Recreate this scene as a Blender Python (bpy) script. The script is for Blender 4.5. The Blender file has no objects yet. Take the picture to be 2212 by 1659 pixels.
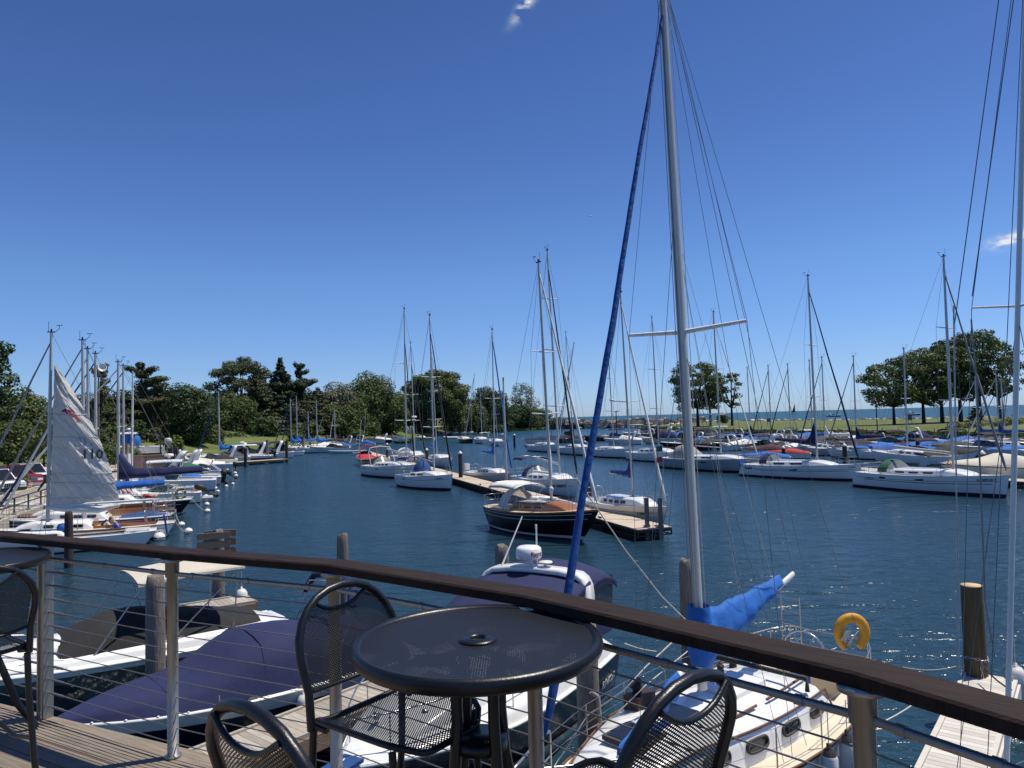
import bpy, math, random
from mathutils import Vector as V, Matrix
R = math.radians
S = bpy.context.scene
C = S.collection
random.seed(7)
# ------------------------------------------------------------------ camera
FOC, CX, CY, PIT, ROL, EYE = 1560.0, 1106.0, 829.5, R(2.74), R(1.56), 6.0   # calibrated in a 2212 x 1659 frame
cf = V((0, math.cos(PIT), math.sin(PIT)))
_r0, _u0 = V((1, 0, 0)), V((0, -math.sin(PIT), math.cos(PIT)))
cr = _r0 * math.cos(ROL) - _u0 * math.sin(ROL)
cu = _r0 * math.sin(ROL) + _u0 * math.cos(ROL)
EYEP = V((0, 0, EYE))
cam = bpy.data.cameras.new('camera')
cam.sensor_width = 36.0
cam.lens = 36.0 * FOC / 2212.0
cam.clip_start, cam.clip_end = 0.05, 90000
camo = bpy.data.objects.new('camera', cam)
camo.matrix_world = Matrix(((cr.x, cu.x, -cf.x, 0), (cr.y, cu.y, -cf.y, 0), (cr.z, cu.z, -cf.z, EYE), (0, 0, 0, 1)))
C.objects.link(camo)
S.camera = camo
# ------------------------------------------------------------------ sky, sun, exposure
SUN_EL, SUN_AZ = R(67), math.atan2(0.95, 0.30)          # azimuth from +Y towards +X
world = bpy.data.worlds.new('World')
S.world = world
world.use_nodes = True
wn, wl = world.node_tree.nodes, world.node_tree.links
for n in list(wn): wn.remove(n)
sky = wn.new('ShaderNodeTexSky')
sky.sky_type = 'NISHITA'; sky.sun_disc = False
sky.sun_elevation = SUN_EL; sky.sun_rotation = SUN_AZ
sky.altitude = 180; sky.air_density = 1.0; sky.dust_density = 0.25; sky.ozone_density = 3.2
bg = wn.new('ShaderNodeBackground'); bg.inputs['Strength'].default_value = 0.083
wo = wn.new('ShaderNodeOutputWorld')
# two wisps of cloud in the sky, fixed by direction
geo = wn.new('ShaderNodeTexCoord')
def wmath(op, a=None, b=None, c=None):
    n = wn.new('ShaderNodeMath'); n.operation = op
    for i, x in enumerate((a, b, c)):
        if x is None: continue
        if isinstance(x, (int, float)): n.inputs[i].default_value = x
        else: wl.new(x, n.inputs[i])
    return n.outputs[0]
def ray(x, y): return (cf + cr * ((x - CX) / FOC) - cu * ((y - CY) / FOC)).normalized()
cn = wn.new('ShaderNodeTexNoise'); cn.inputs['Scale'].default_value = 46; cn.inputs['Detail'].default_value = 6
cmap = wn.new('ShaderNodeMapping'); cmap.inputs['Scale'].default_value = (1, 1, 2.2); cmap.inputs['Rotation'].default_value = (0, R(25), 0)
wl.new(geo.outputs['Generated'], cmap.inputs['Vector']); wl.new(cmap.outputs[0], cn.inputs['Vector'])
tot = None
for (px, py, sx, sz, tilt) in ((1138, 6, .006, .020, -42), (2188, 515, .022, .006, 12)):
    d = ray(px, py); rt = V((d.y, -d.x, 0)).normalized(); up = rt.cross(d).normalized()
    a = R(tilt); e1 = rt * math.cos(a) + up * math.sin(a); e2 = up * math.cos(a) - rt * math.sin(a)
    fs = []
    for e, s in ((e1, sx), (e2, sz)):
        vm = wn.new('ShaderNodeVectorMath'); vm.operation = 'DOT_PRODUCT'
        wl.new(geo.outputs['Generated'], vm.inputs[0]); vm.inputs[1].default_value = e
        q = wmath('MULTIPLY', wmath('SUBTRACT', vm.outputs['Value'], d.dot(e)), 1 / s)
        fs.append(wmath('MULTIPLY', q, q))
    vf = wn.new('ShaderNodeVectorMath'); vf.operation = 'DOT_PRODUCT'
    wl.new(geo.outputs['Generated'], vf.inputs[0]); vf.inputs[1].default_value = d
    fall = wmath('MULTIPLY', wmath('POWER', 2.718, wmath('MULTIPLY', wmath('ADD', fs[0], fs[1]), -1.0)), wmath('GREATER_THAN', vf.outputs['Value'], 0))
    tot = fall if tot is None else wmath('ADD', tot, fall)
cl = wmath('MULTIPLY', tot, wmath('MULTIPLY_ADD', cn.outputs['Fac'], 7.0, -2.9))
clm = wn.new('ShaderNodeClamp'); wl.new(cl, clm.inputs[0])
mx = wn.new('ShaderNodeMix'); mx.data_type = 'RGBA'
hsv = wn.new('ShaderNodeHueSaturation'); hsv.inputs['Saturation'].default_value = 1.12
wl.new(sky.outputs[0], hsv.inputs['Color'])
# the clear lake air: bluer overhead, pale blue rather than yellow at the horizon
sepz = wn.new('ShaderNodeSeparateXYZ'); wl.new(geo.outputs['Generated'], sepz.inputs[0])
rmp = wn.new('ShaderNodeValToRGB'); wl.new(sepz.outputs['Z'], rmp.inputs[0])
for i, (z, c) in enumerate(((.0, (.37, .52, .92)), (.067, (.395, .50, .76)), (.19, (.45, .535, .72)), (.36, (.395, .452, .635)), (.51, (.36, .41, .575)), (1.0, (.34, .40, .56)))):
    el = rmp.color_ramp.elements[i] if i < 2 else rmp.color_ramp.elements.new(z)
    el.position = z; el.color = (*c, 1)
gr = wn.new('ShaderNodeVectorMath'); gr.operation = 'MULTIPLY'; wl.new(hsv.outputs[0], gr.inputs[0]); wl.new(rmp.outputs[0], gr.inputs[1])
g2 = wn.new('ShaderNodeVectorMath'); g2.operation = 'SCALE'; wl.new(gr.outputs[0], g2.inputs[0]); g2.inputs['Scale'].default_value = 2.0
wl.new(clm.outputs[0], mx.inputs['Factor']); wl.new(g2.outputs[0], mx.inputs['A']); mx.inputs['B'].default_value = (9.5, 9.8, 10.2, 1)
wl.new(mx.outputs['Result'], bg.inputs['Color']); wl.new(bg.outputs[0], wo.inputs[0])
sl = bpy.data.lights.new('sun', 'SUN'); sl.energy = 5.0; sl.angle = R(.53); sl.color = (1, .93, .80)
so = bpy.data.objects.new('sun', sl)
sdir = V((math.sin(SUN_AZ) * math.cos(SUN_EL), math.cos(SUN_AZ) * math.cos(SUN_EL), math.sin(SUN_EL)))
so.rotation_euler = sdir.to_track_quat('Z', 'Y').to_euler(); so.location = (20, 10, 60)
C.objects.link(so)
S.view_settings.view_transform = 'Standard'; S.view_settings.look = 'None'
S.view_settings.exposure = 0.0; S.view_settings.gamma = 1.0; S.view_settings.use_curve_mapping = False
S.cycles.max_bounces = 6; S.cycles.transparent_max_bounces = 16; S.cycles.glossy_bounces = 3; S.cycles.diffuse_bounces = 2
S.cycles.transmission_bounces = 3
# ------------------------------------------------------------------ pixel (2212 frame) -> point of the place
def W(x, y, z):                      # where the sight line meets the height z
    d = cf + cr * ((x - CX) / FOC) - cu * ((y - CY) / FOC)
    return EYEP + d * ((z - EYE) / d.z)
def WD(x, y, dist):                  # at the distance dist ahead
    d = cf + cr * ((x - CX) / FOC) - cu * ((y - CY) / FOC)
    return EYEP + d * (dist / d.y)
def PX(p):
    q = V(p) - EYEP; k = q.dot(cf)
    return (CX + FOC * q.dot(cr) / k, CY - FOC * q.dot(cu) / k)
# ------------------------------------------------------------------ mesh builder
class MB:
    def __init__(s): s.v = []; s.f = []; s.m = []; s.sm = []; s.uv = {}
    def add(s, vs, fs, mi=0, smooth=True, uvs=None):
        o = len(s.v); s.v += [tuple(p) for p in vs]
        for f in fs:
            if uvs is not None: s.uv[len(s.f)] = [uvs[i] for i in f]
            s.f.append(tuple(i + o for i in f)); s.m.append(mi); s.sm.append(smooth)
        return s
    def box(s, c, size, mi=0, rz=0, ax=None):
        c = V(c); hx, hy, hz = size[0] / 2, size[1] / 2, size[2] / 2
        if ax is None: ex, ey, ez = V((math.cos(rz), math.sin(rz), 0)), V((-math.sin(rz), math.cos(rz), 0)), V((0, 0, 1))
        else: ex, ey, ez = [V(a).normalized() for a in ax]
        p = [c + ex * (a * hx) + ey * (b * hy) + ez * (d * hz) for d in (-1, 1) for b in (-1, 1) for a in (-1, 1)]
        return s.add(p, [(0, 2, 3, 1), (4, 5, 7, 6), (0, 1, 5, 4), (2, 6, 7, 3), (0, 4, 6, 2), (1, 3, 7, 5)], mi, False)
    def tube(s, pts, r, seg=6, mi=0, caps=True, flat=1.0, up=None):
        pts = [V(p) for p in pts]; n = len(pts)
        rs = r if isinstance(r, (list, tuple)) else [r] * n
        t0 = (pts[1] - pts[0]).normalized()
        a = V(up) if up else (V((0, 0, 1)) if abs(t0.z) < .9 else V((1, 0, 0)))
        x = (a - t0 * a.dot(t0)).normalized()
        rows = []
        for i, p in enumerate(pts):
            t = (pts[min(i + 1, n - 1)] - pts[max(i - 1, 0)]).normalized()
            x = (x - t * x.dot(t)).normalized(); y = t.cross(x)
            rows.append([p + (x * math.cos(k * 2 * math.pi / seg) + y * (flat * math.sin(k * 2 * math.pi / seg))) * rs[i] for k in range(seg)])
        return s.grid(rows, mi, True, caps=caps)
    def grid(s, rows, mi=0, closed=False, smooth=True, caps=False, uv=None):
        m = len(rows[0]); vs = [p for r in rows for p in r]; fs = []
        for i in range(len(rows) - 1):
            for j in range(m if closed else m - 1):
                k = (j + 1) % m
                fs.append((i * m + j, i * m + k, (i + 1) * m + k, (i + 1) * m + j))
        s.add(vs, fs, mi, smooth, uv)
        if caps and closed:
            s.add(rows[0], [tuple(range(m))[::-1]], mi, False); s.add(rows[-1], [tuple(range(m))], mi, False)
        return s
    def lathe(s, prof, n=16, c=(0, 0, 0), mi=0):
        c = V(c)
        rows = [[c + V((r * math.cos(k * 2 * math.pi / n), r * math.sin(k * 2 * math.pi / n), z)) for k in range(n)] for r, z in prof]
        return s.grid(rows, mi, True, caps=True)
    def prism(s, poly, z0, z1, mi=0):
        n = len(poly); b = [V((p[0], p[1], z0)) for p in poly]; t = [V((p[0], p[1], z1)) for p in poly]
        fs = [tuple(range(n))[::-1], tuple(range(n, 2 * n))] + [(i, (i + 1) % n, n + (i + 1) % n, n + i) for i in range(n)]
        return s.add(b + t, fs, mi, False)
    def slab(s, poly3, off, mi=0, smooth=False):      # closed plate from a loop of points and an offset vector
        n = len(poly3); a = [V(p) for p in poly3]; b = [p + V(off) for p in a]
        fs = [tuple(range(n))[::-1], tuple(range(n, 2 * n))] + [(i, (i + 1) % n, n + (i + 1) % n, n + i) for i in range(n)]
        return s.add(a + b, fs, mi, smooth)
    def build(s, name, mats, parent=None, loc=None):
        me = bpy.data.meshes.new(name); me.from_pydata(s.v, [], s.f)
        for m in (mats if isinstance(mats, (list, tuple)) else [mats]): me.materials.append(m)
        me.polygons.foreach_set('material_index', s.m); me.polygons.foreach_set('use_smooth', s.sm)
        if s.uv:
            ul = me.uv_layers.new(name='uv'); i = 0
            for fi, f in enumerate(s.f):
                q = s.uv.get(fi)
                for k in range(len(f)):
                    if q: ul.data[i].uv = q[k]
                    i += 1
        me.update()
        o = bpy.data.objects.new(name, me); C.objects.link(o)
        if parent: o.parent = parent
        if loc is not None: o.location = loc
        return o
def tag(o, label, cat, group=None, kind=None):
    o['label'] = label; o['category'] = cat
    if group: o['group'] = group
    if kind: o['kind'] = kind
    return o
def thing(name, label, cat, loc=(0, 0, 0), rz=0, group=None):
    o = bpy.data.objects.new(name, None); C.objects.link(o)
    o.empty_display_size = .2; o.location = loc; o.rotation_euler = (0, 0, rz)
    return tag(o, label, cat, group)
def struct(o): o['kind'] = 'structure'; return o
def dup(o, parent=None):
    c = o.copy(); C.objects.link(c)
    if parent: c.parent = parent
    for ch in list(o.children): dup(ch, c)
    return c
def sub(o, a): return V(o) - V(a)
def lerp(a, b, t): return a + (b - a) * t
def pw(tab, u):                      # piecewise linear table
    for (a, x), (b, y) in zip(tab, tab[1:]):
        if u <= b: return lerp(x, y, (u - a) / (b - a) if b > a else 0)
    return tab[-1][1]
def arc(a, b, sag, n=8):             # a hanging line
    a, b = V(a), V(b)
    return [a.lerp(b, i / n) - V((0, 0, sag * 4 * (i / n) * (1 - i / n))) for i in range(n + 1)]
# ------------------------------------------------------------------ materials
MATS = {}
def nt(name):
    m = bpy.data.materials.new(name); m.use_nodes = True
    t = m.node_tree; t.nodes.clear()
    out = t.nodes.new('ShaderNodeOutputMaterial'); p = t.nodes.new('ShaderNodeBsdfPrincipled')
    t.links.new(p.outputs[0], out.inputs[0])
    return m, t, p, out
def mat(name, col, rough=.5, metal=0, var=.12, scale=6, bump=0, bscale=60, stretch=(1, 1, 1), island=0, coat=0, spec=.5, bdist=.01):
    if name in MATS: return MATS[name]
    m, t, p, out = nt(name); N, L = t.nodes, t.links
    tc = N.new('ShaderNodeTexCoord'); mp = N.new('ShaderNodeMapping'); mp.inputs['Scale'].default_value = stretch
    L.new(tc.outputs['Object'], mp.inputs['Vector'])
    no = N.new('ShaderNodeTexNoise'); no.inputs['Scale'].default_value = scale; no.inputs['Detail'].default_value = 5; no.inputs['Roughness'].default_value = .62
    L.new(mp.outputs[0], no.inputs['Vector'])
    mr = N.new('ShaderNodeMapRange'); mr.inputs[1].default_value = .25; mr.inputs[2].default_value = .75
    mr.inputs[3].default_value = 1 - var; mr.inputs[4].default_value = 1 + var
    L.new(no.outputs['Fac'], mr.inputs[0])
    fac = mr.outputs[0]
    if island:
        g = N.new('ShaderNodeNewGeometry'); m2 = N.new('ShaderNodeMapRange')
        m2.inputs[3].default_value = 1 - island; m2.inputs[4].default_value = 1 + island
        L.new(g.outputs['Random Per Island'], m2.inputs[0])
        k = N.new('ShaderNodeMath'); k.operation = 'MULTIPLY'; L.new(fac, k.inputs[0]); L.new(m2.outputs[0], k.inputs[1]); fac = k.outputs[0]
    vm = N.new('ShaderNodeVectorMath'); vm.operation = 'SCALE'; vm.inputs[0].default_value = col[:3]
    L.new(fac, vm.inputs['Scale']); L.new(vm.outputs[0], p.inputs['Base Color'])
    p.inputs['Roughness'].default_value = rough; p.inputs['Metallic'].default_value = metal
    p.inputs['Coat Weight'].default_value = coat; p.inputs['Coat Roughness'].default_value = .08
    p.inputs['Specular IOR Level'].default_value = spec
    if bump:
        b = N.new('ShaderNodeBump'); b.inputs['Strength'].default_value = bump; b.inputs['Distance'].default_value = bdist
        n2 = N.new('ShaderNodeTexNoise'); n2.inputs['Scale'].default_value = bscale; n2.inputs['Detail'].default_value = 4
        L.new(mp.outputs[0], n2.inputs['Vector']); L.new(n2.outputs['Fac'], b.inputs['Height']); L.new(b.outputs[0], p.inputs['Normal'])
    MATS[name] = m
    return m
def grain(m_, ang, along, across):     # stretch a material's pattern along a direction of the place
    for n in m_.node_tree.nodes:
        if n.bl_idname == 'ShaderNodeMapping': n.vector_type = 'TEXTURE'; n.inputs['Rotation'].default_value = (0, 0, ang); n.inputs['Scale'].default_value = (along, across, 1)
gel = mat('white_gelcoat', (.80, .80, .78), .22, var=.05, scale=1.3, coat=.3)
gel2 = mat('cream_gelcoat', (.72, .69, .60), .3, var=.05, scale=1.5, coat=.2)
gelg = mat('pale_grey_gelcoat', (.60, .63, .64), .25, var=.04, scale=1.5, coat=.3)
nonskid = mat('cream_nonskid', (.66, .58, .45), .7, var=.07, scale=5, bump=.3, bscale=180)
navyhull = mat('navy_hull', (.009, .014, .034), .25, var=.1, coat=.12, spec=.3)
blackhull = mat('black_hull', (.005, .006, .009), .25, var=.1, coat=.15, spec=.3)
greenhull = mat('dark_green_hull', (.008, .022, .018), .15, var=.1, coat=.5)
bluehull = mat('blue_hull', (.02, .07, .22), .18, var=.1, coat=.5)
redhull = mat('red_hull', (.25, .015, .015), .2, var=.1, coat=.4)
greyhull = mat('dark_grey_hull', (.060, .072, .076), .10, var=.25, scale=2.5, coat=.6)
midhull = mat('steel_grey_hull', (.30, .34, .37), .2, var=.05, coat=.4)
bottom = mat('bottom_paint', (.02, .03, .045), .7)
redboot = mat('red_stripe', (.30, .015, .02), .4)
blueboot = mat('dark_blue_stripe', (.012, .018, .07), .35)
cvblack = mat('black_canvas', (.016, .016, .017), .85, var=.2, scale=3, bump=.25, bscale=5, bdist=.05)
cvnavy = mat('navy_canvas', (.0125, .0185, .078), .85, var=.18, scale=2, bump=.3, bscale=4, bdist=.05)
cvblue = mat('royal_blue_canvas', (.009, .115, .44), .8, var=.16, scale=3, bump=.4, bscale=5, bdist=.06)
cvjib = mat('faded_blue_suncover', (.009, .075, .27), .8, var=.3, scale=4, bump=.6, bscale=9, bdist=.03)
cvmid = mat('dull_blue_canvas', (.012, .055, .20), .8, var=.18, scale=3, bump=.4, bscale=5, bdist=.06)
cvtan = mat('cream_canvas', (.56, .52, .43), .85, var=.06, scale=2, bump=.25, bscale=4, bdist=.05)
cvgrey = mat('grey_canvas', (.27, .26, .25), .85, var=.1, scale=2, bump=.4, bscale=3, bdist=.06)
cvdgrey = mat('charcoal_canvas', (.055, .053, .052), .85, var=.15, scale=2, bump=.4, bscale=3, bdist=.06)
cvwhite = mat('white_canvas', (.70, .69, .66), .8, var=.06, scale=3, bump=.5, bscale=5, bdist=.05)
cvred = mat('red_canvas', (.42, .030, .035), .8, var=.15, bump=.4, bscale=4, bdist=.05)
cvmaroon = mat('maroon_canvas', (.07, .025, .03), .85, var=.15, bump=.4, bscale=4, bdist=.05)
cvgreen = mat('green_canvas', (.015, .10, .055), .8, var=.12, bump=.3, bscale=4, bdist=.05)
cvteal = mat('teal_canvas', (.012, .13, .11), .8, var=.12, bump=.3, bscale=4, bdist=.05)
CV = dict(black=cvblack, navy=cvnavy, blue=cvblue, cream=cvtan, grey=cvgrey, charcoal=cvdgrey, white=cvwhite, red=cvred, maroon=cvmaroon, green=cvgreen, teal=cvteal, dull=cvmid)
alu = mat('mast_aluminium', (.55, .545, .51), .42, .25, var=.08, scale=1.2, bump=.05, bscale=30)
spar = mat('white_spar', (.74, .74, .71), .35, var=.06, scale=2)
chrome = mat('stainless_steel', (.52, .52, .50), .28, .9, var=.06, scale=8)
brushed = mat('brushed_steel_post', (.40, .375, .335), .42, .85, var=.14, scale=9, bump=.08, bscale=90, stretch=(8, 8, .5))
wire = mat('rigging_wire', (.17, .18, .19), .5, .3)
cable = mat('cable_steel', (.24, .24, .25), .45, .7, var=.15, scale=40)
rope = mat('white_rope', (.58, .56, .50), .8, var=.25, scale=60, bump=.5, bscale=160)
ropey = mat('yellow_rope', (.62, .42, .08), .8)
ropeg = mat('grey_rope', (.30, .29, .27), .85, var=.3, scale=70)
blackm = mat('black_powder_coat', (.0075, .008, .0095), .34, var=.2, scale=14, bump=.10, bscale=220)
rubber = mat('black_rubber', (.015, .015, .016), .6)
plwhite = mat('white_plastic', (.76, .76, .74), .35, var=.05)
fenderm = mat('fender_vinyl', (.66, .66, .64), .45, var=.12, scale=4)
teak = mat('weathered_teak', (.13, .058, .032), .6, var=.3, scale=6, stretch=(1, 8, 8), bump=.2)
varn = mat('varnished_wood', (.33, .13, .04), .25, var=.3, scale=4, stretch=(1, 9, 9), coat=.5)
darkwood = mat('dark_wood', (.05, .028, .02), .5, var=.3, scale=5, stretch=(1, 9, 9))
railwood = mat('dark_brown_rail', (.024, .0145, .0112), .75, var=.6, scale=5, stretch=(1, 1, 1), bump=.45, bscale=30, bdist=.004, spec=.22)
pile = mat('weathered_piling', (.20, .175, .15), .9, var=.45, scale=9, stretch=(4, 4, .35), bump=.9, bscale=16, bdist=.03)
pilebrown = mat('brown_treated_piling', (.085, .062, .028), .8, var=.4, scale=6, stretch=(3, 3, .5), bump=.4, bscale=16)
piledark = mat('dark_piling', (.042, .026, .021), .75, var=.4, scale=5, stretch=(3, 3, .4), bump=.5, bscale=14)
pilecut = mat('fresh_cut_timber', (.58, .43, .24), .8, var=.2, scale=12)
glassd = mat('smoked_glass', (.012, .014, .016), .07, var=.1, spec=.7)
glassb = mat('tinted_windscreen', (.03, .06, .065), .05, var=.1, spec=.8)
concrete = mat('quay_concrete', (.42, .38, .31), .85, var=.18, scale=1.5, bump=.2, bscale=20)
conc2 = mat('pale_walkway', (.47, .42, .33), .85, var=.12, scale=1.2, bump=.15, bscale=18)
wallst = mat('stained_seawall', (.22, .20, .17), .9, var=.4, scale=1.2, bump=.5, bscale=5, bdist=.05)
asphalt = mat('asphalt', (.055, .055, .055), .9, var=.2, scale=3)
dockdeck = mat('tan_dock_planks', (.50, .42, .32), .8, var=.18, scale=2.5, island=.10, bump=.2, bscale=30)
dockside = mat('dark_dock_frame', (.030, .028, .026), .8, var=.3, scale=3)
planks = mat('grey_weathered_planks', (.36, .325, .28), .85, var=.32, scale=5, stretch=(1, 14, 1), island=.20, bump=.5, bscale=14, bdist=.006)
bleached = mat('bleached_planks', (.56, .53, .48), .85, var=.22, scale=5, stretch=(1, 12, 1), island=.14, bump=.4, bscale=14, bdist=.006)
boardm = mat('rough_boards', (.24, .17, .12), .85, var=.35, scale=5, stretch=(1, 1, 12), island=.3, bump=.5, bscale=14)
yellow = mat('yellow_horseshoe_vinyl', (.62, .29, .012), .55, var=.15, scale=5, bump=.5, bscale=7, bdist=.03)
olive = mat('faded_olive_vinyl', (.24, .20, .08), .7, var=.25, bump=.5, bscale=9)
rock = mat('rubble_rock', (.36, .32, .27), .9, var=.5, scale=.5, island=.4, bump=.8, bscale=2.5, bdist=.3)
skin = mat('skin', (.50, .27, .19), .5, var=.06)
hairg = mat('grey_hair', (.33, .29, .24), .8)
shoe = mat('shoe', (.04, .035, .03), .6)
khaki = mat('khaki_cloth', (.40, .31, .20), .85, var=.1, bump=.3, bscale=20)
tee = mat('white_tshirt', (.72, .73, .74), .85, var=.05, bump=.3, bscale=18)
bluesh = mat('blue_shirt', (.018, .06, .35), .8, var=.12, bump=.3, bscale=18)
redsh = mat('red_shirt', (.28, .014, .03), .8, var=.12, bump=.3, bscale=18)
orange = mat('orange_cap', (.62, .20, .04), .7)
blackc = mat('black_cloth', (.012, .012, .013), .85)
txt = mat('dark_lettering', (.02, .022, .03), .5)
txtw = mat('silver_lettering', (.62, .62, .62), .35)
txtr = mat('dark_red_lettering', (.17, .015, .03), .5)
txtg = mat('grey_lettering', (.36, .37, .39), .5)
redem = mat('red_emblem', (.34, .022, .035), .7)
carwhite = mat('white_car_paint', (.74, .75, .76), .2, var=.02, coat=.8)
carred = mat('red_car_paint', (.30, .012, .018), .2, var=.04, coat=.8)
terracotta = mat('terracotta', (.32, .18, .12), .85)
flowers = mat('pink_flowers', (.50, .16, .20), .7, island=.4)
def water_mat():
    m, t, p, out = nt('harbour_water'); N, L = t.nodes, t.links
    tc = N.new('ShaderNodeTexCoord')
    def noise(scale, st, det, rot=0):
        mp = N.new('ShaderNodeMapping'); mp.inputs['Scale'].default_value = st; mp.inputs['Rotation'].default_value = (0, 0, rot)
        L.new(tc.outputs['Object'], mp.inputs['Vector'])
        n = N.new('ShaderNodeTexNoise'); n.inputs['Scale'].default_value = scale; n.inputs['Detail'].default_value = det; n.inputs['Roughness'].default_value = .55; n.inputs['Distortion'].default_value = .25
        L.new(mp.outputs[0], n.inputs['Vector']); return n.outputs['Fac']
    a = noise(.55, (.55, 1.2, 1), 2, R(20)); b = noise(1.9, (.6, 1.2, 1), 4, R(8)); c = noise(6.0, (.7, 1.1, 1), 3, R(-12))
    patch = noise(.05, (.5, 1.3, 1), 3)
    b1 = N.new('ShaderNodeBump'); b1.inputs['Distance'].default_value = .6; L.new(a, b1.inputs['Height'])
    b2 = N.new('ShaderNodeBump'); b2.inputs['Distance'].default_value = .30; L.new(b, b2.inputs['Height']); L.new(b1.outputs[0], b2.inputs['Normal'])
    mr = N.new('ShaderNodeMapRange'); mr.inputs[1].default_value = .3; mr.inputs[2].default_value = .7; mr.inputs[3].default_value = .38; mr.inputs[4].default_value = .80
    L.new(patch, mr.inputs[0]); L.new(mr.outputs[0], b2.inputs['Strength'])
    b3 = N.new('ShaderNodeBump'); b3.inputs['Distance'].default_value = .06; b3.inputs['Strength'].default_value = .14; L.new(c, b3.inputs['Height']); L.new(b2.outputs[0], b3.inputs['Normal'])
    L.new(b3.outputs[0], p.inputs['Normal'])
    p.inputs['Base Color'].default_value = (.007, .036, .050, 1); p.inputs['Roughness'].default_value = .09; p.inputs['IOR'].default_value = 1.333
    # the lake beyond the breakwater is a paler, greener water
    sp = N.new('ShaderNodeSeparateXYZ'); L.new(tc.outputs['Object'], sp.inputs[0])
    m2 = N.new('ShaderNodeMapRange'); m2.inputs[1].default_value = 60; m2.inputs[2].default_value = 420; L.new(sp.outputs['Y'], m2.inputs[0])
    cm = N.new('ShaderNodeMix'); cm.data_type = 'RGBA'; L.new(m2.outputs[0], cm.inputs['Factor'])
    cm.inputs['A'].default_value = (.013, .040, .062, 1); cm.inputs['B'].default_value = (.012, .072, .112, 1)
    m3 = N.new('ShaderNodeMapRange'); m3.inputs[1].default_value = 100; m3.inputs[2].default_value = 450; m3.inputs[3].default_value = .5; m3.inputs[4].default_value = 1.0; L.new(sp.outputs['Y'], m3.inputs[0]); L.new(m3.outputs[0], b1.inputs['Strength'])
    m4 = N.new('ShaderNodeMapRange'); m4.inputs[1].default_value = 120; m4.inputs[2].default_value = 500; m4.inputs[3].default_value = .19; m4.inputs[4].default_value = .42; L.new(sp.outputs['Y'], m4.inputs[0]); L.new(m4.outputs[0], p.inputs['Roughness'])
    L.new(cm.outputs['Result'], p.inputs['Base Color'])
    return m
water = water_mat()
def mesh_mat(name, col, cx, cy, rad, wall=0):
    """woven or punched metal sheet: staggered holes over the sheet's own uv, in metres"""
    m, t, p, out = nt(name); N, L = t.nodes, t.links
    uv = N.new('ShaderNodeUVMap'); uv.uv_map = 'uv'
    def M(op, a, b=None):
        n = N.new('ShaderNodeMath'); n.operation = op
        for i, x in enumerate((a, b)):
            if x is None: continue
            if isinstance(x, (int, float)): n.inputs[i].default_value = x
            else: L.new(x, n.inputs[i])
        return n.outputs[0]
    sp = N.new('ShaderNodeSeparateXYZ'); L.new(uv.outputs[0], sp.inputs[0])
    u = M('MULTIPLY', sp.outputs['X'], 1 / cx); v = M('MULTIPLY', sp.outputs['Y'], 1 / cy)
    def d(off):
        a = M('SUBTRACT', M('FRACT', M('ADD', u, off)), .5); b = M('SUBTRACT', M('FRACT', M('ADD', v, off)), .5)
        return M('SQRT', M('ADD', M('MULTIPLY', a, a), M('MULTIPLY', b, b)))
    dm = M('MINIMUM', d(0.0), d(.5)); hole = M('LESS_THAN', dm, rad)
    tc = N.new('ShaderNodeTexCoord'); sm = N.new('ShaderNodeTexNoise'); sm.inputs['Scale'].default_value = 5.5; sm.inputs['Detail'].default_value = 4; L.new(tc.outputs['Object'], sm.inputs['Vector'])
    sr = N.new('ShaderNodeMapRange'); sr.inputs[1].default_value = .60; sr.inputs[2].default_value = .78; L.new(sm.outputs['Fac'], sr.inputs[0])     # dusty smudges
    wc = N.new('ShaderNodeMix'); wc.data_type = 'RGBA'; L.new(sr.outputs[0], wc.inputs['Factor']); wc.inputs['A'].default_value = (*col, 1); wc.inputs['B'].default_value = tuple(c * 2.6 + .012 for c in col) + (1,)
    w = N.new('ShaderNodeMix'); w.data_type = 'RGBA'; L.new(wc.outputs['Result'], w.inputs['A']); w.inputs['B'].default_value = (.003, .003, .003, 1)     # near-black rings put the shade on the hole walls into the colour
    L.new(M('LESS_THAN', dm, wall), w.inputs['Factor']); L.new(w.outputs['Result'], p.inputs['Base Color']); p.inputs['Roughness'].default_value = .48; p.inputs['Specular IOR Level'].default_value = .4
    tr = N.new('ShaderNodeBsdfTransparent'); mx = N.new('ShaderNodeMixShader')
    L.new(hole, mx.inputs[0]); L.new(p.outputs[0], mx.inputs[1]); L.new(tr.outputs[0], mx.inputs[2]); L.new(mx.outputs[0], out.inputs[0])
    return m
meshchair = mesh_mat('chair_mesh', (.007, .008, .009), .0135, .0090, .19, .235)
meshtable = mesh_mat('table_mesh', (.0105, .0130, .0172), .0150, .0125, .05, .29)
def clear_vinyl(name, col, a):
    m, t, p, out = nt(name); N, L = t.nodes, t.links
    p.inputs['Base Color'].default_value = (*col, 1); p.inputs['Roughness'].default_value = .12
    tr = N.new('ShaderNodeBsdfTransparent'); mx = N.new('ShaderNodeMixShader'); mx.inputs[0].default_value = a
    L.new(tr.outputs[0], mx.inputs[1]); L.new(p.outputs[0], mx.inputs[2]); L.new(mx.outputs[0], out.inputs[0])
    return m
vinyl = clear_vinyl('clear_vinyl', (.30, .32, .33), .5)
vinyld = clear_vinyl('smoky_vinyl', (.05, .05, .055), .72)
glassc = clear_vinyl('clear_glass', (.06, .10, .10), .55)
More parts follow.
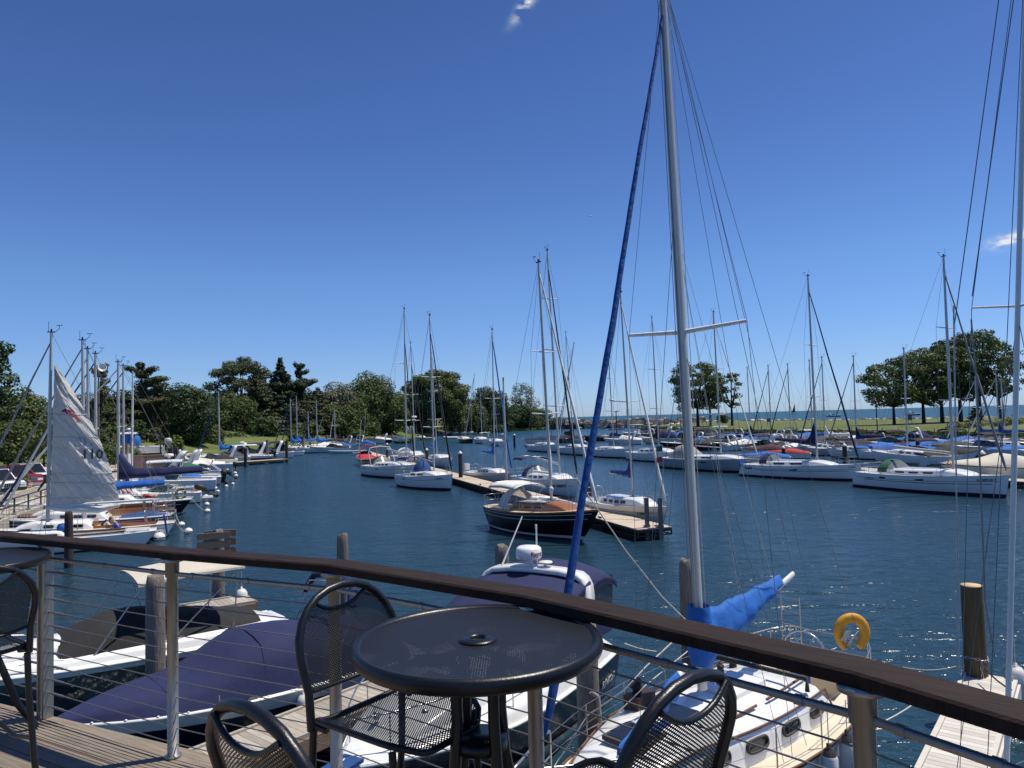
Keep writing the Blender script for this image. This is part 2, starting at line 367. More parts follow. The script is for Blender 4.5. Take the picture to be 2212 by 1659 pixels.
def sail_mat():
    m, t, p, out = nt('crinkled_sailcloth'); N, L = t.nodes, t.links
    p.inputs['Base Color'].default_value = (.72, .70, .66, 1); p.inputs['Roughness'].default_value = .3
    tl = N.new('ShaderNodeBsdfTranslucent'); tl.inputs[0].default_value = (.66, .63, .57, 1)
    mx = N.new('ShaderNodeMixShader'); mx.inputs[0].default_value = .28
    tc = N.new('ShaderNodeTexCoord'); mp = N.new('ShaderNodeMapping'); mp.vector_type = 'TEXTURE'; mp.inputs['Rotation'].default_value = (0, R(-52), 0); mp.inputs['Scale'].default_value = (3.0, 1, .42)
    n1 = N.new('ShaderNodeTexNoise'); n1.inputs['Scale'].default_value = 1.6; n1.inputs['Detail'].default_value = 5; n1.inputs['Distortion'].default_value = .8
    L.new(tc.outputs['Object'], mp.inputs[0]); L.new(mp.outputs[0], n1.inputs['Vector'])
    b = N.new('ShaderNodeBump'); b.inputs['Distance'].default_value = .34; b.inputs['Strength'].default_value = 1.0
    L.new(n1.outputs['Fac'], b.inputs['Height'])
    L.new(b.outputs[0], p.inputs['Normal']); L.new(b.outputs[0], tl.inputs['Normal'])
    L.new(p.outputs[0], mx.inputs[1]); L.new(tl.outputs[0], mx.inputs[2]); L.new(mx.outputs[0], out.inputs[0])
    return m
sailm = sail_mat()
def leaf_mat(name, c1, c2, tr=.25):
    m, t, p, out = nt(name); N, L = t.nodes, t.links
    g = N.new('ShaderNodeNewGeometry'); tc = N.new('ShaderNodeTexCoord')
    n = N.new('ShaderNodeTexNoise'); n.inputs['Scale'].default_value = .38; n.inputs['Detail'].default_value = 3
    L.new(tc.outputs['Object'], n.inputs['Vector'])
    a = N.new('ShaderNodeMath'); a.operation = 'MULTIPLY_ADD'; L.new(g.outputs['Random Per Island'], a.inputs[0]); a.inputs[1].default_value = .55
    b = N.new('ShaderNodeMapRange'); b.inputs[1].default_value = .3; b.inputs[2].default_value = .7; b.inputs[3].default_value = -.15; b.inputs[4].default_value = .6; L.new(n.outputs['Fac'], b.inputs[0])
    L.new(b.outputs[0], a.inputs[2]); a.use_clamp = True
    mx = N.new('ShaderNodeMix'); mx.data_type = 'RGBA'; mx.inputs['A'].default_value = (*c1, 1); mx.inputs['B'].default_value = (*c2, 1)
    L.new(a.outputs[0], mx.inputs['Factor']); L.new(mx.outputs['Result'], p.inputs['Base Color'])
    p.inputs['Roughness'].default_value = .6; p.inputs['Specular IOR Level'].default_value = .3
    tl = N.new('ShaderNodeBsdfTranslucent'); L.new(mx.outputs['Result'], tl.inputs[0])
    ms = N.new('ShaderNodeMixShader'); ms.inputs[0].default_value = tr
    L.new(p.outputs[0], ms.inputs[1]); L.new(tl.outputs[0], ms.inputs[2]); L.new(ms.outputs[0], out.inputs[0])
    return m
LF = dict(mid=leaf_mat('mid_green_leaves', (.046, .072, .018), (.135, .172, .052)),
          dark=leaf_mat('dark_maple_leaves', (.024, .048, .014), (.070, .110, .034), .22),
          olive=leaf_mat('olive_needles', (.038, .050, .018), (.108, .116, .046), .18),
          pine=leaf_mat('dark_conifer_needles', (.016, .030, .014), (.045, .064, .028), .12),
          grey=leaf_mat('silvery_leaves', (.058, .084, .036), (.150, .180, .095), .28),
          pale=leaf_mat('pale_thin_leaves', (.085, .110, .060), (.200, .235, .150), .35),
          white=leaf_mat('blossoming_leaves', (.06, .075, .03), (.26, .26, .18), .2),
          bright=leaf_mat('bright_shrub_leaves', (.050, .085, .016), (.130, .175, .045), .25),
          amber=leaf_mat('amber_leaves', (.07, .06, .016), (.16, .10, .03), .2))
bark = mat('dark_bark', (.040, .033, .027), .9, var=.4, scale=4, bump=.6, bscale=9, bdist=.05)
barkg = mat('grey_bark', (.13, .12, .11), .9, var=.3, scale=4)
def grass_mat():
    m, t, p, out = nt('lawn_grass'); N, L = t.nodes, t.links
    tc = N.new('ShaderNodeTexCoord')
    n = N.new('ShaderNodeTexNoise'); n.inputs['Scale'].default_value = .13; n.inputs['Detail'].default_value = 8; n.inputs['Roughness'].default_value = .7; L.new(tc.outputs['Object'], n.inputs['Vector'])
    r = N.new('ShaderNodeValToRGB'); L.new(n.outputs['Fac'], r.inputs[0])
    e = r.color_ramp.elements; e[0].position, e[0].color = .30, (.050, .078, .012, 1); e[1].position, e[1].color = .72, (.150, .170, .038, 1)
    L.new(r.outputs[0], p.inputs['Base Color']); p.inputs['Roughness'].default_value = .9
    n2 = N.new('ShaderNodeTexNoise'); n2.inputs['Scale'].default_value = 3; n2.inputs['Detail'].default_value = 5; L.new(tc.outputs['Object'], n2.inputs['Vector'])
    b = N.new('ShaderNodeBump'); b.inputs['Distance'].default_value = .25; b.inputs['Strength'].default_value = .8; L.new(n2.outputs['Fac'], b.inputs['Height']); L.new(b.outputs[0], p.inputs['Normal'])
    return m
grass = grass_mat()
# ------------------------------------------------------------------ water and land
def ring_disc(rs, n, mi=0):
    m = MB(); rows = [[V((r * math.sin(a), r * math.cos(a), 0)) for a in [k * 2 * math.pi / n for k in range(n)]] for r in rs]
    m.grid(rows, mi, True); m.add(rows[0], [tuple(range(n))[::-1]]); return m
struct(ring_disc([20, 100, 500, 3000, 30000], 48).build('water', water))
QD, QN = V((-.316, .949, 0)), V((.949, .316, 0))              # along the quay, and out over the water
def Q(t, off=0, z=0): p = V((-24.5, 29, 0)) + QD * t + QN * off; return V((p.x, p.y, z))
def strip(lines, ts, name, m, zs):
    b = MB(); b.grid([[Q(t, o, z) for o, z in zip(lines, zs)] for t in ts], smooth=False); return b.build(name, m)
TS = [-30, -5, 10, 25, 40, 55, 70, 85, 100, 112]
struct(strip([0, 0, -2.7], TS, 'quay', [concrete], [-1, 1.2, 1.2]))
struct(strip([-2.65, -2.65, -2.65, -3.05, -3.05], TS[:5] + [50], 'planter_wall', [concrete], [1.0, 1.85, 1.852, 1.852, 1.0]))
struct(strip([-3.0, -20], TS[:5] + [56], 'parking_lot', [asphalt], [1.5, 1.62]))
SHORE = [(-57.5, 128), (-60, 165), (-55, 195), (-45, 226), (-36, 262), (-25, 300), (-8, 338), (10, 356), (28, 372)]
def land():
    b = MB(); rows = []
    pts = [Q(t, -.02) for t in (54, 70, 90)] + [V((x, y, 0)) for x, y in SHORE]
    for i, p in enumerate(pts):
        t = (pts[min(i + 1, len(pts) - 1)] - pts[max(i - 1, 0)]).normalized(); n = V((-t.y, t.x, 0))
        k = 1.0 if i > 2 else .0
        prof = [(0, -.6), (.25, 1.05), (4, 1.3), (9, 1.3 + 1.5 * k), (24, 2.0 + 3.2 * k), (60, 3 + 5 * k), (160, 4 + 8 * k)]
        rows.append([p + n * o + V((0, 0, z)) for o, z in prof])
    b.grid(rows); return b.build('bank', grass)
struct(land())
# bare ground back of the quay that the far trees and parked boats stand on
g = MB(); g.grid([[Q(t, -19, 1.60) for t in (-30, 20, 56)], [Q(t, -90, 4) for t in (-30, 20, 56)]]); struct(g.build('ground', grass))
g = MB(); g.grid([[Q(t, -2.6, 1.36) for t in (56, 62, 75)], [Q(t, -22, 1.75) for t in (56, 62, 75)]]); struct(g.build('gravel_yard', conc2))
# seawall lawn on the lake side
LF_ = [(44, 257), (45, 205), (45, 178), (51, 156), (58, 138), (66, 112), (70, 95), (76, 60), (84, 30)]
LB_ = [(46, 263), (76, 335), (112, 425), (132, 372), (150, 330), (165, 305), (196, 280), (250, 258), (330, 240)]
def hill(x, y): return 3.3 * math.exp(-(((x - 106) / 15) ** 2 + ((y - 132) / 22) ** 2))
def lawn():
    b = MB(); rows = []
    for (ax, ay), (bx, by) in zip(LF_, LB_):
        row = [V((ax, ay, -.8)), V((ax, ay, 1.45))]
        for k in range(13):
            u = (k / 12) ** 1.4; x, y = lerp(ax, bx, u), lerp(ay, by, u)
            row.append(V((x + .3, y, 1.45 + .35 * math.sin(u * 3.1) + hill(x, y) - (0 if k < 12 else .5))))
        rows.append(row)
    b.grid(rows); o = b.build('lawn', [grass]); return o
struct(lawn())
b = MB()
for (x0, y0), (x1, y1) in zip(LF_, LF_[1:]):
    d = V((x1 - x0, y1 - y0, 0)); n = V((d.y, -d.x, 0)).normalized() * -.35
    if n.x > 0: n = -n
    b.slab([(x0, y0, -.8), (x1, y1, -.8), (x1, y1, 1.55), (x0, y0, 1.55)], n)
tag(b.build('seawall', wallst), 'low stained seawall edging the lakeside lawn behind the powerboats', 'seawall')
# rocks
def rocks(n, pathf, wid, hgt, size, seed):
    rnd = random.Random(seed); b = MB()
    for i in range(n):
        u = rnd.random(); c = pathf(u); o = rnd.gauss(0, 1) * wid
        s = size * rnd.uniform(.5, 1.35); z = max(0, hgt * (1 - abs(o) / (2.2 * wid))) * rnd.uniform(.5, 1.0)
        c = V((c[0] + o * .3, c[1] + o, z)); vs = []
        for a in (-1, 1):
            for bb in (-1, 1):
                for d in (-1, 1):
                    vs.append(c + V((a * s * rnd.uniform(.5, 1), bb * s * rnd.uniform(.5, 1), d * s * rnd.uniform(.35, .75))))
        b.add(vs, [(0, 1, 3, 2), (4, 6, 7, 5), (0, 4, 5, 1), (2, 3, 7, 6), (0, 2, 6, 4), (1, 5, 7, 3)], 0, False)
    return b
def plin(pts):
    def f(u):
        k = u * (len(pts) - 1); i = min(int(k), len(pts) - 2); return V((*pts[i], 0)).lerp(V((*pts[i + 1], 0)), k - i)
    return f
o = rocks(520, plin([(28, 374), (40, 362), (60, 348), (92, 352)]), 3.2, 4.0, 1.5, 3).build('breakwater_rocks', rock)
tag(o, 'long heap of pale boulders forming the breakwater at the harbour mouth', 'breakwater', kind='stuff')
shoreroc = mat('white_shore_stones', (.62, .58, .50), .9, var=.3, scale=.3, island=.3)
o = rocks(700, plin([(bx, by) for bx, by in LB_[:8]]), 1.6, 1.4, 1.1, 5).build('shore_stones', shoreroc)
tag(o, 'band of white stones along the lake edge of the lawn', 'stones', kind='stuff')
# rough plants along the lawn's seawall
def tufts(n, pathf, wid, h, seed, z0=1.45):
    rnd = random.Random(seed); b = MB()
    for i in range(n):
        c = pathf(rnd.random()); c = V((c[0] + abs(rnd.gauss(0, wid)) + .6, c[1] + rnd.gauss(0, .8), z0)); hh = h * rnd.uniform(.4, 1.1); w = hh * .7
        a = rnd.random() * 3.14; e = V((math.cos(a), math.sin(a), 0)) * w; t = V((rnd.uniform(-.3, .3), rnd.uniform(-.3, .3), 1)) * hh
        b.add([c - e * .5, c + e * .5, c + e * .8 + t, c - e * .8 + t * .8], [(0, 1, 2, 3)], 0, False)
    return b
o = tufts(2600, plin(LF_[:7]), 2.2, .75, 9).build('seawall_weeds', LF['bright'])
tag(o, 'rough weeds growing along the top of the lawn seawall', 'weeds', kind='stuff')
# ------------------------------------------------------------------ trees
def leaf_quads(b, rnd, c, rad, n, size, shell=.55, flat=.0, up=.25):
    for i in range(n):
        d = V((rnd.gauss(0, 1), rnd.gauss(0, 1), rnd.gauss(0, 1))).normalized()
        r = shell + (1 - shell) * rnd.random() ** .6
        p = V((c[0] + d.x * rad[0] * r, c[1] + d.y * rad[1] * r, c[2] + d.z * rad[2] * r))
        n_ = (d + V((rnd.gauss(0, .55), rnd.gauss(0, .55), rnd.gauss(0, .55) + up))).normalized()
        if flat: n_ = (n_ * (1 - flat) + V((0, 0, 1)) * flat).normalized()
        e = n_.cross(V((rnd.gauss(0, 1), rnd.gauss(0, 1), rnd.gauss(0, 1)))).normalized(); f = n_.cross(e)
        s = size * rnd.uniform(.55, 1.3); s2 = s * rnd.uniform(.5, .9)
        b.add([p - e * s, p - f * s2, p + e * s, p + f * s2], [(0, 1, 2, 3)], 0, False)
def tree(label, base, h, rad, leafk, kind='round', trunk=.14, dens=1.0, leaf=.5, seed=1, group=None, lean=(0, 0), name='tree', cat='tree', branches=5, bark_=None):
    """base point, full height, crown half width; the crown is a cloud of leaf clusters on limbs"""
    rnd = random.Random(seed); t = thing(name, label, cat, base, 0, group)
    tr = MB(); cb = MB(); bk = bark_ or bark
    top = V((lean[0], lean[1], h))
    blobs = []
    if kind == 'conifer':
        tr.tube([(0, 0, -.5), top * .5, top * .97], [.022 * h, .014 * h, .004 * h], 7)
        n = int(11 + h * .35)
        for k in range(n):
            u = .10 + .88 * k / (n - 1); w = rad * (1 - u) ** .8 * rnd.uniform(.75, 1.2) + .35
            for j in range(5):
                a = rnd.random() * 6.28; c = top * u + V((math.cos(a), math.sin(a), 0)) * w * .55
                blobs.append((c, (w * .55, w * .55, h * .035), .5))
    elif kind == 'pine':                       # open crown of flat, upswept plates
        tr.tube([(0, 0, -.5), top * .5, top * .97], [.02 * h, .014 * h, .005 * h], 7)
        for k in range(24):
            u = rnd.uniform(.12, .98); w = rad * (1.15 - u * .75) * rnd.uniform(.7, 1.15); a = rnd.random() * 6.28
            e = top * u + V((math.cos(a) * w, math.sin(a) * w, h * .05))
            tr.tube([top * u, top * u * .5 + e * .5 - V((0, 0, .2)), e], [.006 * h, .004 * h, .002 * h], 5)
            if k < 9: blobs.append((top * (.2 + .075 * k), (rad * .60 * (1.05 - .08 * k), rad * .60 * (1.05 - .08 * k), h * .075), .35))
            for s_ in (.55, .85, 1.05):
                blobs.append((top * u + (e - top * u) * s_, (w * .46, w * .46, h * .034), .4))
    else:
        fork = trunk * h + .10 * h
        tr.tube([(0, 0, -.5), (lean[0] * .1, lean[1] * .1, fork * .6), (lean[0] * .3, lean[1] * .3, fork * 1.25)], [.024 * h, .019 * h, .014 * h], 8)
        cz = h * (1 + trunk) / 2; hz = h * (1 - trunk) / 2
        nb = {'round': 15, 'open': 22, 'wide': 38, 'shrub': 9, 'thin': 16}[kind]
        for k in range(nb):
            a = k * 2.4 + rnd.random() * .8; v = -0.9 + 1.85 * (k + .5) / nb
            rr = math.sqrt(max(0.05, 1 - v * v)) * (.62 if kind != 'wide' else .72) * rnd.uniform(.72, 1.08)
            c = V((lean[0] + math.cos(a) * rad * rr, lean[1] + math.sin(a) * rad * rr, cz + hz * .70 * v + rnd.uniform(-.05, .05) * h))
            q = rnd.uniform(.40, .56) if kind in ('round', 'shrub') else rnd.uniform(.30, .48)
            if kind in ('wide', 'open'): q *= .66
            blobs.append((c, (rad * q, rad * q, rad * q * (.52 if kind in ('wide', 'open') else .78)), .35 if kind in ('wide', 'open') else .55))
            if kind != 'shrub' and k % 2 == 0:
                s0 = V((lean[0] * .3, lean[1] * .3, fork * 1.1))
                tr.tube([s0, s0.lerp(c, .5) + V((0, 0, -.03 * h)), c], [.013 * h, .008 * h, .002 * h], 5)
        if kind in ('round', 'shrub'):
            blobs.append((V((lean[0], lean[1], cz)), (rad * .72, rad * .72, hz * .8), .75))
    area = sum(r[0] * r[2] + r[0] * r[1] for _, r, _ in blobs)
    total = dens * 2.7 * area / (leaf * leaf)
    for c, r, sh in blobs:
        n = int(total * (r[0] * r[2] + r[0] * r[1]) / area)
        leaf_quads(cb, rnd, c, r, n, leaf, sh, flat=.35 if kind in ('pine', 'conifer', 'thin') else .1)
    tr.build('trunk', bk, t); cb.build('crown', LF[leafk], t)
    return t
def tree_px(label, x, ytop, ybase, dist, halfw, leafk, zb=None, **k):
    b = WD(x, ybase, dist); tp = WD(x, ytop, dist)
    if zb is not None: b.z = zb
    return tree(label, b, tp.z - b.z, halfw * dist / FOC, leafk, **k)
FB = 'trees on the far bank'
TREES = [
 ('tall dark tree cut by the photo edge, standing above the parked cars', -14, 712, 1010, 66, 44, 'dark', dict(leaf=.30, trunk=.2, seed=11)),
 ('bright green bushy tree behind the parked cars at the promenade', 44, 826, 1010, 72, 62, 'mid', dict(leaf=.30, trunk=.05, seed=12)),
 ('low leafy thicket beside the white parked car', 18, 905, 1012, 64, 62, 'mid', dict(leaf=.26, trunk=.04, kind='shrub', seed=13)),
 ('leafy thicket behind the mast of the boat with the raised sail', 135, 872, 1000, 82, 62, 'mid', dict(leaf=.32, trunk=.05, kind='shrub', seed=14)),
 ('small pine with a pointed top rising beside the loudspeaker pole', 218, 796, 985, 150, 36, 'olive', dict(kind='pine', leaf=.42, seed=15)),
 ('broad rounded green tree filling the gap behind the blue cabin boat', 236, 868, 985, 160, 56, 'mid', dict(leaf=.48, trunk=.06, seed=16)),
 ('wide dark pine with upswept flat branches', 305, 794, 985, 165, 62, 'olive', dict(kind='pine', leaf=.42, dens=1.5, seed=17)),
 ('second pine of the wide pair, behind the round maple', 345, 826, 985, 172, 50, 'olive', dict(kind='pine', leaf=.42, dens=1.4, seed=18)),
 ('round dense dark maple standing near the far end of the quay', 412, 815, 985, 150, 56, 'dark', dict(leaf=.42, trunk=.07, seed=19)),
 ('tall silvery tree with an airy crown, highest on the far bank', 522, 758, 958, 215, 70, 'grey', dict(kind='wide', leaf=.52, trunk=.25, dens=1.35, seed=20)),
 ('pale green rounded tree below the tall silvery tree', 505, 850, 962, 200, 55, 'mid', dict(leaf=.50, trunk=.05, seed=21)),
 ('broad olive yew in the middle of the far bank', 560, 812, 960, 205, 62, 'olive', dict(kind='conifer', leaf=.5, dens=1.5, seed=22)),
 ('dark spruce with a pointed top behind the olive yew', 608, 774, 958, 215, 50, 'pine', dict(kind='conifer', leaf=.5, dens=1.6, seed=23)),
 ('thin crooked pine top above the dark spruce shoulder', 650, 792, 955, 220, 38, 'pine', dict(kind='pine', leaf=.42, dens=1.2, seed=24)),
 ('brownish larch leaning beside the thin pine', 688, 838, 955, 220, 52, 'olive', dict(kind='conifer', leaf=.5, dens=1.4, seed=25)),
 ('tree covered in whitish blossom on the far bank', 732, 826, 950, 235, 42, 'white', dict(leaf=.5, trunk=.2, seed=26)),
 ('fresh green tree under the whitish blossoming tree', 728, 872, 952, 222, 46, 'mid', dict(leaf=.5, trunk=.06, seed=27)),
 ('large rounded green tree behind the red covered launch', 806, 800, 948, 250, 56, 'mid', dict(leaf=.55, trunk=.10, seed=28)),
 ('lower green tree to the side of the large rounded one', 848, 850, 948, 255, 40, 'mid', dict(leaf=.55, trunk=.1, seed=29)),
 ('huge spreading willow crossed by several masts', 942, 789, 942, 285, 80, 'mid', dict(kind='wide', leaf=.62, trunk=.16, dens=1.5, seed=30)),
 ('dark rounded tree beside the huge willow', 1062, 836, 940, 320, 46, 'dark', dict(leaf=.65, trunk=.14, seed=31)),
 ('broad low green tree in front of the dark rounded tree', 1020, 868, 940, 310, 42, 'mid', dict(leaf=.65, trunk=.1, seed=32)),
 ('pale thin leaved tree showing its branches against the sky', 1133, 815, 932, 360, 34, 'pale', dict(kind='thin', leaf=.55, trunk=.22, dens=.55, seed=33)),
 ('small dark tree below the pale thin leaved one', 1122, 872, 934, 355, 34, 'dark', dict(leaf=.65, trunk=.1, seed=34)),
 ('last small green tree before the open lake', 1168, 880, 930, 370, 26, 'mid', dict(leaf=.65, trunk=.1, seed=35)),
 ('low bush at the tip of the point by the breakwater', 1205, 902, 926, 375, 18, 'mid', dict(kind='shrub', leaf=.6, trunk=.05, seed=36)),
 ('small amber leaved tree under the round dark maple', 463, 918, 962, 185, 22, 'amber', dict(leaf=.45, trunk=.3, kind='open', seed=37)),
 ('dark horizontal branched tree above the far bank grass', 568, 902, 958, 195, 40, 'dark', dict(kind='wide', leaf=.5, trunk=.2, seed=38)),
 ('spreading green tree above the blue sail covers', 660, 910, 952, 205, 40, 'mid', dict(kind='wide', leaf=.5, trunk=.15, seed=39)),
 ('rounded clipped shrub on the far bank behind two blue sail covers', 640, 930, 955, 196, 20, 'mid', dict(kind='shrub', leaf=.4, trunk=.02, seed=40, name='shrub', cat='shrub')),
 ('clipped dome shaped shrub on the bank above the dark green awning', 771, 926, 952, 214, 18, 'bright', dict(kind='shrub', leaf=.4, trunk=.02, seed=41, name='shrub', cat='shrub')),
 ('dark green tree standing low between the round tree and the willow', 785, 905, 950, 240, 36, 'mid', dict(leaf=.5, trunk=.1, seed=42)),
 ('light green bush on the bank by the kayak rack', 826, 918, 946, 262, 18, 'bright', dict(kind='shrub', leaf=.45, trunk=.05, seed=43, name='bush', cat='bush')),
 ('bright green shrub growing on the quay behind the raised sail', 232, 948, 1040, 88, 28, 'bright', dict(kind='shrub', leaf=.26, trunk=.02, seed=44, zb=1.2, name='shrub', cat='shrub')),
 ('bright shrub beside the timber boxes on the quay', 278, 962, 1020, 92, 26, 'bright', dict(kind='shrub', leaf=.26, trunk=.02, seed=45, zb=1.2, name='shrub', cat='shrub')),
 ('yellow green bush below the round dark maple', 372, 944, 990, 135, 28, 'bright', dict(kind='shrub', leaf=.34, trunk=.02, seed=46, zb=1.2, name='bush', cat='bush')),
 ('spreading lawn tree nearest the tall blue sail, twin trunked', 1508, 764, 922, 240, 46, 'mid', dict(kind='wide', leaf=.55, trunk=.2, dens=.95, seed=50)),
 ('lawn tree with a leaning trunk behind the big aluminium mast', 1535, 785, 921, 244, 34, 'mid', dict(kind='open', leaf=.55, trunk=.3, dens=.9, seed=51)),
 ('slender lawn tree standing alone with a small high crown', 1582, 786, 923, 236, 26, 'mid', dict(kind='open', leaf=.5, trunk=.35, dens=.9, seed=52)),
 ('round bush at the foot of the slender lawn tree', 1561, 893, 915, 290, 14, 'bright', dict(kind='shrub', leaf=.5, trunk=.02, seed=53, name='bush', cat='bush')),
 ('lowest lawn tree at the end of the lakeside grove', 1932, 760, 919, 186, 52, 'mid', dict(kind='wide', leaf=.48, trunk=.24, dens=1.0, seed=54)),
 ('lakeside grove tree with a forked trunk, second from its low end', 1996, 736, 917, 188, 50, 'mid', dict(kind='wide', leaf=.48, trunk=.3, dens=1.0, seed=55)),
 ('lakeside grove tree with a straight bare trunk', 2036, 716, 917, 190, 44, 'mid', dict(kind='wide', leaf=.48, trunk=.34, dens=1.0, seed=56)),
 ('thick trunked tree in the middle of the lakeside grove', 2076, 700, 914, 192, 46, 'dark', dict(kind='wide', leaf=.48, trunk=.3, dens=1.1, seed=57)),
 ('tallest tree of the lakeside grove', 2118, 682, 913, 195, 50, 'mid', dict(kind='wide', leaf=.5, trunk=.35, dens=1.0, seed=58)),
 ('last tree of the lakeside grove beside the bare white mast', 2160, 725, 905, 200, 40, 'mid', dict(kind='wide', leaf=.5, trunk=.4, dens=1.0, seed=59)),
 ('dark pointed shrub between the grove trunks', 2108, 878, 916, 180, 16, 'pine', dict(kind='conifer', leaf=.4, dens=1.3, seed=60, name='shrub', cat='shrub')),
 ('dark spreading thicket at the foot of the lakeside grove', 2095, 916, 944, 135, 44, 'mid', dict(kind='shrub', leaf=.3, trunk=.02, seed=61, name='thicket', cat='thicket')),
 ('leafy thicket on the grassy mound behind the bare mast', 2185, 908, 938, 130, 40, 'bright', dict(kind='shrub', leaf=.3, trunk=.02, seed=62, name='thicket', cat='thicket')),
]
for lab, x, yt, yb, dd, hw, lk, kw in TREES:
    kw = dict(kw); kw['leaf'] = kw.get('leaf', .5) * (.62 if dd > 120 else .55)
    if kw.get('kind') == 'wide' and x > 1480 and yb < 930: hw *= 1.42; kw['trunk'] = .13; kw['dens'] = .74
    if kw.get('kind') == 'open': hw *= 1.2; kw['trunk'] = .18
    tree_px(lab, x, yt, yb, dd, hw * 1.08, lk, **kw)
for i, x in enumerate((186, 214, 248, 283, 318, 350, 384, 418, 452)):
    tree_px('dark leafy bush massed behind the quay boats, ' + ('first', 'second', 'third', 'fourth', 'fifth', 'sixth', 'seventh', 'eighth', 'ninth')[i] + ' from the keelboat sail', x, 908 + (i * 37) % 22, 982 - i * 1.6, 122 + i * 5, 31 + (i * 13) % 9, ('dark', 'olive', 'mid')[i % 3], kind='shrub', leaf=.26, trunk=.02, seed=300 + i, group='dark bushes behind the quay', name='bush', cat='bush')
for i, (x, yt, hw, lk) in enumerate(((196, 846, 52, 'olive'), (262, 838, 56, 'dark'), (322, 848, 50, 'olive'), (372, 832, 50, 'mid'), (446, 846, 48, 'mid'), (484, 836, 44, 'olive'), (566, 826, 50, 'mid'), (634, 824, 46, 'olive'), (672, 828, 46, 'pine'), (712, 842, 44, 'olive'), (764, 838, 44, 'mid'), (868, 838, 44, 'mid'), (1008, 848, 40, 'mid'), (150, 868, 50, 'mid'))):
    tree_px('tall background tree closing the skyline, ' + ('second', 'third', 'fourth', 'fifth', 'sixth', 'seventh', 'eighth', 'ninth', 'tenth', 'eleventh', 'twelfth', 'thirteenth', 'last', 'first')[i] + ' from the keelboat mast', x, yt, 966, 235 if x < 800 else 330, hw, lk, leaf=.36, trunk=.05, dens=.8, seed=400 + i, group='background trees of the far bank')
for i, x in enumerate((448, 480, 514, 548, 584)):
    tree_px('low dark bush on the bank grass, ' + ('first', 'second', 'third', 'fourth', 'fifth')[i] + ' beyond the round dark maple', x, 930 + (i * 5) % 9, 970, 172 + 6 * i, 19 + (i * 7) % 8, ('mid', 'dark')[i % 2], kind='shrub', leaf=.28, trunk=.02, seed=500 + i, group='low bushes on the bank', name='bush', cat='bush')
# understorey that closes the gaps along the far bank
US_ = [(200, 900, 976, 158, 40, 'mid'), (262, 890, 978, 168, 42, 'mid'), (325, 896, 976, 172, 44, 'dark'), (372, 880, 974, 176, 38, 'olive'), (448, 872, 962, 205, 40, 'mid'), (480, 890, 962, 198, 36, 'mid'), (540, 872, 962, 214, 44, 'olive'), (590, 862, 960, 216, 44, 'pine'), (632, 862, 958, 214, 40, 'olive'), (668, 858, 957, 218, 40, 'olive'), (704, 880, 956, 222, 38, 'mid'),
       (755, 868, 952, 238, 36, 'mid'), (830, 862, 950, 256, 38, 'mid'), (880, 858, 946, 285, 40, 'mid'), (915, 872, 944, 284, 36, 'mid'), (985, 862, 943, 296, 38, 'mid'), (1040, 880, 940, 318, 36, 'mid'), (1090, 882, 938, 338, 32, 'dark'), (1150, 892, 934, 362, 28, 'mid'), (150, 900, 990, 100, 54, 'mid'), (95, 905, 1000, 92, 54, 'mid')]
wd_ = ['first', 'second', 'third', 'fourth', 'fifth', 'sixth', 'seventh', 'eighth', 'ninth', 'tenth', 'eleventh', 'twelfth', 'thirteenth', 'fourteenth', 'fifteenth', 'sixteenth', 'seventeenth', 'eighteenth', 'nineteenth', 'twentieth', 'twenty-first']
for i, (x, yt, yb, dd, hw, lk) in enumerate(US_):
    j = sorted(US_, key=lambda a: a[0]).index(US_[i]); tree_px({'mid': 'mid green', 'dark': 'dark green', 'olive': 'olive', 'pine': 'blackish green'}[lk] + ' understorey tree, ' + wd_[j] + ' along the bank counting from the keelboat sail', x, yt, yb, dd, hw, lk, leaf=.33 if dd > 120 else .2, trunk=.03, kind='shrub', seed=100 + i, group='understorey trees along the far bank')
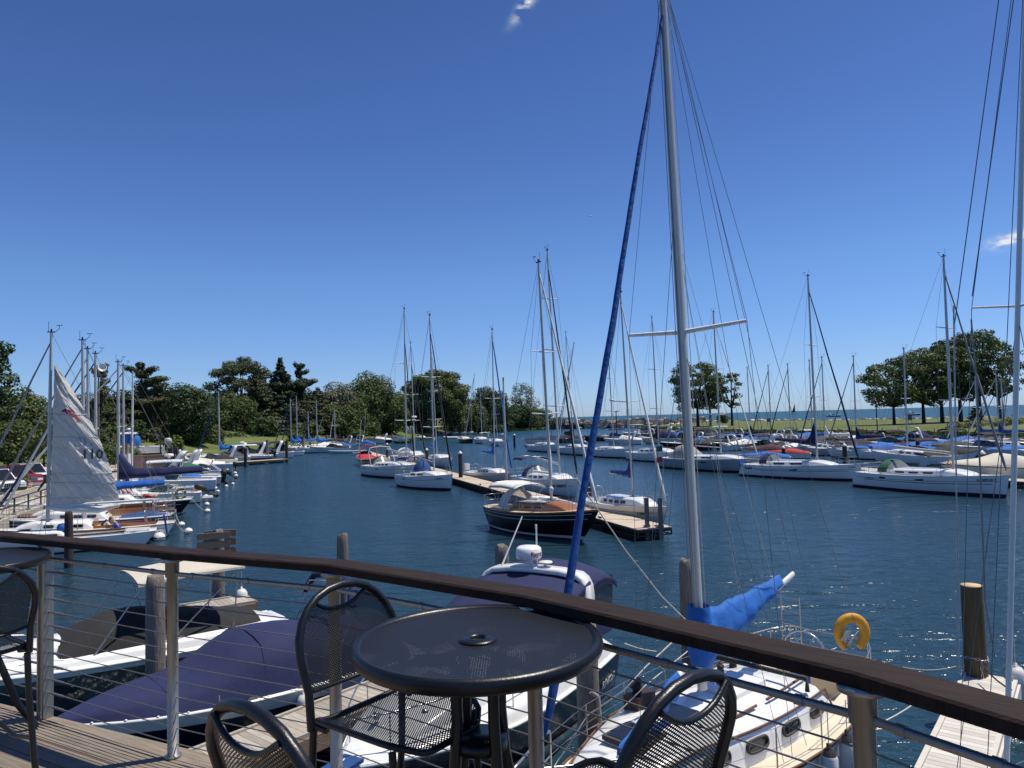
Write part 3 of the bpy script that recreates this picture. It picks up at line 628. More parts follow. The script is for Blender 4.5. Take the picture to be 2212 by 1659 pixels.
# ------------------------------------------------------------------ boats: x to the bow, y to port, z up from the waterline
class Hull:
    def __init__(s, L, B, fs=1.0, fb=1.3, tw=.7, oa=.25, of=.7, kind='sail', full=.42):
        s.L, s.B, s.fs, s.fb, s.tw, s.oa, s.of, s.kind, s.full = L, B, fs, fb, tw, oa, of, kind, full
    def bw(s, u):
        m = s.full
        if u > m: q = (u - m) / (1 - m); return max(.012, s.B / 2 * (1 - q ** (2.1 if s.kind == 'sail' else 2.7)))
        q = (m - u) / m; return s.B / 2 * (1 - (1 - s.tw) * q * q)
    def zs(s, u):
        if s.kind == 'sail': return s.fs + (s.fb - s.fs) * max(0, u) ** 1.8 - .06 * math.sin(math.pi * u)
        return s.fs + (s.fb - s.fs) * u ** 1.5
    def pt(s, u, h, side=1, out=0, inset=1.0):
        z = s.zs(u) * h if h > 0 else h
        hh = max(h, -.4)
        x = lerp(-s.L / 2 + s.oa * (1 - hh), s.L / 2 - s.of * (1 - hh) ** 1.15, u)
        if s.kind == 'sail':
            lo = .80 - .45 * u ** 3; k = lo + (1 - lo) * (max(hh, 0) ** .55)
            if h < 0: k = lo * (1 + h * 1.6)
        else:
            lo = .84 - .50 * u ** 2.2; k = lo + (1 - lo) * max(hh, 0) ** (.7 + u)
            if h < 0: k = lo * (1 + h * 2.0)
        return V((x, side * (s.bw(u) * k * inset + out), z))
    US = [0, .05, .12, .2, .3, .4, .5, .6, .7, .78, .85, .91, .96, 1.0]
    def mesh(s, t, mats, boot=.09, rail=.05, name='hull', n2=None):
        """mats: topsides, boot stripe, bottom, rub rail (and a second topside colour above the height fraction n2)"""
        b = MB(); m = s
        z0 = s.fs
        hs = [(1.0, 3), (1 - rail, 0), (.74, 0), (.5, 0), (.28, 0), (boot / z0 + .07, 1), (boot / z0 - .02, 2), (-.02, 2), (-.35, 2)]
        if n2: hs = [(1.0, 3), (1 - rail, 4), (n2 + (1 - n2) / 2, 4), (n2, 0), (n2 / 2, 0), (boot / z0 + .07, 1), (boot / z0 - .02, 2), (-.02, 2), (-.35, 2)]
        for side in (1, -1):
            vs = [s.pt(u, h, side) for u in s.US for h, _ in hs]; k = len(hs)
            for i in range(len(s.US) - 1):
                for j in range(k - 1):
                    f = (i * k + j, i * k + j + 1, (i + 1) * k + j + 1, (i + 1) * k + j)
                    if (i, j) == (0, 0): b.add(vs, [f if side == 1 else f[::-1]], hs[j][1])
                    else:
                        o = len(b.v) - len(vs); b.f.append(tuple(q + o for q in (f if side == 1 else f[::-1]))); b.m.append(hs[j][1]); b.sm.append(True)
        q = [s.pt(0, h, 1) for h, _ in hs] + [s.pt(0, h, -1) for h, _ in hs][::-1]
        b.add(q, [tuple(range(len(q)))], 4 if n2 else 0, False)
        return b.build(name, mats, t)
    def deck(s, t, m, cockpit=None, name='deck', depth=.42, wid=.62, crown=.05, floor=None):
        b = MB(); us = list(s.US)
        if cockpit: us = sorted(set([u for u in us if abs(u - cockpit[0]) > .015 and abs(u - cockpit[1]) > .015] + [cockpit[0], cockpit[0] + .004, cockpit[1], cockpit[1] + .004]))
        rows, mis = [], []
        for u in us:
            e = s.pt(u, 1); w, z = max(.01, e.y - .01), e.z - .012; x = e.x - (.01 if u > .95 else 0)
            inside = cockpit and cockpit[0] + .002 < u < cockpit[1] + .002
            d = depth if inside else -crown
            k = wid
            rows.append([V((x, w, z)), V((x, w * k, z + crown * .6)), V((x, w * k * .98, z - d if inside else z + crown * .7)), V((x, 0, z - d)),
                         V((x, -w * k * .98, z - d if inside else z + crown * .7)), V((x, -w * k, z + crown * .6)), V((x, -w, z))])
        b.grid(rows, 0, smooth=False)
        return b.build(name, [m], t)
    def edge(s, t, m, r=.025, name='toe_rail', h=1.0, u0=0, u1=1, out=0, sides=(1, -1), lift=0):
        for sd in sides:
            b = MB(); b.tube([s.pt(lerp(u0, u1, k / 14), h, sd, out) + V((0, 0, lift)) for k in range(15)], r, 5); b.build(name, m, t)
def place(stern, bow):
    s_, b_ = V((stern[0], stern[1], 0)), V((bow[0], bow[1], 0)); d = b_ - s_
    return (s_ + b_) / 2, math.atan2(d.y, d.x), d.length
def loc_of(t, p):                    # world point -> the boat's own frame
    c, s_ = math.cos(-t.rotation_euler.z), math.sin(-t.rotation_euler.z); q = V(p) - t.location
    return V((q.x * c - q.y * s_, q.x * s_ + q.y * c, q.z))
def lettering(t, text, loc, xd, up, size, m, name='lettering', ext=.003, shear=0):
    cu_ = bpy.data.curves.new(name, 'FONT'); cu_.body = text; cu_.size = size; cu_.extrude = ext; cu_.align_x = 'CENTER'; cu_.align_y = 'CENTER'; cu_.resolution_u = 2; cu_.shear = shear; cu_.offset = size * .022
    tmp = bpy.data.objects.new(name, cu_); C.objects.link(tmp); dg = bpy.context.evaluated_depsgraph_get(); dg.update()
    me = bpy.data.meshes.new_from_object(tmp.evaluated_get(dg)); me.materials.clear(); me.materials.append(m)
    bpy.data.objects.remove(tmp); bpy.data.curves.remove(cu_)
    o = bpy.data.objects.new(name, me); C.objects.link(o); o.parent = t
    x = V(xd).normalized(); y = V(up).normalized(); z = x.cross(y).normalized(); y = z.cross(x)
    o.matrix_local = Matrix(((x.x, y.x, z.x, loc[0]), (x.y, y.y, z.y, loc[1]), (x.z, y.z, z.z, loc[2]), (0, 0, 0, 1)))
    return o
def hull_text(t, H, text, u, h, side, size, m, shear=0):
    a, b = H.pt(u - .02, h, side), H.pt(u + .02, h, side); c = H.pt(u, h, side)
    xd = (b - a) * (1 if side < 0 else -1); up = H.pt(u, h + .1, side) - H.pt(u, h - .1, side)
    n = xd.cross(up).normalized()
    return lettering(t, text, c + n * .02, xd, up, size, m, shear=shear)
def line(t, pts, r=.006, m=wire, name='shroud', seg=4):
    b = MB(); b.tube(pts, r, seg); return b.build(name, m, t)
def cabin(t, H, u0, u1, w, h, m, name='cabin', front=.28, back=.04, z0=None, tail=1.0, crown=.07):
    """trunk cabin: w fraction of the deck width, front slope share"""
    b = MB(); rows = []; n = 12
    def prof(k):
        u = lerp(u0, u1, k); e = H.pt(u, 1); ww = min(e.y * w, H.B / 2 * w)
        hh = h * min(1, max(0, (1 - k) / front)) ** .6 if k > 1 - front else h * min(1, .25 + .75 * k / max(back, .001)) if k < back else h
        return e.x, ww, e.z - .015, hh * lerp(tail, 1, min(1, k * 1.6))
    for i in range(n + 1):
        k = i / n; x, ww, z, hh = prof(k)
        rows.append([V((x, ww, z)), V((x, ww * .97, z + hh * .55)), V((x, ww * .93, z + hh * .86)), V((x, ww * .84, z + hh)), V((x, ww * .45, z + hh + crown * .8)), V((x, 0, z + hh + crown)),
                     V((x, -ww * .45, z + hh + crown * .8)), V((x, -ww * .84, z + hh)), V((x, -ww * .93, z + hh * .86)), V((x, -ww * .97, z + hh * .55)), V((x, -ww, z))])
    b.grid(rows); b.add(rows[0], [tuple(range(11))], 0, False); b.add(rows[-1], [tuple(range(11))[::-1]], 0, False)
    o = b.build(name, m, t)
    return o, prof
def portlight(o, prof, k0, k1, side, m=glassd, frac=(.30, .72), frame=None, name='window'):
    def q(k, f):
        x, ww, z, hh = prof(k); y = ww * lerp(1, .955, min(1, f / .7)); return V((x, side * (y + .006), z + hh * f))
    km = .12 * (k1 - k0)
    lp = [q(k0 + km, frac[0]), q(k1 - km, frac[0]), q(k1, lerp(*frac, .35)), q(k1 - km * .6, frac[1]), q(k0 + km * .6, frac[1]), q(k0, lerp(*frac, .6))]
    if frame: lp = [q(lerp(k0, k1, .5 + .5 * math.copysign(abs(math.cos(a)) ** .55, math.cos(a))), lerp(*frac, .5 + .5 * math.copysign(abs(math.sin(a)) ** .7, math.sin(a)))) for a in [k * math.pi / 8 for k in range(16)]]
    b = MB(); b.slab(lp, (0, side * .018, 0)); w = b.build(name, m, o)
    if frame:
        f = MB(); c = sum(lp, V()) / len(lp); f.tube([c + (p - c) * 1.10 + V((0, side * .018, 0)) for p in lp + lp[:2]], .022, 5); f.build('frame', frame, w)
    return w
def sailcover(t, a, bnd, h0, h1, w, m, name='sail_cover', peak=1.0, seed=0, droop=.05):
    """cover over a flaked sail on the boom from the mast end a to the outer end bnd"""
    rnd = random.Random(seed); a, bnd = V(a), V(bnd); d = (bnd - a); s = V((-d.y, d.x, 0)).normalized(); b = MB(); rows = []; n = 30
    for i in range(n + 1):
        k = i / n; p = a + d * k + s * (.10 * w * math.sin(k * 23 + seed))
        hh = lerp(h0, h1, k ** .8) * (1 + rnd.uniform(-.03, .03) + .022 * math.sin(k * 31 + seed)); tip = peak * max(0, 1 - k / .22) ** 1.6
        ww = w * (1 - .35 * k) * (1 if k < .97 else .5) * (1 + rnd.uniform(-.1, .1)); lo = droop * (1 - .8 * k) * (1 + rnd.uniform(-.2, .3)) + .12 * (1 - k)
        if k == 0: ww *= .8
        ww *= 1 + .08 * math.sin(k * 44 + seed * 2); lo *= 1 + .15 * math.sin(k * 27)
        rows.append([p + V((0, 0, hh + tip)), p + s * ww * .35 + V((0, 0, hh * .8 + tip * .75)), p + s * ww * .85 + V((0, 0, hh * .35 + tip * .25)), p + s * ww + V((0, 0, .02)), p + s * ww * .5 - V((0, 0, lo)),
                     p - s * ww * .5 - V((0, 0, lo)), p - s * ww + V((0, 0, .02)), p - s * ww * .85 + V((0, 0, hh * .35 + tip * .25)), p - s * ww * .35 + V((0, 0, hh * .8 + tip * .75))])
    b.grid(rows, 0, True, caps=True); return b.build(name, m, t)
def furled(t, a, b_, r, m, name='furled_jib', twist=14, seed=1):
    """a sail rolled round its stay: a thin tapered roll with a spiral edge"""
    rnd = random.Random(seed); a, b_ = V(a), V(b_); n = 26; d = b_ - a; L = d.length
    x = V((d.y, -d.x, 0)).normalized() if abs(d.x) + abs(d.y) > 1e-4 else V((1, 0, 0)); y = d.normalized().cross(x)
    mb = MB(); rows = []
    for i in range(n * 2 + 1):
        k = i / (2 * n); ph = k * twist; rr = r * lerp(1.0, .42, k) * (1 if 0 < i < 2 * n else .5)
        if k < .05: rr *= .55 + 9 * k
        rows.append([a + d * k + (x * math.cos(q) + y * math.sin(q)) * rr * (1 + .28 * math.cos(q - ph) ** 3 + rnd.uniform(-.04, .04)) for q in [j * 2 * math.pi / 9 for j in range(9)]])
    mb.grid(rows, 0, True, caps=True); return mb.build(name, m, t)
def canopy(t, x0, x1, w, z, m, name='bimini', sag=.06, arch=.16, drop=.10, th=.02, z1=None):
    """stretched canvas roof, curved both ways, with a turned down edge"""
    b = MB(); rows = []; n = 8
    z1 = z if z1 is None else z1
    for i in range(n + 1):
        k = i / n; x = lerp(x0, x1, k); zz = lerp(z, z1, k) - sag * abs(math.sin(2 * math.pi * k)) * .4 - (arch * .5) * (2 * k - 1) ** 4
        r = [V((x, w * q, zz - arch * abs(q) ** 2.4)) for q in (-1, -.75, -.4, 0, .4, .75, 1)]
        rows.append([r[0] - V((0, 0, drop))] + r + [r[-1] - V((0, 0, drop))])
    b.grid(rows); lo = [[p - V((0, 0, th)) for p in r] for r in rows]; b.grid(lo)
    for rr, ll in ((rows[0], lo[0]), (rows[-1], lo[-1])): b.grid([rr, ll], smooth=False)
    return b.build(name, m, t)
def bow_frames(t, xs, zfoot, w, z, xf, r=.014, m=chrome):
    for x in xs:
        b = MB(); b.tube([(xf, w, zfoot), (x, w, z - .22), (x, w * .8, z - .06), (x, 0, z), (x, -w * .8, z - .06), (x, -w, z - .22), (xf, -w, zfoot)], r, 5); b.build('bimini_frame', m, t)
def dodger(t, x0, x1, w, z0, h, m, win=vinyl):
    """spray hood: cloth arch aft, clear panels forward"""
    b = MB(); rows = []
    for k in range(7):
        u = k / 6; x = lerp(x0, x1, u); hh = h * (1 - .92 * max(0, u - .45) / .55 if u > .45 else 1 - .06 * (1 - u / .45)); ww = w * (1 - .10 * u)
        rows.append([V((x + (.10 if u < .4 else 0) * (1 - abs(q)), ww * math.sin(q * 1.45) / math.sin(1.45), z0 + hh * max(0, (math.cos(q * 1.45) - .12)) / .88)) for q in (-1, -.8, -.55, -.25, 0, .25, .55, .8, 1)])
    b.grid(rows[:4]); o = b.build('dodger', m, t)
    f = MB(); f.grid(rows[3:]); f.build('dodger_window', win, o)
    e = MB(); e.tube([p + V((.0, 0, .006)) for p in rows[3]], .022, 5); e.build('dodger_seam', m, o)
    return o
def stanchions(t, H, u0, u1, n, h=.58, sides=(1, -1), r=.011, wires=2, wr=.005, m=chrome, each=True):
    for sd in sides:
        tops = []; one = MB()
        for i in range(n):
            u = lerp(u0, u1, i / (n - 1)); p = H.pt(u, 1, sd, -.05); q = p + V((0, 0, h)); tops.append((p, q))
            if each: b = MB(); b.tube([p, q], r, 5); b.build('stanchion', m, t)
            else: one.tube([p, q], r, 5)
        for w in range(wires): one.tube([p.lerp(q, 1 - .45 * w) for p, q in tops], wr, 4)
        one.build('lifeline', m, t)
def pulpit(t, H, u0=.86, h=.62, r=.014, m=chrome):
    L_ = [H.pt(lerp(u0, 1.0, k / 4), 1, 1, -.04) for k in range(5)]; Rr = [V((p.x, -p.y, p.z)) for p in L_][::-1]
    b = MB(); up = V((0, 0, h)); fw = V((.12, 0, 0))
    b.tube([p + up + fw * (i / 4) for i, p in enumerate(L_)] + [p + up + fw * (1 - i / 4) for i, p in enumerate(Rr)], r, 5)
    b.tube([p + up * .5 for p in L_] + [p + up * .5 for p in Rr], r * .8, 5)
    for p in (L_[0], L_[2], Rr[2], Rr[4]): b.tube([p, p + up], r, 5)
    b.build('pulpit', m, t)
def pushpit(t, H, u1=.10, h=.62, r=.014, m=chrome):
    P = [H.pt(u1, 1, 1, -.04), H.pt(.05, 1, 1, -.04), H.pt(.0, 1, 1, -.12), H.pt(.0, 1, -1, -.12), H.pt(.05, 1, -1, -.04), H.pt(u1, 1, -1, -.04)]
    b = MB(); up = V((0, 0, h)); b.tube([p + up for p in P], r, 5); b.tube([p + up * .5 for p in P], r * .8, 5)
    for p in P: b.tube([p, p + up], r, 5)
    b.build('pushpit', m, t)
def mast_on(t, foot, top, r, m=alu, spread=((.5, .9),), jib=None, jibfoot=None, jibtop=.98, back=None, chain=None, wr=.009, boomz=None, boom=None, cover=None, cov=(.42, .2, .17, .7),
            gear=True, wires=True, far=False, boomm=None, boomr=.05, seed=0):
    """mast with spreaders, stays, boom and covers; all points in the boat's frame"""
    foot, top = V(foot), V(top); d = top - foot
    b = MB(); b.tube([foot, foot + d * .6, top], [r, r, r * .72], 8, flat=.75); mo = b.build('mast', m, t)
    ch = chain or [V((foot.x - .1, 1.0, foot.z - .4)), V((foot.x - .1, -1.0, foot.z - .4))]
    tips = {1: [], -1: []}
    for f, l in spread:
        p = foot + d * f
        for sd in (1, -1):
            e = p + V((-.06, sd * l, .06)); s = MB(); s.tube([p, e], [r * .42, r * .3], 6, flat=.5); s.build('spreader', spar, mo); tips[sd].append(e)
    if wires:
        segs = []
        for sd, c in ((1, ch[0]), (-1, ch[1])):
            segs.append(('shroud', [top - d * .02] + tips[sd][::-1] + [c]))
            if spread: segs.append(('shroud', [foot + d * (spread[0][0] - .01), c + V((.25, 0, 0))])); 
        if back is not None: segs.append(('backstay', [top, back]))
        if jibfoot is not None and jib is None: segs.append(('forestay', [foot + d * jibtop, jibfoot]))
        if far:
            q = MB()
            for _, p in segs: q.tube(p, wr, 3, caps=False)
            q.build('rigging', wire, t)
        else:
            for nme, p in segs: line(t, p, wr, name=nme)
    if jib is not None: furled(t, V(jibfoot) + V((0, 0, .25)), foot + d * jibtop - V((0, 0, .1)), jib[1], jib[0], seed=seed)
    if boom is not None:
        g = foot + d * ((boomz - foot.z) / d.z); e = V(boom)
        q = MB(); q.tube([g, e], boomr, 7, flat=.7); q.build('boom', boomm or m, t)
        if cover is not None: sailcover(t, g + V((-.02, 0, .04)), g.lerp(e, .94) + V((0, 0, .04)), cov[0], cov[1], cov[2], cover, peak=cov[3], seed=seed)
    if gear:
        q = MB(); q.box(top + V((0, 0, .02)), (.35, .08, .05)); q.tube([top + V((.12, 0, 0)), top + V((.12, 0, .55))], .010, 4); q.tube([top + V((-.15, 0, 0)), top + V((-.35, 0, .22)), top + V((-.35, 0, .34))], .012, 4)
        q.box(top + V((-.35, 0, .36)), (.26, .03, .03)); q.box(top + V((.0, 0, .10)), (.07, .07, .14)); q.build('masthead_gear', rubber, mo)
    return mo
def sailboat(label, stern, bow, beam, fs=1.0, fb=1.3, hull=gel, boot=blueboot, bot=bottom, deck=gel, rail=None, tw=.7, oa=.2, of=.7, cab=(.30, .74, .62, .42), cabm=None, wins=3, winf=(.30, .72),
             ck=(.05, .29), mast=None, dodg=None, bim=None, far=False, lines=True, group=None, name='sailboat', cat='sailboat', stripe=True, portl=(), full=.42):
    c, rz, L = place(stern, bow); t = thing(name, label, cat, c, rz, group)
    H = Hull(L, beam, fs, fb, tw, oa, of, 'sail', full)
    H.mesh(t, [hull, boot, bot, rail or hull]); H.deck(t, deck, ck)
    if not far:
        H.edge(t, rail or chrome, .02)
        if stripe: H.edge(t, boot, .013, 'stripe', .72, .04, .96, .004)
    prof = None
    if cab:
        o, prof = cabin(t, H, cab[0], cab[1], cab[2], cab[3], cabm or deck)
        for sd in (1, -1):
            for i in range(wins):
                k0 = .12 + i * .55 / wins; portlight(o, prof, k0, k0 + .40 / wins, sd, frac=winf)
        if not far:
            x, ww, z, hh = prof(.62); h_ = MB(); h_.box((x, 0, z + hh + .075), (.5, .5, .05)); h_.build('hatch', glassd, o)
            h_ = MB(); x, ww, z, hh = prof(.03); h_.box((x - .01, 0, z + hh * .55), (.04, ww * .62, hh * .85)); h_.build('companionway', darkwood, o)
    for u, w in portl:
        for sd in (1, -1):
            a, b_ = H.pt(u - w, .74, sd, .008), H.pt(u + w, .74, sd, .008); q = MB(); q.slab([a, b_, b_ + V((0, 0, .13)), a + V((0, 0, .13))], (0, sd * .012, 0)); q.build('hull_window', glassd, t)
    if mast:
        M_ = dict(mast); u = M_.pop('u', .58); tp = M_.pop('px', None); z0 = M_.pop('z0', None); fx = M_.pop('foot', None)
        e = H.pt(u, 1)
        if z0 is None: z0 = e.z + (cab[3] + .05 if cab and cab[0] < u < cab[1] else .03)
        foot = V((e.x, 0, z0))
        if fx:                        # (pixel of the mast foot): slide the foot along the centreline to it
            w = t.matrix_basis; best = None
            for k in range(101):
                p = V((lerp(-.1, .4, k / 100) * L, 0, z0)); q = PX(t.location + Matrix.Rotation(rz, 3, 'Z') @ p)
                if best is None or abs(q[0] - fx) < best[0]: best = (abs(q[0] - fx), p)
            foot = best[1]
        wp = t.location + Matrix.Rotation(rz, 3, 'Z') @ foot
        if tp: top = loc_of(t, WD(tp[0], tp[1], wp.y))
        else: top = foot + V((-.02 * M_['h'], 0, M_['h']))
        M_.pop('h', None)
        bl = M_.pop('boomlen', None); bz = M_.get('boomz')
        if bl: M_['boomz'] = bz if bz else foot.z + .75; M_['boom'] = V((foot.x - bl, 0, M_['boomz'] + M_.pop('rise', .12)))
        ch = [H.pt(min(.98, u - .02), 1, 1, -.06), H.pt(min(.98, u - .02), 1, -1, -.06)]
        ch = [V((foot.x - .12, q.y, q.z)) for q in ch]
        mast_on(t, foot, top, chain=ch, jibfoot=H.pt(.985, 1) * 1.0 + V((0, -H.pt(.985, 1).y, .05)), back=V((-L / 2 + .1, 0, fs)), far=far, **M_)
    zc = H.zs(.3) + (cab[3] if cab else .3)
    if dodg:
        x = H.pt(cab[0], 1).x; dodger(t, x - .75, x + .75, beam * .36, H.zs(.3) + .12, .95 + (cab[3] - .4) * .6, dodg)
    if bim:
        x0, x1 = H.pt(.05, 1).x, H.pt(cab[0] - .02, 1).x - (.3 if dodg else 0); z = H.zs(.1) + 1.75
        canopy(t, x0, x1, beam * .36, z, bim); bow_frames(t, (x0 + .1, (x0 + x1) / 2, x1 - .1), H.zs(.1), beam * .37, z - .04, (x0 + x1) / 2)
    if lines and not far:
        stanchions(t, H, .14, .84, 5, each=False); pulpit(t, H); pushpit(t, H)
        q = MB(); x = H.pt(ck[0] + .06, 1).x; q.tube([V((x, 0, fs - .4)), V((x, 0, fs + .45))], .05, 6)
        q.tube([V((x + .03, .38 * math.cos(a), fs + .42 + .38 * math.sin(a))) for a in [k * math.pi / 8 for k in range(17)]], .014, 4); q.build('wheel', chrome, t)
    elif lines:
        stanchions(t, H, .06, .94, 5, wr=.009, each=False, r=.014)
    return t, H, prof
# ------------------------------------------------------------------ motor boats
def power_hull(label, stern, bow, beam, fs=.85, fb=1.25, hull=gel, boot=None, top=None, deck=gel, ck=(.04, .5), name='motor_boat', cat='motor boat', group=None, tw=.9, of=1.3, bot=bottom, n2=None, rail=rubber, full=.45, far=False, depth=.5, boot_z=.09):
    c, rz, L = place(stern, bow); t = thing(name, label, cat, c, rz, group)
    H = Hull(L, beam, fs, fb, tw, .1, of, 'power', full)
    H.mesh(t, [hull, boot or hull, bot, rail, top or gel], n2=n2, rail=.035, boot=boot_z)
    H.deck(t, deck, ck, wid=.78, crown=.10, depth=depth)
    if not far: H.edge(t, gel if rail is rubber else rail, .03, 'rub_rail', .98)
    return t, H, L
def cover_over(t, H, u0, u1, prof, m, name='canvas_cover', w=.97, seed=1, low=.02, sec=((.86, .45), (.66, .80), (.35, .97))):
    """canvas drawn over the cockpit: prof is (share, height) along the boat"""
    rnd = random.Random(seed); b = MB(); rows = []; n = 14
    for i in range(n + 1):
        k = i / n; u = lerp(u0, u1, k); e = H.pt(u, 1); h = pw(prof, k) * rnd.uniform(.97, 1.03); yy = e.y * w
        rows.append([V((e.x, yy * q, e.z + low + h * hh * (1 + rnd.uniform(-.02, .02)))) for q, hh in ((1.015, -.06), (1.0, .02), *sec, (0, 1.03), *[(-a_, b_) for a_, b_ in sec[::-1]], (-1.0, .02), (-1.015, -.06))])
    b.grid(rows); b.add(rows[0], [tuple(range(11))], 0, False); b.add(rows[-1], [tuple(range(11))[::-1]], 0, False)
    return b.build(name, m, t)
def windscreen(t, H, u, h, rake=.7, w=.80, m=glassb, fr=chrome, side=1.3):
    e = H.pt(u, 1); y = H.bw(u) * w; x = e.x; z = e.z + .08; e2 = H.pt(u - side / H.L, 1)
    P = [V((x - side, y * 1.08, e2.z + .05)), V((x - .15, y * .8, z)), V((x, 0, z + .03)), V((x - .15, -y * .8, z)), V((x - side, -y * 1.08, e2.z + .05))]
    T = [p + V((-rake, 0, h * (1 if 0 < i < 4 else .85))) * (1 if 0 < i < 4 else .9) - V((0, p.y * .08, 0)) for i, p in enumerate(P)]
    b = MB(); b.grid([P, T], smooth=False); o = b.build('windscreen', m, t)
    f = MB(); f.tube(T, .018, 5)
    for p, q in zip(P, T): f.tube([p, q], .014, 5)
    f.build('windscreen_frame', fr, o); return o
def arch_on(t, H, u, h, m=gel, wd=.34, rake=.55, th=.09, w=.95, name='radar_arch'):
    e = H.pt(u, 1); y = H.bw(u) * w; b = MB(); rows = []
    path = [(0, y, e.z), (-rake * .5, y * .985, e.z + h * .5), (-rake * .78, y * .965, e.z + h * .76), (-rake * .9, y * .925, e.z + h * .88), (-rake * .96, y * .86, e.z + h * .95), (-rake, y * .77, e.z + h * .99), (-rake, y * .45, e.z + h + .035), (-rake, 0, e.z + h + .05)]
    path = path + [(x, -yy, z) for x, yy, z in path[:-1][::-1]]
    P = [V((e.x + x, yy, z)) for x, yy, z in path]
    for i, p in enumerate(P):
        d = (P[min(i + 1, len(P) - 1)] - P[max(i - 1, 0)]).normalized(); n = V((0, -d.z, d.y)).normalized() * th / 2
        wl_ = wd * (1.5 if i in (0, len(P) - 1) else 1)
        rows.append([p + V((wl_ / 2, 0, 0)) + n, p + V((wl_ / 2 - .04, 0, 0)) + n * 1.5, p - V((wl_ / 2 - .04, 0, 0)) + n * 1.5, p - V((wl_ / 2, 0, 0)) + n, p - V((wl_ / 2, 0, 0)) - n, p + V((wl_ / 2, 0, 0)) - n])
    b.grid(rows, 0, True, caps=True); return b.build(name, m, t)
def outboard(t, x, y, z, m=rubber, s=1.0, tilt=.5, name='outboard_motor'):
    b = MB(); c, q = math.cos(tilt), math.sin(tilt)
    def P(dx, dy, dz): return V((x - (dx * c + dz * -q) * s * 1.0 - .15, y + dy * s, z + (dz * c + dx * q * .4) * s))
    rows = []
    for dz, w, l0, l1 in ((.75, .12, .0, .30), (.68, .19, -.10, .45), (.40, .21, -.12, .50), (.15, .17, -.05, .40), (.05, .10, .05, .28), (-.45, .06, .08, .24), (-.50, .10, .02, .34), (-.72, .05, .05, .30)):
        rows.append([P(l0, w, dz), P((l0 + l1) / 2, w * 1.15, dz), P(l1, w, dz), P(l1, -w, dz), P((l0 + l1) / 2, -w * 1.15, dz), P(l0, -w, dz)])
    b.grid(rows, 0, True, caps=True); o = b.build(name, m, t)
    k = MB(); k.lathe([(.0, -.06), (.16 * s, -.02), (.15 * s, .02), (.0, .05)], 8, P(.40, 0, -.6)); k.build('propeller', m, o); return o
def seats(t, H, us, m=gel2):
    for u in us:
        e = H.pt(u, 1); b = MB(); b.box((e.x, e.y * .38, e.z - .12), (.5, .5, .3)); b.box((e.x - .24, e.y * .38, e.z + .15), (.10, .5, .5)); b.build('seat', m, t)
def dome_radar(t, p, r=.3, name='radar_dome'):
    b = MB(); b.lathe([(r * .3, -.22), (r * .22, -.05), (r * .9, -.02), (r, .03), (r * .96, .16), (r * .7, .22), (.0, .235)], 20, p); return b.build(name, plwhite, t)
def fender(t_or_none, p, m=fenderm, r=.11, h=.55, label=None, cap=None, group=None):
    b = MB(); b.lathe([(.0, 0), (r * .55, .02), (r, .10), (r, h - .12), (r * .6, h - .02), (.03, h), (.03, h + .06), (0, h + .07)], 12)
    if cap is None: o = b.build('fender', m)
    else: o = b.build('fender', m)
    o.location = p; tag(o, label, 'fender', group)
    if cap: c = MB(); c.lathe([(r * 1.005, h - .125), (r * .62, h - .018), (.034, h + .004), (.034, h + .064), (0, h + .074)], 12); c.build('fender_cap', cap, o)
    q = MB(); q.tube([(0, 0, h + .05), (0, 0, h + .5)], .008, 4); q.build('lanyard', rope, o)
    return o
def piling(label, p, top, r, m=pile, cap=None, group=None, ragged=True, name='piling', seed=0, cat='piling'):
    rnd = random.Random(seed); b = MB(); n = 14; rows = []; zz = [-1.2, 0, top * .35, top * .7, top - .25, top - .06, top]
    for i, z in enumerate(zz):
        k = 1.0 - .10 * max(0, z) / top - (.22 if ragged and i == 6 else .06 if ragged and i == 5 else 0)
        rows.append([V((r * k * math.cos(a) * (1 + .05 * math.sin(3 * a + seed)), r * k * math.sin(a) * (1 + .05 * math.cos(2 * a)), z + (rnd.uniform(-.05, .03) if ragged and i >= 5 else 0))) for a in [j * 2 * math.pi / n for j in range(n)]])
    b.grid(rows, 0, True, caps=True); o = b.build(name, m); o.location = (p[0], p[1], 0); tag(o, label, cat, group)
    if cap: c = MB(); c.lathe([(r * .98, top - .03), (r * 1.0, top + .03), (.02, top + r * 1.15), (0, top + r * 1.17)], 14); c.build('cone_cap', cap, o)
    return o
def buoy(label, p, r=.22, stripe=True, group='white mooring buoys'):
    b = MB(); b.lathe([(.0, -r * .7), (r * .6, -r * .62), (r * .95, -r * .2), (r, .02), (r * .97, .3 * r), (r * .8, .62 * r), (r * .5, .88 * r), (r * .15, 1.0 * r), (.0, r)], 16)
    o = b.build('mooring_buoy', plwhite); o.location = (p[0], p[1], r * .35); tag(o, label, 'buoy', group)
    if stripe: c = MB(); c.lathe([(r * 1.015, .06 * r), (r * 1.012, .22 * r)], 16); c.build('stripe', txt, o)
    c = MB(); c.tube([(0, 0, r * .95), (0, 0, r * 1.25)], r * .1, 5); c.build('eye', chrome, o)
    return o
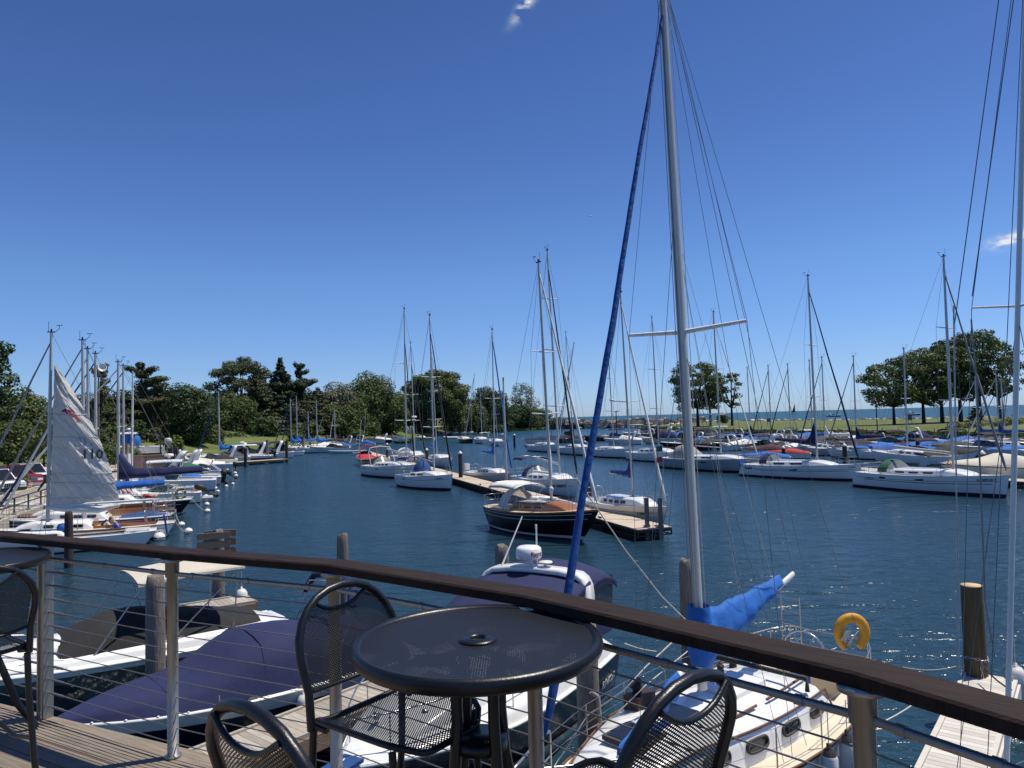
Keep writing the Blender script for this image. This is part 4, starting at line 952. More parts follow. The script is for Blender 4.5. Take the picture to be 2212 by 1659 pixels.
# ------------------------------------------------------------------ the deck we stand on: boards, cable railing, tables and chairs
DZ = 4.25
under = [(-90, 1159), (99, 1176), (372, 1205), (721, 1234), (1150, 1305), (1861, 1476), (2560, 1690)]
RP = [W(x, y, DZ + 1.05) for x, y in under]; RP = [V((p.x, p.y, 0)) for p in RP]
def outw(i):                         # outward miter at a rail corner
    a = (RP[i] - RP[i - 1]).normalized() if i > 0 else None; b_ = (RP[i + 1] - RP[i]).normalized() if i < len(RP) - 1 else None
    d = ((a or b_) + (b_ or a)).normalized(); return V((-d.y, d.x, 0))
def clip(poly, p, n):                # keep the part with (q - p).n <= 0
    out = []
    for a, b_ in zip(poly, poly[1:] + poly[:1]):
        da, db = (a - p).dot(n), (b_ - p).dot(n)
        if da <= 0: out.append(a)
        if da * db < 0: out.append(a.lerp(b_, da / (da - db)))
    return out
dk = (RP[2] - RP[1]).normalized(); dn = V((-dk.y, dk.x, 0))
b = MB(); bw_ = .139
for k in range(0, 34):
    o = .10 - k * (bw_ + .006)
    a = RP[1] + dn * o
    for s0, s1 in ((-6, -2.1 + (k % 3) * .9), (-2.094 + (k % 3) * .9, 6)):
        poly = [a + dk * s0, a + dk * s1, a + dk * s1 - dn * bw_, a + dk * s0 - dn * bw_]
        for i in range(len(RP) - 1):
            t_ = (RP[i + 1] - RP[i]).normalized(); n_ = V((-t_.y, t_.x, 0)); poly = clip(poly, RP[i] + n_ * .10, n_) if poly else poly
        if len(poly) >= 3 and poly: b.prism([(p.x, p.y) for p in poly], DZ - .032, DZ)
planksd = mat('deck_boards', (.225, .185, .145), .85, var=.5, scale=6, stretch=(1, 1, 1), island=.22, bump=.6, bscale=22, bdist=.006)
def deck_wood():                     # grain along the boards
    grain(planksd, math.atan2(dk.y, dk.x), 1.6, .05)
deck_wood()
struct(b.build('wooden_deck', planksd))
fb_ = MB(); fb_.grid([[p + outw(i) * .07 + V((0, 0, DZ - .28)) for i, p in enumerate(RP)], [p + outw(i) * .07 + V((0, 0, DZ - .035)) for i, p in enumerate(RP)]], smooth=False); struct(fb_.build('deck_fascia', boardm))
rail = thing('deck_railing', 'dark wood topped steel cable railing curving along the deck edge', 'railing', (0, 0, DZ))
b = MB(); rows = []
for i, p in enumerate(RP):
    n = outw(i); z0, z1 = 1.05, 1.090
    rows.append([p + n * a_ + V((0, 0, z_)) for a_, z_ in ((.086, z0), (.088, z0 + .006), (.088, z1 - .007), (.081, z1), (-.037, z1), (-.044, z1 - .007), (-.044, z0 + .006), (-.042, z0))])
def railwood_mat():
    grain(railwood, R(-35), 1.0, .06)
railwood_mat()
for i in range(len(rows) - 1): 
    q = MB(); q.grid([rows[i], rows[i + 1]], 0, True, smooth=False, caps=True); q.build('rail_cap', railwood, rail)
for i in range(1, 6):
    p = RP[i]
    q = MB()
    if i == 1:
        for s_ in (-.032, .028): q.box(p + dk * s_ + V((0, 0, .525)), (.016, .06, 1.048), rz=math.atan2(dk.y, dk.x)); 
        q.box(p + dk * -.045 + V((0, 0, .525)), (.03, .03, 1.047), rz=math.atan2(dk.y, dk.x))
    else: q.lathe([(.0, .002), (.042, .003), (.042, .012), (.0285, .016), (.0285, .95), (.035, .951), (.036, 1.028), (.06, 1.032), (.06, 1.0485), (.0, 1.049)], 24, p)
    o = q.build('post', brushed, rail)
ax = [RP[0], *RP[1:]]
for i in range(len(RP) - 1):
    a, c = RP[i], RP[i + 1]; d = (c - a).normalized(); a2, c2 = a + d * .03, c - d * .03
    q = MB(); q.tube([a2 + V((0, 0, .965)), c2 + V((0, 0, .965))], .0125, 8)
    for s_ in (.12, .5, .88): w = a2.lerp(c2, s_) + V((0, 0, .965)); q.tube([w - d * .012, w + d * .012], .0158, 8)
    q.build('rail_rod', brushed, rail)
    for k in range(11):
        z = .965 - .081 * (k + 1); q = MB(); q.tube([a2 + V((0, 0, z)), c2 + V((0, 0, z))], .0031, 5, caps=False)
        if i in (0, 1):               # turnbuckles at the double post
            e = c2 if i == 0 else a2; dd = -d if i == 0 else d
            q.tube([e + V((0, 0, z)), e + dd * .05 + V((0, 0, z)), e + dd * .06 + V((0, 0, z)), e + dd * .15 + V((0, 0, z)), e + dd * .16 + V((0, 0, z)), e + dd * .24 + V((0, 0, z))], [.005, .005, .0085, .0085, .0055, .0048], 6)
        q.build('cable', cable, rail)
def bistro_table(label, c, top, r=.405):
    t = thing('bistro_table', label, 'table', (c[0], c[1], DZ), 0, 'round mesh bistro tables')
    b = MB(); rr, rings, n = r - .030, 12, 48; rows = [[V((rr * k / rings * math.cos(a), rr * k / rings * math.sin(a), top - .012 + .006 * (k / rings) ** 4)) for a in [j * 2 * math.pi / n for j in range(n)]] for k in range(1, rings + 1)]
    uvs = [(p.x, p.y) for r_ in rows for p in r_]; b.grid(rows, 0, True, uv=uvs); b.add(rows[0], [tuple(range(n))], 0, True, [(p.x, p.y) for p in rows[0]])
    o = b.build('mesh_top', meshtable, t)
    q = MB(); prof = [(r - .036, -.014), (r - .034, -.006), (r - .026, .001), (r - .012, .003), (r - .003, -.006), (r, -.020), (r - .004, -.036), (r - .014, -.046), (r - .022, -.044)]
    q.lathe([(a, top + z) for a, z in prof], 72); q.f = q.f[:-2]; q.m = q.m[:-2]; q.sm = q.sm[:-2]; q.build('rim', blackm, t)
    q = MB(); q.lathe([(.062, top - .009), (.061, top - .0055), (.042, top - .0045), (.034, top - .001), (.028, top - .002), (.024, top - .010), (.023, top - .05), (.027, top - .052), (.062, top - .012)], 32); q.f = q.f[:-2]; q.m = q.m[:-2]; q.sm = q.sm[:-2]; q.build('umbrella_hub', blackm, t)
    for k in range(4):
        a = k * math.pi / 2 + .62; d = V((math.cos(a), math.sin(a), 0)); L_ = MB()
        L_.tube([d * .22 + V((0, 0, top - .03)), d * .10 + V((0, 0, top - .055)), d * .085 + V((0, 0, top - .10)), d * .083 + V((0, 0, .80)), d * .095 + V((0, 0, .66)), d * .14 + V((0, 0, .45)), d * .24 + V((0, 0, .16)), d * .33 + V((0, 0, .012))], .019, 10); L_.build('leg', blackm, t)
    q = MB(); q.lathe([(.0, .70), (.088, .70), (.088, .735), (.0, .735)], 20); q.build('leg_collar', blackm, t)
    q = MB(); [q.box((0, 0, top - .035), (2 * rr, .022, .012), rz=a + .62) for a in (0, math.pi / 2)]; q.build('underside_brace', blackm, t)
    return t
tc_ = W(1031.6, 1375, DZ + 1.048); bistro_table('round black mesh bistro table with an umbrella hole, in front of the railing', (tc_.x, tc_.y), 1.048)
bistro_table('round black mesh table cut off by the photo edge beside the double rail post', (-3.13, 4.16), 1.03)
def bistro_chair(label, c, face, proto=None):
    """c is under the back of the chair, face the way it looks"""
    rz = math.atan2(face[1], face[0])
    if proto:
        t = dup(proto); t.location = (c[0], c[1], DZ); t.rotation_euler = (0, 0, rz); t['label'] = label; return t
    t = thing('bar_chair', label, 'chair', (c[0], c[1], DZ), rz, 'black mesh bar chairs')
    bx = [(0, .03), (.74, .045), (.86, .035), (.95, .01), (1.02, -.015), (1.10, -.038), (1.17, -.05)]
    hw = [(0, .225), (.74, .203), (.86, .204), (.96, .212), (1.02, .204), (1.07, .182), (1.11, .150), (1.14, .110), (1.158, .06), (1.165, 0)]
    prof = [(h, z) for z, h in hw]
    arch_ = [V((pw(bx, z), y * 1.04, z)) for y, z in prof[1:]]; arch_ = arch_ + [V((p.x, -p.y, p.z)) for p in arch_[:-1][::-1]]
    q = MB(); q.tube(arch_, .0145, 12); q.build('back_frame', blackm, t)
    def top_of(y):
        ay = abs(y)
        if ay < .125: return 1.083 + .050 * (ay / .125) ** 2.4
        for (y0, z0), (y1, z1) in zip(prof[1:], prof[2:]):
            if y1 <= ay <= y0: return lerp(z0, z1, (y0 - ay) / (y0 - y1 + 1e-9)) if z0 > .9 else z1
        return .96
    b = MB(); rows = []; n = 22
    for j in range(13):
        k = j / 12; row = []
        for i in range(n + 1):
            s_ = -1 + 2 * i / n; z = .845; 
            yy = s_ * .198; zt = top_of(yy); z = lerp(.845 + .015 * s_ * s_, zt, k); w = pw(hw, max(.80, z)); y = s_ * min(.198, w) if abs(s_) > .93 else yy
            row.append(V((pw(bx, z) - .028 * (1 - s_ * s_) , y, z)))
        rows.append(row)
    b.grid(rows, uv=[(p.y, p.z) for r_ in rows for p in r_]); b.build('back_mesh', meshchair, t)
    q = MB(); q.tube([V((pw(bx, top_of(y)) - .028 * (1 - (y / .198) ** 2), y, top_of(y))) for y in [-.125 + .25 * i / 14 for i in range(15)]], .0075, 8); q.build('back_handle', blackm, t)
    q = MB(); q.tube([p for p in rows[0]], .0075, 8); q.build('back_rail', blackm, t)
    b = MB(); rows = []
    for i in range(13):
        k = i / 12; x = lerp(.065, .47, k); w = .205 * (1 if k < .8 else 1 - .35 * ((k - .8) / .2) ** 2)
        rows.append([V((x, w * s_, .762 - .012 * (1 - s_ * s_) * math.sin(math.pi * min(1, k * 1.1)) - (.030 * ((k - .82) / .18) ** 2 if k > .82 else 0) + .012 * abs(s_) ** 6)) for s_ in [-1 + j / 8 for j in range(17)]])
    b.grid(rows, uv=[(p.y, p.x) for r_ in rows for p in r_]); s = b.build('seat_mesh', meshchair, t)
    q = MB(); ring = rows[0] + [r_[-1] for r_ in rows[1:]] + rows[-1][::-1][1:] + [r_[0] for r_ in rows[::-1][1:]]; q.tube(ring, .0105, 8, caps=False); q.build('seat_frame', blackm, t)
    for sd in (1, -1):
        q = MB(); q.tube([(.045, sd * .203, .74), (.035, sd * .207, .55), (-.005, sd * .218, .25), (-.055, sd * .228, .008)], .0135, 10); q.build('leg', blackm, t)
        q = MB(); q.tube([(.40, sd * .188, .748), (.418, sd * .193, .55), (.445, sd * .210, .008)], .0125, 10); q.build('leg', blackm, t)
        q = MB(); q.tube([(.42, sd * .198, .36), (.20, sd * .205, .33), (.012, sd * .215, .36)], .010, 8); q.build('stretcher', blackm, t)
        q = MB(); q.tube([(.045, sd * .203, .755), (.10, sd * .19, .745)], .012, 8); q.build('seat_bracket', blackm, t)
    q = MB(); q.tube([(.425, .200, .33), (.425, -.200, .33)], .010, 8)
    q.tube([V((.425 + .022 * math.cos(k * 1.1), -.19 + .38 * k / 110, .33 + .022 * math.sin(k * 1.1))) for k in range(111)], .0035, 4); q.build('footrest', blackm, t)
    return t
ch = bistro_chair('black mesh bar chair facing the table, its back against the railing', (-.602, 2.63), (math.cos(-.64), math.sin(-.64)))
bistro_chair('black mesh bar chair cut by the bottom edge, on the board side of the table', (-.533, 1.565), (math.cos(.88), math.sin(.88)), ch)
bistro_chair('black mesh bar chair on the sailboat side of the table, seen from behind', (.344, 1.664), (math.cos(2.307), math.sin(2.307)), ch)
bistro_chair('black mesh bar chair beside the double rail post, half outside the photo', (-2.34, 3.172), (math.cos(2.496), math.sin(2.496)), ch)
# ------------------------------------------------------------------ finger docks below the deck
def finger_dock(label, a, d, n, L, w, z, m, fascia, cross=True, name='finger_dock', slat=.14, group=None, post=0):
    """a: corner, d: along, n: across (to the other edge)"""
    a, d, n = V((*a, 0)), V((*d, 0)).normalized(), V((*n, 0)).normalized()
    t = thing(name, label, 'dock', a, 0, group); b = MB(); k = 0.0
    rz = math.atan2(d.y, d.x)
    while k < L:
        s_ = min(slat - .008, L - k); b.box(d * (k + s_ / 2) + n * (w / 2) + V((0, 0, z)), (s_, w - .14, .04), rz=rz); k += slat
    b.build('deck_boards', m, t)
    for o in (0.035, w - .035): q = MB(); q.box(d * (L / 2) + n * o + V((0, 0, z + .012)), (L, .068, .09), rz=rz); q.build('edge_beam', m, t)
    for o in (-.022, w + .022): q = MB(); q.box(d * (L / 2) + n * o + V((0, 0, z - .16)), (L, .04, .28), rz=rz); q.build('fascia_board', fascia, t)
    q = MB(); q.box(d * (L + .02) + n * (w / 2) + V((0, 0, z - .13)), (.04, w + .08, .30), rz=rz); q.build('fascia_board', fascia, t)
    return t
DD = (.63, .78); DNR = (.78, -.63)
# deck boards' grain runs across the dock: rotate the plank material
for m_, ang in ((planks, math.atan2(.78, .63) + math.pi / 2), (bleached, math.atan2(.78, .63) + math.pi / 2)):
    grain(m_, ang, 1.2, .07)
finger_dock('grey plank finger dock between the navy covered boat and the cruiser with the radar dome', (-6.95, 9.86), DD, DNR, 8.1, 1.10, .80, planks, boardm)
finger_dock('grey plank finger dock behind the boat with the cream sunshade', (-10.95, 20.6), (.81, .58), (.58, -.81), 3.2, 1.1, .80, planks, boardm)
finger_dock('bleached plank finger dock under the thick cut timber piling', (4.42, 9.12), DD, DNR, 6.8, .88, .80, bleached, bleached)
NP = 'weathered pilings at the finger docks'
piling('grey weathered piling standing between the black covered and navy covered boats', WD(335, 1340, 14.85), 3.02, .195, group=NP, seed=1)
piling('grey weathered piling behind the back of the mesh chair', WD(740, 1200, 22.8), 2.55, .19, group=NP, seed=2)
piling('cracked piling behind the white radar dome', WD(1085, 1230, 19.0), 2.72, .20, group=NP, seed=3)
pb_ = piling('piling boxed with boards at the end of the dock behind the cream sunshade', WD(472, 1200, 22.6), 2.8, .19, group=NP, seed=4)
for z in (2.65, 2.38, 2.1):
    for sd in (-1, 1):
        q = MB(); q.box((-.05, sd * .24, z), (.95, .05, .20), rz=.3); q.build('rub_board', boardm, pb_)
piling('grey piling close behind the big aluminium mast', WD(1486, 1240, 15.0), 3.02, .19, group=NP, seed=5)
pw_ = piling('grey piling in front of the navy hulled cruiser, wrapped with a pale hose', WD(1270, 1480, 11.3), 2.85, .185, group=NP, seed=6)
q = MB(); q.tube([(.14, -.15, -.2), (.16, -.14, 1.1), (.13, -.13, 1.75), (.02, -.17, 1.85)], .038, 8); q.build('hose', ropeg, pw_)
piling('dark wet piling in front of the boat with the raised sail', WD(148, 1165, 32.0), 2.45, .18, piledark, group=NP, seed=7)
cp = piling('thick brown piling with a fresh cut top at the end of the bleached dock', WD(2104, 1370, 14.2), 2.52, .205, pilebrown, ragged=False, seed=8)
q = MB(); q.lathe([(0, 2.522), (.186, 2.523), (.184, 2.536), (0, 2.54)], 18); q.build('cut_top', pilecut, cp)
q = MB()
for k in range(16):
    a = k * 2 * math.pi / 16; c = V((.212 * math.cos(a), .212 * math.sin(a), 1.16 + .03 * math.sin(a * 2))); t_ = V((-math.sin(a), math.cos(a), 0)); nn = V((0, 0, 1)) if k % 2 else V((math.cos(a), math.sin(a), 0))
    q.tube([c + (t_ * .045 * math.cos(g) + nn * .022 * math.sin(g)) for g in [j * math.pi / 4 for j in range(9)]], .007, 4)
for k in range(4):
    c = V((-.02, -.212, 1.09 - k * .075)); nn = V((1, 0, 0)) if k % 2 else V((0, 1, 0))
    q.tube([c + (V((0, 0, 1)) * .045 * math.cos(g) + nn * .022 * math.sin(g)) for g in [j * math.pi / 4 for j in range(9)]], .007, 4)
q.build('chain', chrome, cp)
fender(None, (8.80, 14.30, .35), r=.16, h=.7, label='white fender on the bleached dock corner facing the open water')
fender(None, (9.40, 13.95, .35), r=.17, h=.7, label='white fender on the bleached dock corner beside the bare white mast')
fender(None, (-8.4, 22.25, .45), r=.17, h=.6, label='white fender at the end of the dock behind the cream sunshade')
# ------------------------------------------------------------------ near boats
# 1 grey hulled sports cruiser, bow out of the picture
t, H, L = power_hull('white decked sports boat with mirror grey hull, black cockpit cover and cream sunshade', (-6.1, 18.96), (-12.64, 13.76), 2.55, .98, 1.32, greyhull, top=gel, ck=None, n2=.86, rail=gel, name='sports_boat', cat='motor boat')
cabin(t, H, .02, .90, .90, .26, gel, 'deck_moulding', front=.7, back=.03)
cabin(t, H, .50, .86, .52, .40, gel, 'cabin_top', front=.8, back=.03)
cover_over(t, H, .10, .60, [(0, .32), (.3, .52), (.62, .72), (.78, .70), (1, .30)], cvblack, 'cockpit_cover', w=.80, low=.10)
canopy(t, -2.9, -.6, 1.02, 2.82, cvtan, 'sunshade', z1=2.74, drop=.05, arch=.09)
for xs, xf in ((-2.7, -1.2), (-.8, -1.2), (-.7, .3), (-2.75, -2.6)):
    for sd in (1, -1): q = MB(); q.tube([(xf, sd * 1.02, 1.2), (xs, sd * 1.0, 2.55)], .016, 6); q.build('sunshade_strut', chrome, t)
hull_text(t, H, 'FORMULA', .085, .86, 1, .20, txt, shear=.3)
hull_text(t, H, '98 JU', .90, .62, 1, .22, txt)
for u in (.35, .62): e = H.pt(u, .62, 1, .0); q = MB(); q.lathe([(.0, 0), (.2, .01), (.22, .0), (.2, -.01)], 16); o = q.build('vent', rubber, t); o.location = e + V((0, .02, 0)); o.rotation_euler = (R(90), 0, 0); o.scale = (1.4, .5, 1)
for sd in (1, -1): q = MB(); q.tube([H.pt(lerp(.58, .98, k / 6), 1, sd, -.10) + V((0, 0, .16 + .25 * math.sin(min(1, k / 3) * 1.57))) for k in range(7)], .014, 6); q.build('bow_rail', chrome, t)
e = H.pt(.66, 1, 1, -.35); q = MB(); q.tube([e + V((-.14, 0, .28)), e + V((-.10, 0, .34)), e + V((.10, 0, .34)), e + V((.14, 0, .28))], .02, 6); q.build('deck_cleat', chrome, t)
q = MB(); q.tube([(-2.6, .95, 1.2), (-2.9, .8, 1.25)], .03, 6); q.build('stern_eye', chrome, t)
# 2 runabout under a navy cover
BP_ = [(0, .24), (.07, .52), (.14, .80), (.30, .90), (.46, .96), (.53, .93), (.60, .58), (.66, .36), (.82, .26), (1, .05)]
t, H, L = power_hull('white runabout buttoned under a navy canvas cover', (-2.76, 16.86), (-7.9, 12.24), 2.4, .92, 1.12, navyhull, top=gel, ck=None, n2=.72, rail=gel, name='runabout', cat='motor boat')
cover_over(t, H, .05, .985, BP_, cvnavy, 'boat_cover', w=.93, seed=4, sec=((.90, .48), (.74, .90), (.42, .99)))
for k_ in (.25, .5, .75):
    q = MB(); u_ = lerp(.05, .985, k_); e = H.pt(u_, 1); hh_ = pw(BP_, k_); q.tube([V((e.x, e.y * .93 * a_, e.z + .018 + hh_ * b_)) for a_, b_ in ((.99, .02), (.90, .48), (.74, .90), (.42, .99), (0, 1.03), (-.42, .99), (-.74, .90), (-.90, .48), (-.99, .02))], .009, 4); q.build('cover_seam', cvnavy, t)
for k_ in range(15):
    e = H.pt(.06 + .92 * k_ / 14, 1, 1, -.02); q = MB(); q.lathe([(.022, -.006), (.022, .006), (0, .010)], 8, e + V((0, 0, .02))); q.build('cover_snap', plwhite, t)
q = MB(); q.tube([H.pt(.60, 1, s_, -.3) * 1 + V((-.0, 0, .30 + .12 * (1 - abs(s_)))) for s_ in (1, .5, 0, -.5, -1)], .02, 6); q.build('cover_strap', plwhite, t)
q = MB(); P_ = [(-1.1, 1.1, .95), (-1.75, 1.06, 2.25), (-1.9, .85, 2.62), (-1.95, 0, 2.74), (-1.9, -.85, 2.62), (-1.75, -1.06, 2.25), (-1.1, -1.1, .95)]; q.tube(P_, .018, 6); q.tube([(x + .2, y, z - .1) for x, y, z in P_[1:-1]], .016, 6); o = q.build('folded_bimini_frame', chrome, t)
q = MB(); q.tube([V(p) + V((.07, 0, .02)) for p in P_[1:-1]], .075, 8, flat=1.4); q.build('folded_bimini', cvnavy, o)
for u in (.15, .28, .42, .56): q = MB(); e = H.pt(u, 1, 1, -.04); q.box(e + V((0, 0, .03)), (.16, .05, .05)); q.build('deck_cleat', chrome, t)
fender(None, (-4.1, 13.95, .28), r=.14, h=.62, label='white ribbed fender hanging off the navy covered runabout')
fender(None, (-5.3, 12.95, .22), r=.12, h=.55, label='small white fender on the side of the grey plank dock by the runabout bow')
# 3 cruiser with radar arch
t, H, L = power_hull('white cabin cruiser with navy hull, navy canvas and a radar dome on its arch', (1.08, 16.30), (-2.44, 9.84), 2.75, 1.05, 1.42, navyhull, redboot, ck=None, bot=gel, rail=gel, boot_z=.27, name='cabin_cruiser', cat='motor boat')
cabin(t, H, .02, .95, .965, .42, gel, 'deck_moulding', front=.75, back=.02)
o, prof = cabin(t, H, .44, .90, .66, .78, gel, 'coachroof', front=.85, back=.03)
windscreen(t, H, .50, .95, rake=.55, w=.74, side=1.5)
arch_on(t, H, .27, 1.76, wd=.36, rake=.55, th=.09, w=.93)
zt = H.pt(.27, 1).z + 1.76; xa = H.pt(.27, 1).x - .55
canopy(t, xa - .02, xa + 1.75, 1.2, zt + .05, cvnavy, 'front_canopy', arch=.12, drop=.14, z1=zt - .36)
canopy(t, xa - .12, xa - 1.45, 1.2, zt + .20, cvnavy, 'rear_canopy', arch=.30, drop=.12, z1=zt + .02)
for sd in (1, -1):
    q = MB(); z0 = H.fs + .45; q.add([(xa - .2, sd * 1.10, z0), (xa - 1.25, sd * 1.12, z0 - .05), (xa - 1.40, sd * 1.14, zt - .30), (xa - .16, sd * 1.18, zt - .14)], [(0, 1, 2, 3)]); q.build('side_curtain', vinyld, t)
    q = MB(); q.add([(xa - .2, sd * 1.115, z0), (xa - 1.25, sd * 1.135, z0 - .05), (xa - 1.22, sd * 1.12, z0 + .32), (xa - .22, sd * 1.10, z0 + .36)], [(0, 1, 2, 3)]); q.build('curtain_hem', cvnavy, t)
    q = MB(); q.add([(xa + .55, sd * 1.08, z0 + .2), (xa + 1.8, sd * .98, z0 + .55), (xa + 1.70, sd * 1.10, zt - .72), (xa + .15, sd * 1.16, zt - .34)], [(0, 1, 2, 3)]); q.build('side_curtain', vinyld, t)
q = MB(); q.add([(xa - 1.25, 1.12, z0), (xa - 1.25, -1.12, z0), (xa - 1.42, -1.12, zt - .28), (xa - 1.42, 1.12, zt - .28)], [(0, 1, 2, 3)]); q.build('rear_curtain', vinyld, t)
dm = V((xa, -.16, zt + .24))
q = MB(); q.lathe([(.11, -.22), (.07, -.10), (.07, -.04), (.12, 0)], 12, dm); pr_ = q.build('radar_pedestal', plwhite, t)
q = MB(); q.lathe([(.0, 0), (.24, .0), (.268, .03), (.272, .10), (.255, .21), (.215, .245), (.0, .258)], 36, dm); rd = q.build('radar_dome', plwhite, t)
def ring_text(s, a0, rad, z, size, m, par, c, step):
    for i, chx in enumerate(s):
        if chx == ' ': continue
        a = a0 + i * step; n = V((math.cos(a), math.sin(a), 0)); lettering(par, chx, V(c) + n * (rad + .003) + V((0, 0, z)), V((-math.sin(a), math.cos(a), 0)), V((-n.x * .1, -n.y * .1, 1)), size, m, name='letter', ext=.001)
va = math.atan2(-t.location.y, -t.location.x) - t.rotation_euler.z          # towards the deck, in the boat's frame
ring_text('Raymarine', va + .22, .266, .115, .125, txtr, rd, dm, .205)
ring_text('QUANTUM', va - .85, .266, .085, .042, txtg, rd, dm, .115)
q = MB(); q.lathe([(.05, -.02), (.035, .04), (.035, .14), (.05, .15), (.145, .155), (.14, .18), (0, .19)], 20, (xa, .22, zt + .02)); q.build('satellite_disc', plwhite, t)
q = MB(); q.lathe([(.055, -.02), (.055, .06), (.0, .065)], 14, (xa - .02, .47, zt + .01)); q.build('gps_puck', plwhite, t)
q = MB(); q.tube([(xa, -.80, zt - .05), (xa, -.80, zt + .06)], .03, 6); q.tube([(xa, -.80, zt + .06), (xa - .62, -.62, zt + 1.0)], [.02, .013], 8); q.build('antenna', plwhite, t)
q = MB(); q.tube([(xa - .25, -.10, zt + .0), (xa - .25, -.10, zt + .80)], .018, 8); q.tube([(xa - .25, -.10, zt + .80), (xa - .25, -.10, zt + .90)], .022, 8); q.build('anchor_light', plwhite, t)
hull_text(t, H, 'RINKER', .10, .56, 1, .24, txtw)
hull_text(t, H, 'IL 9324 KU', .76, .86, 1, .20, txt)
for sd in (1, -1):
    q = MB(); q.tube([H.pt(lerp(.42, .985, k / 8), 1, sd, -.14) + V((0, 0, .42 - .36 * max(0, k / 8 - .2) + .42 * min(1, k / 2))) for k in range(9)], .014, 6); rl = q.build('bow_rail', chrome, t)
    for k in (1, 3, 5, 7): p = H.pt(lerp(.42, .985, k / 8), 1, sd, -.14); q = MB(); q.tube([p + V((0, 0, .05)), p + V((0, 0, .42 - .36 * max(0, k / 8 - .2) + .42 * min(1, k / 2)))], .011, 5); q.build('rail_post', chrome, rl)
q = MB(); e = H.pt(.99, 1); q.box(e + V((.2, 0, .06)), (.7, .34, .05)); q.build('anchor_platform', cvmid, t)
x, ww, z, hh = prof(.55); q = MB(); q.box((x, 0, z + hh + .075), (.52, .52, .04)); q.build('hatch', glassd, t)
for u, yy in ((.80, .35), (.86, -.2), (.66, .75)): e = H.pt(u, 1); q = MB(); q.lathe([(.05, 0), (.05, .08), (.03, .10), (0, .11)], 10, (e.x, yy, e.z + .30)); q.build('deck_fitting', chrome, t)
# 4 the big sloop
t, H, prof = sailboat('white cruising sloop with teak trim, blue sail covers and a tall aluminium mast', (5.86, 13.95), (-.08, 8.2), 2.75, 1.15, 1.50, hull=gel, boot=blueboot, deck=nonskid, rail=teak, tw=.62, cab=(.24, .86, .72, .50), cabm=gel, wins=0, ck=(.04, .235), name='cruising_sloop', lines=False)
SL = t
cb_ = [o for o in t.children if o.name.startswith('cabin')][0]
for sd in (1, -1):
    for k0 in (.10, .28, .46, .63): 
        portlight(cb_, prof, k0, k0 + .088, sd, frac=(.38, .68), frame=cvdgrey)
    q = MB(); q.tube([V((prof(k)[0], sd * prof(k)[1] * .945, prof(k)[2] + prof(k)[3] * .90)) for k in [i / 16 * .96 for i in range(17)]], .022, 6, flat=.7); q.build('trim_moulding', teak, cb_)
    for k0, k1 in ((.08, .34), (.40, .66)):
        q = MB(); q.tube([V((prof(lerp(k0, k1, i / 6))[0], sd * prof(lerp(k0, k1, i / 6))[1] * .66, prof(.3)[2] + prof(.3)[3] + .10)) for i in range(7)], .022, 6); q.build('handrail', teak, cb_)
foot_px = 1519
w_ = [(k, PX(t.location + Matrix.Rotation(t.rotation_euler.z, 3, 'Z') @ V((lerp(-.1, .3, k / 60) * H.L, 0, 1.95)))) for k in range(61)]
k_ = min(w_, key=lambda a: abs(a[1][0] - foot_px))[0]; foot = V((lerp(-.1, .3, k_ / 60) * H.L, 0, 1.93))
wf = t.location + Matrix.Rotation(t.rotation_euler.z, 3, 'Z') @ foot
top = loc_of(t, WD(1428, -78, wf.y))
d_ = top - foot
chn = [V((foot.x - .15, H.pt(.55, 1).y - .05, 1.3)), V((foot.x - .15, -H.pt(.55, 1).y + .05, 1.3))]
gz = 2.40; boom_end = loc_of(t, WD(1713, 1240, 12.9))
mast_on(t, foot, top, .088, alu, spread=((.48, 1.03),), jib=(cvjib, .058), jibfoot=loc_of(t, WD(1177, 1640, 8.55)), jibtop=.945, back=V((-H.L / 2 + .1, 0, 1.2)), chain=chn, wr=.0045, boomz=gz, boom=boom_end, boomr=.055, boomm=spar, gear=True)
g_ = foot + d_ * ((gz - foot.z) / d_.z)
sailcover(t, g_ + V((.05, 0, .02)), g_.lerp(boom_end, .84) + V((0, 0, .05)), .66, .14, .19, cvblue, peak=.06, droop=.10, seed=5)
q = MB(); q.lathe([(.14, gz - .10), (.185, gz + .1), (.19, gz + .5), (.165, gz + .76)], 16, (g_.x + .02, 0, 0)); q.f = q.f[:-2]; q.m = q.m[:-2]; q.sm = q.sm[:-2]; q.build('cover_collar', cvblue, t)
for k, (a, c) in enumerate(((.62, .35), (.72, .5), (.86, .70))):                       # lazy jacks and topping lift
    line(t, [foot + d_ * .62, g_.lerp(boom_end, c) + V((0, .12 * (-1) ** k, .12))], .004, rope, 'lazy_jack')
line(t, [top, boom_end + V((0, 0, .05))], .005, wire, 'topping_lift')
for k, (dx, dy, m_) in enumerate(((.13, .05, rope), (.14, -.04, ropeg), (.12, .0, wire), (-.12, .06, rope), (-.13, -.05, ropeg))): line(t, [foot + d_ * .985 + V((dx * .6, dy, 0)), foot + d_ * .04 + V((dx, dy, 0))], .006, m_, 'halyard')
line(t, [foot + d_ * .66, V((1.9, 0, 1.55))], .005, wire, 'inner_forestay')
for sd in (1, -1):
    line(t, [foot + d_ * .46, chn[0 if sd > 0 else 1] + V((-.45, 0, 0))], .0045, wire, 'shroud')
    line(t, [foot + d_ * .985, V((-H.L / 2 + .3, sd * .85, 1.3))], .0045, wire, 'running_backstay')
sb = loc_of(t, WD(1338, 1640, 8.9)); sa = loc_of(t, WD(1462, 1466, 10.1))
q = MB(); q.tube([sa + (sa - sb) * .18, sb], .05, 8); q.build('staysail_boom', spar, t)
sailcover(t, sa, sb, .10, .16, .085, cvblue, 'staysail_cover', peak=0, droop=.09, seed=8)
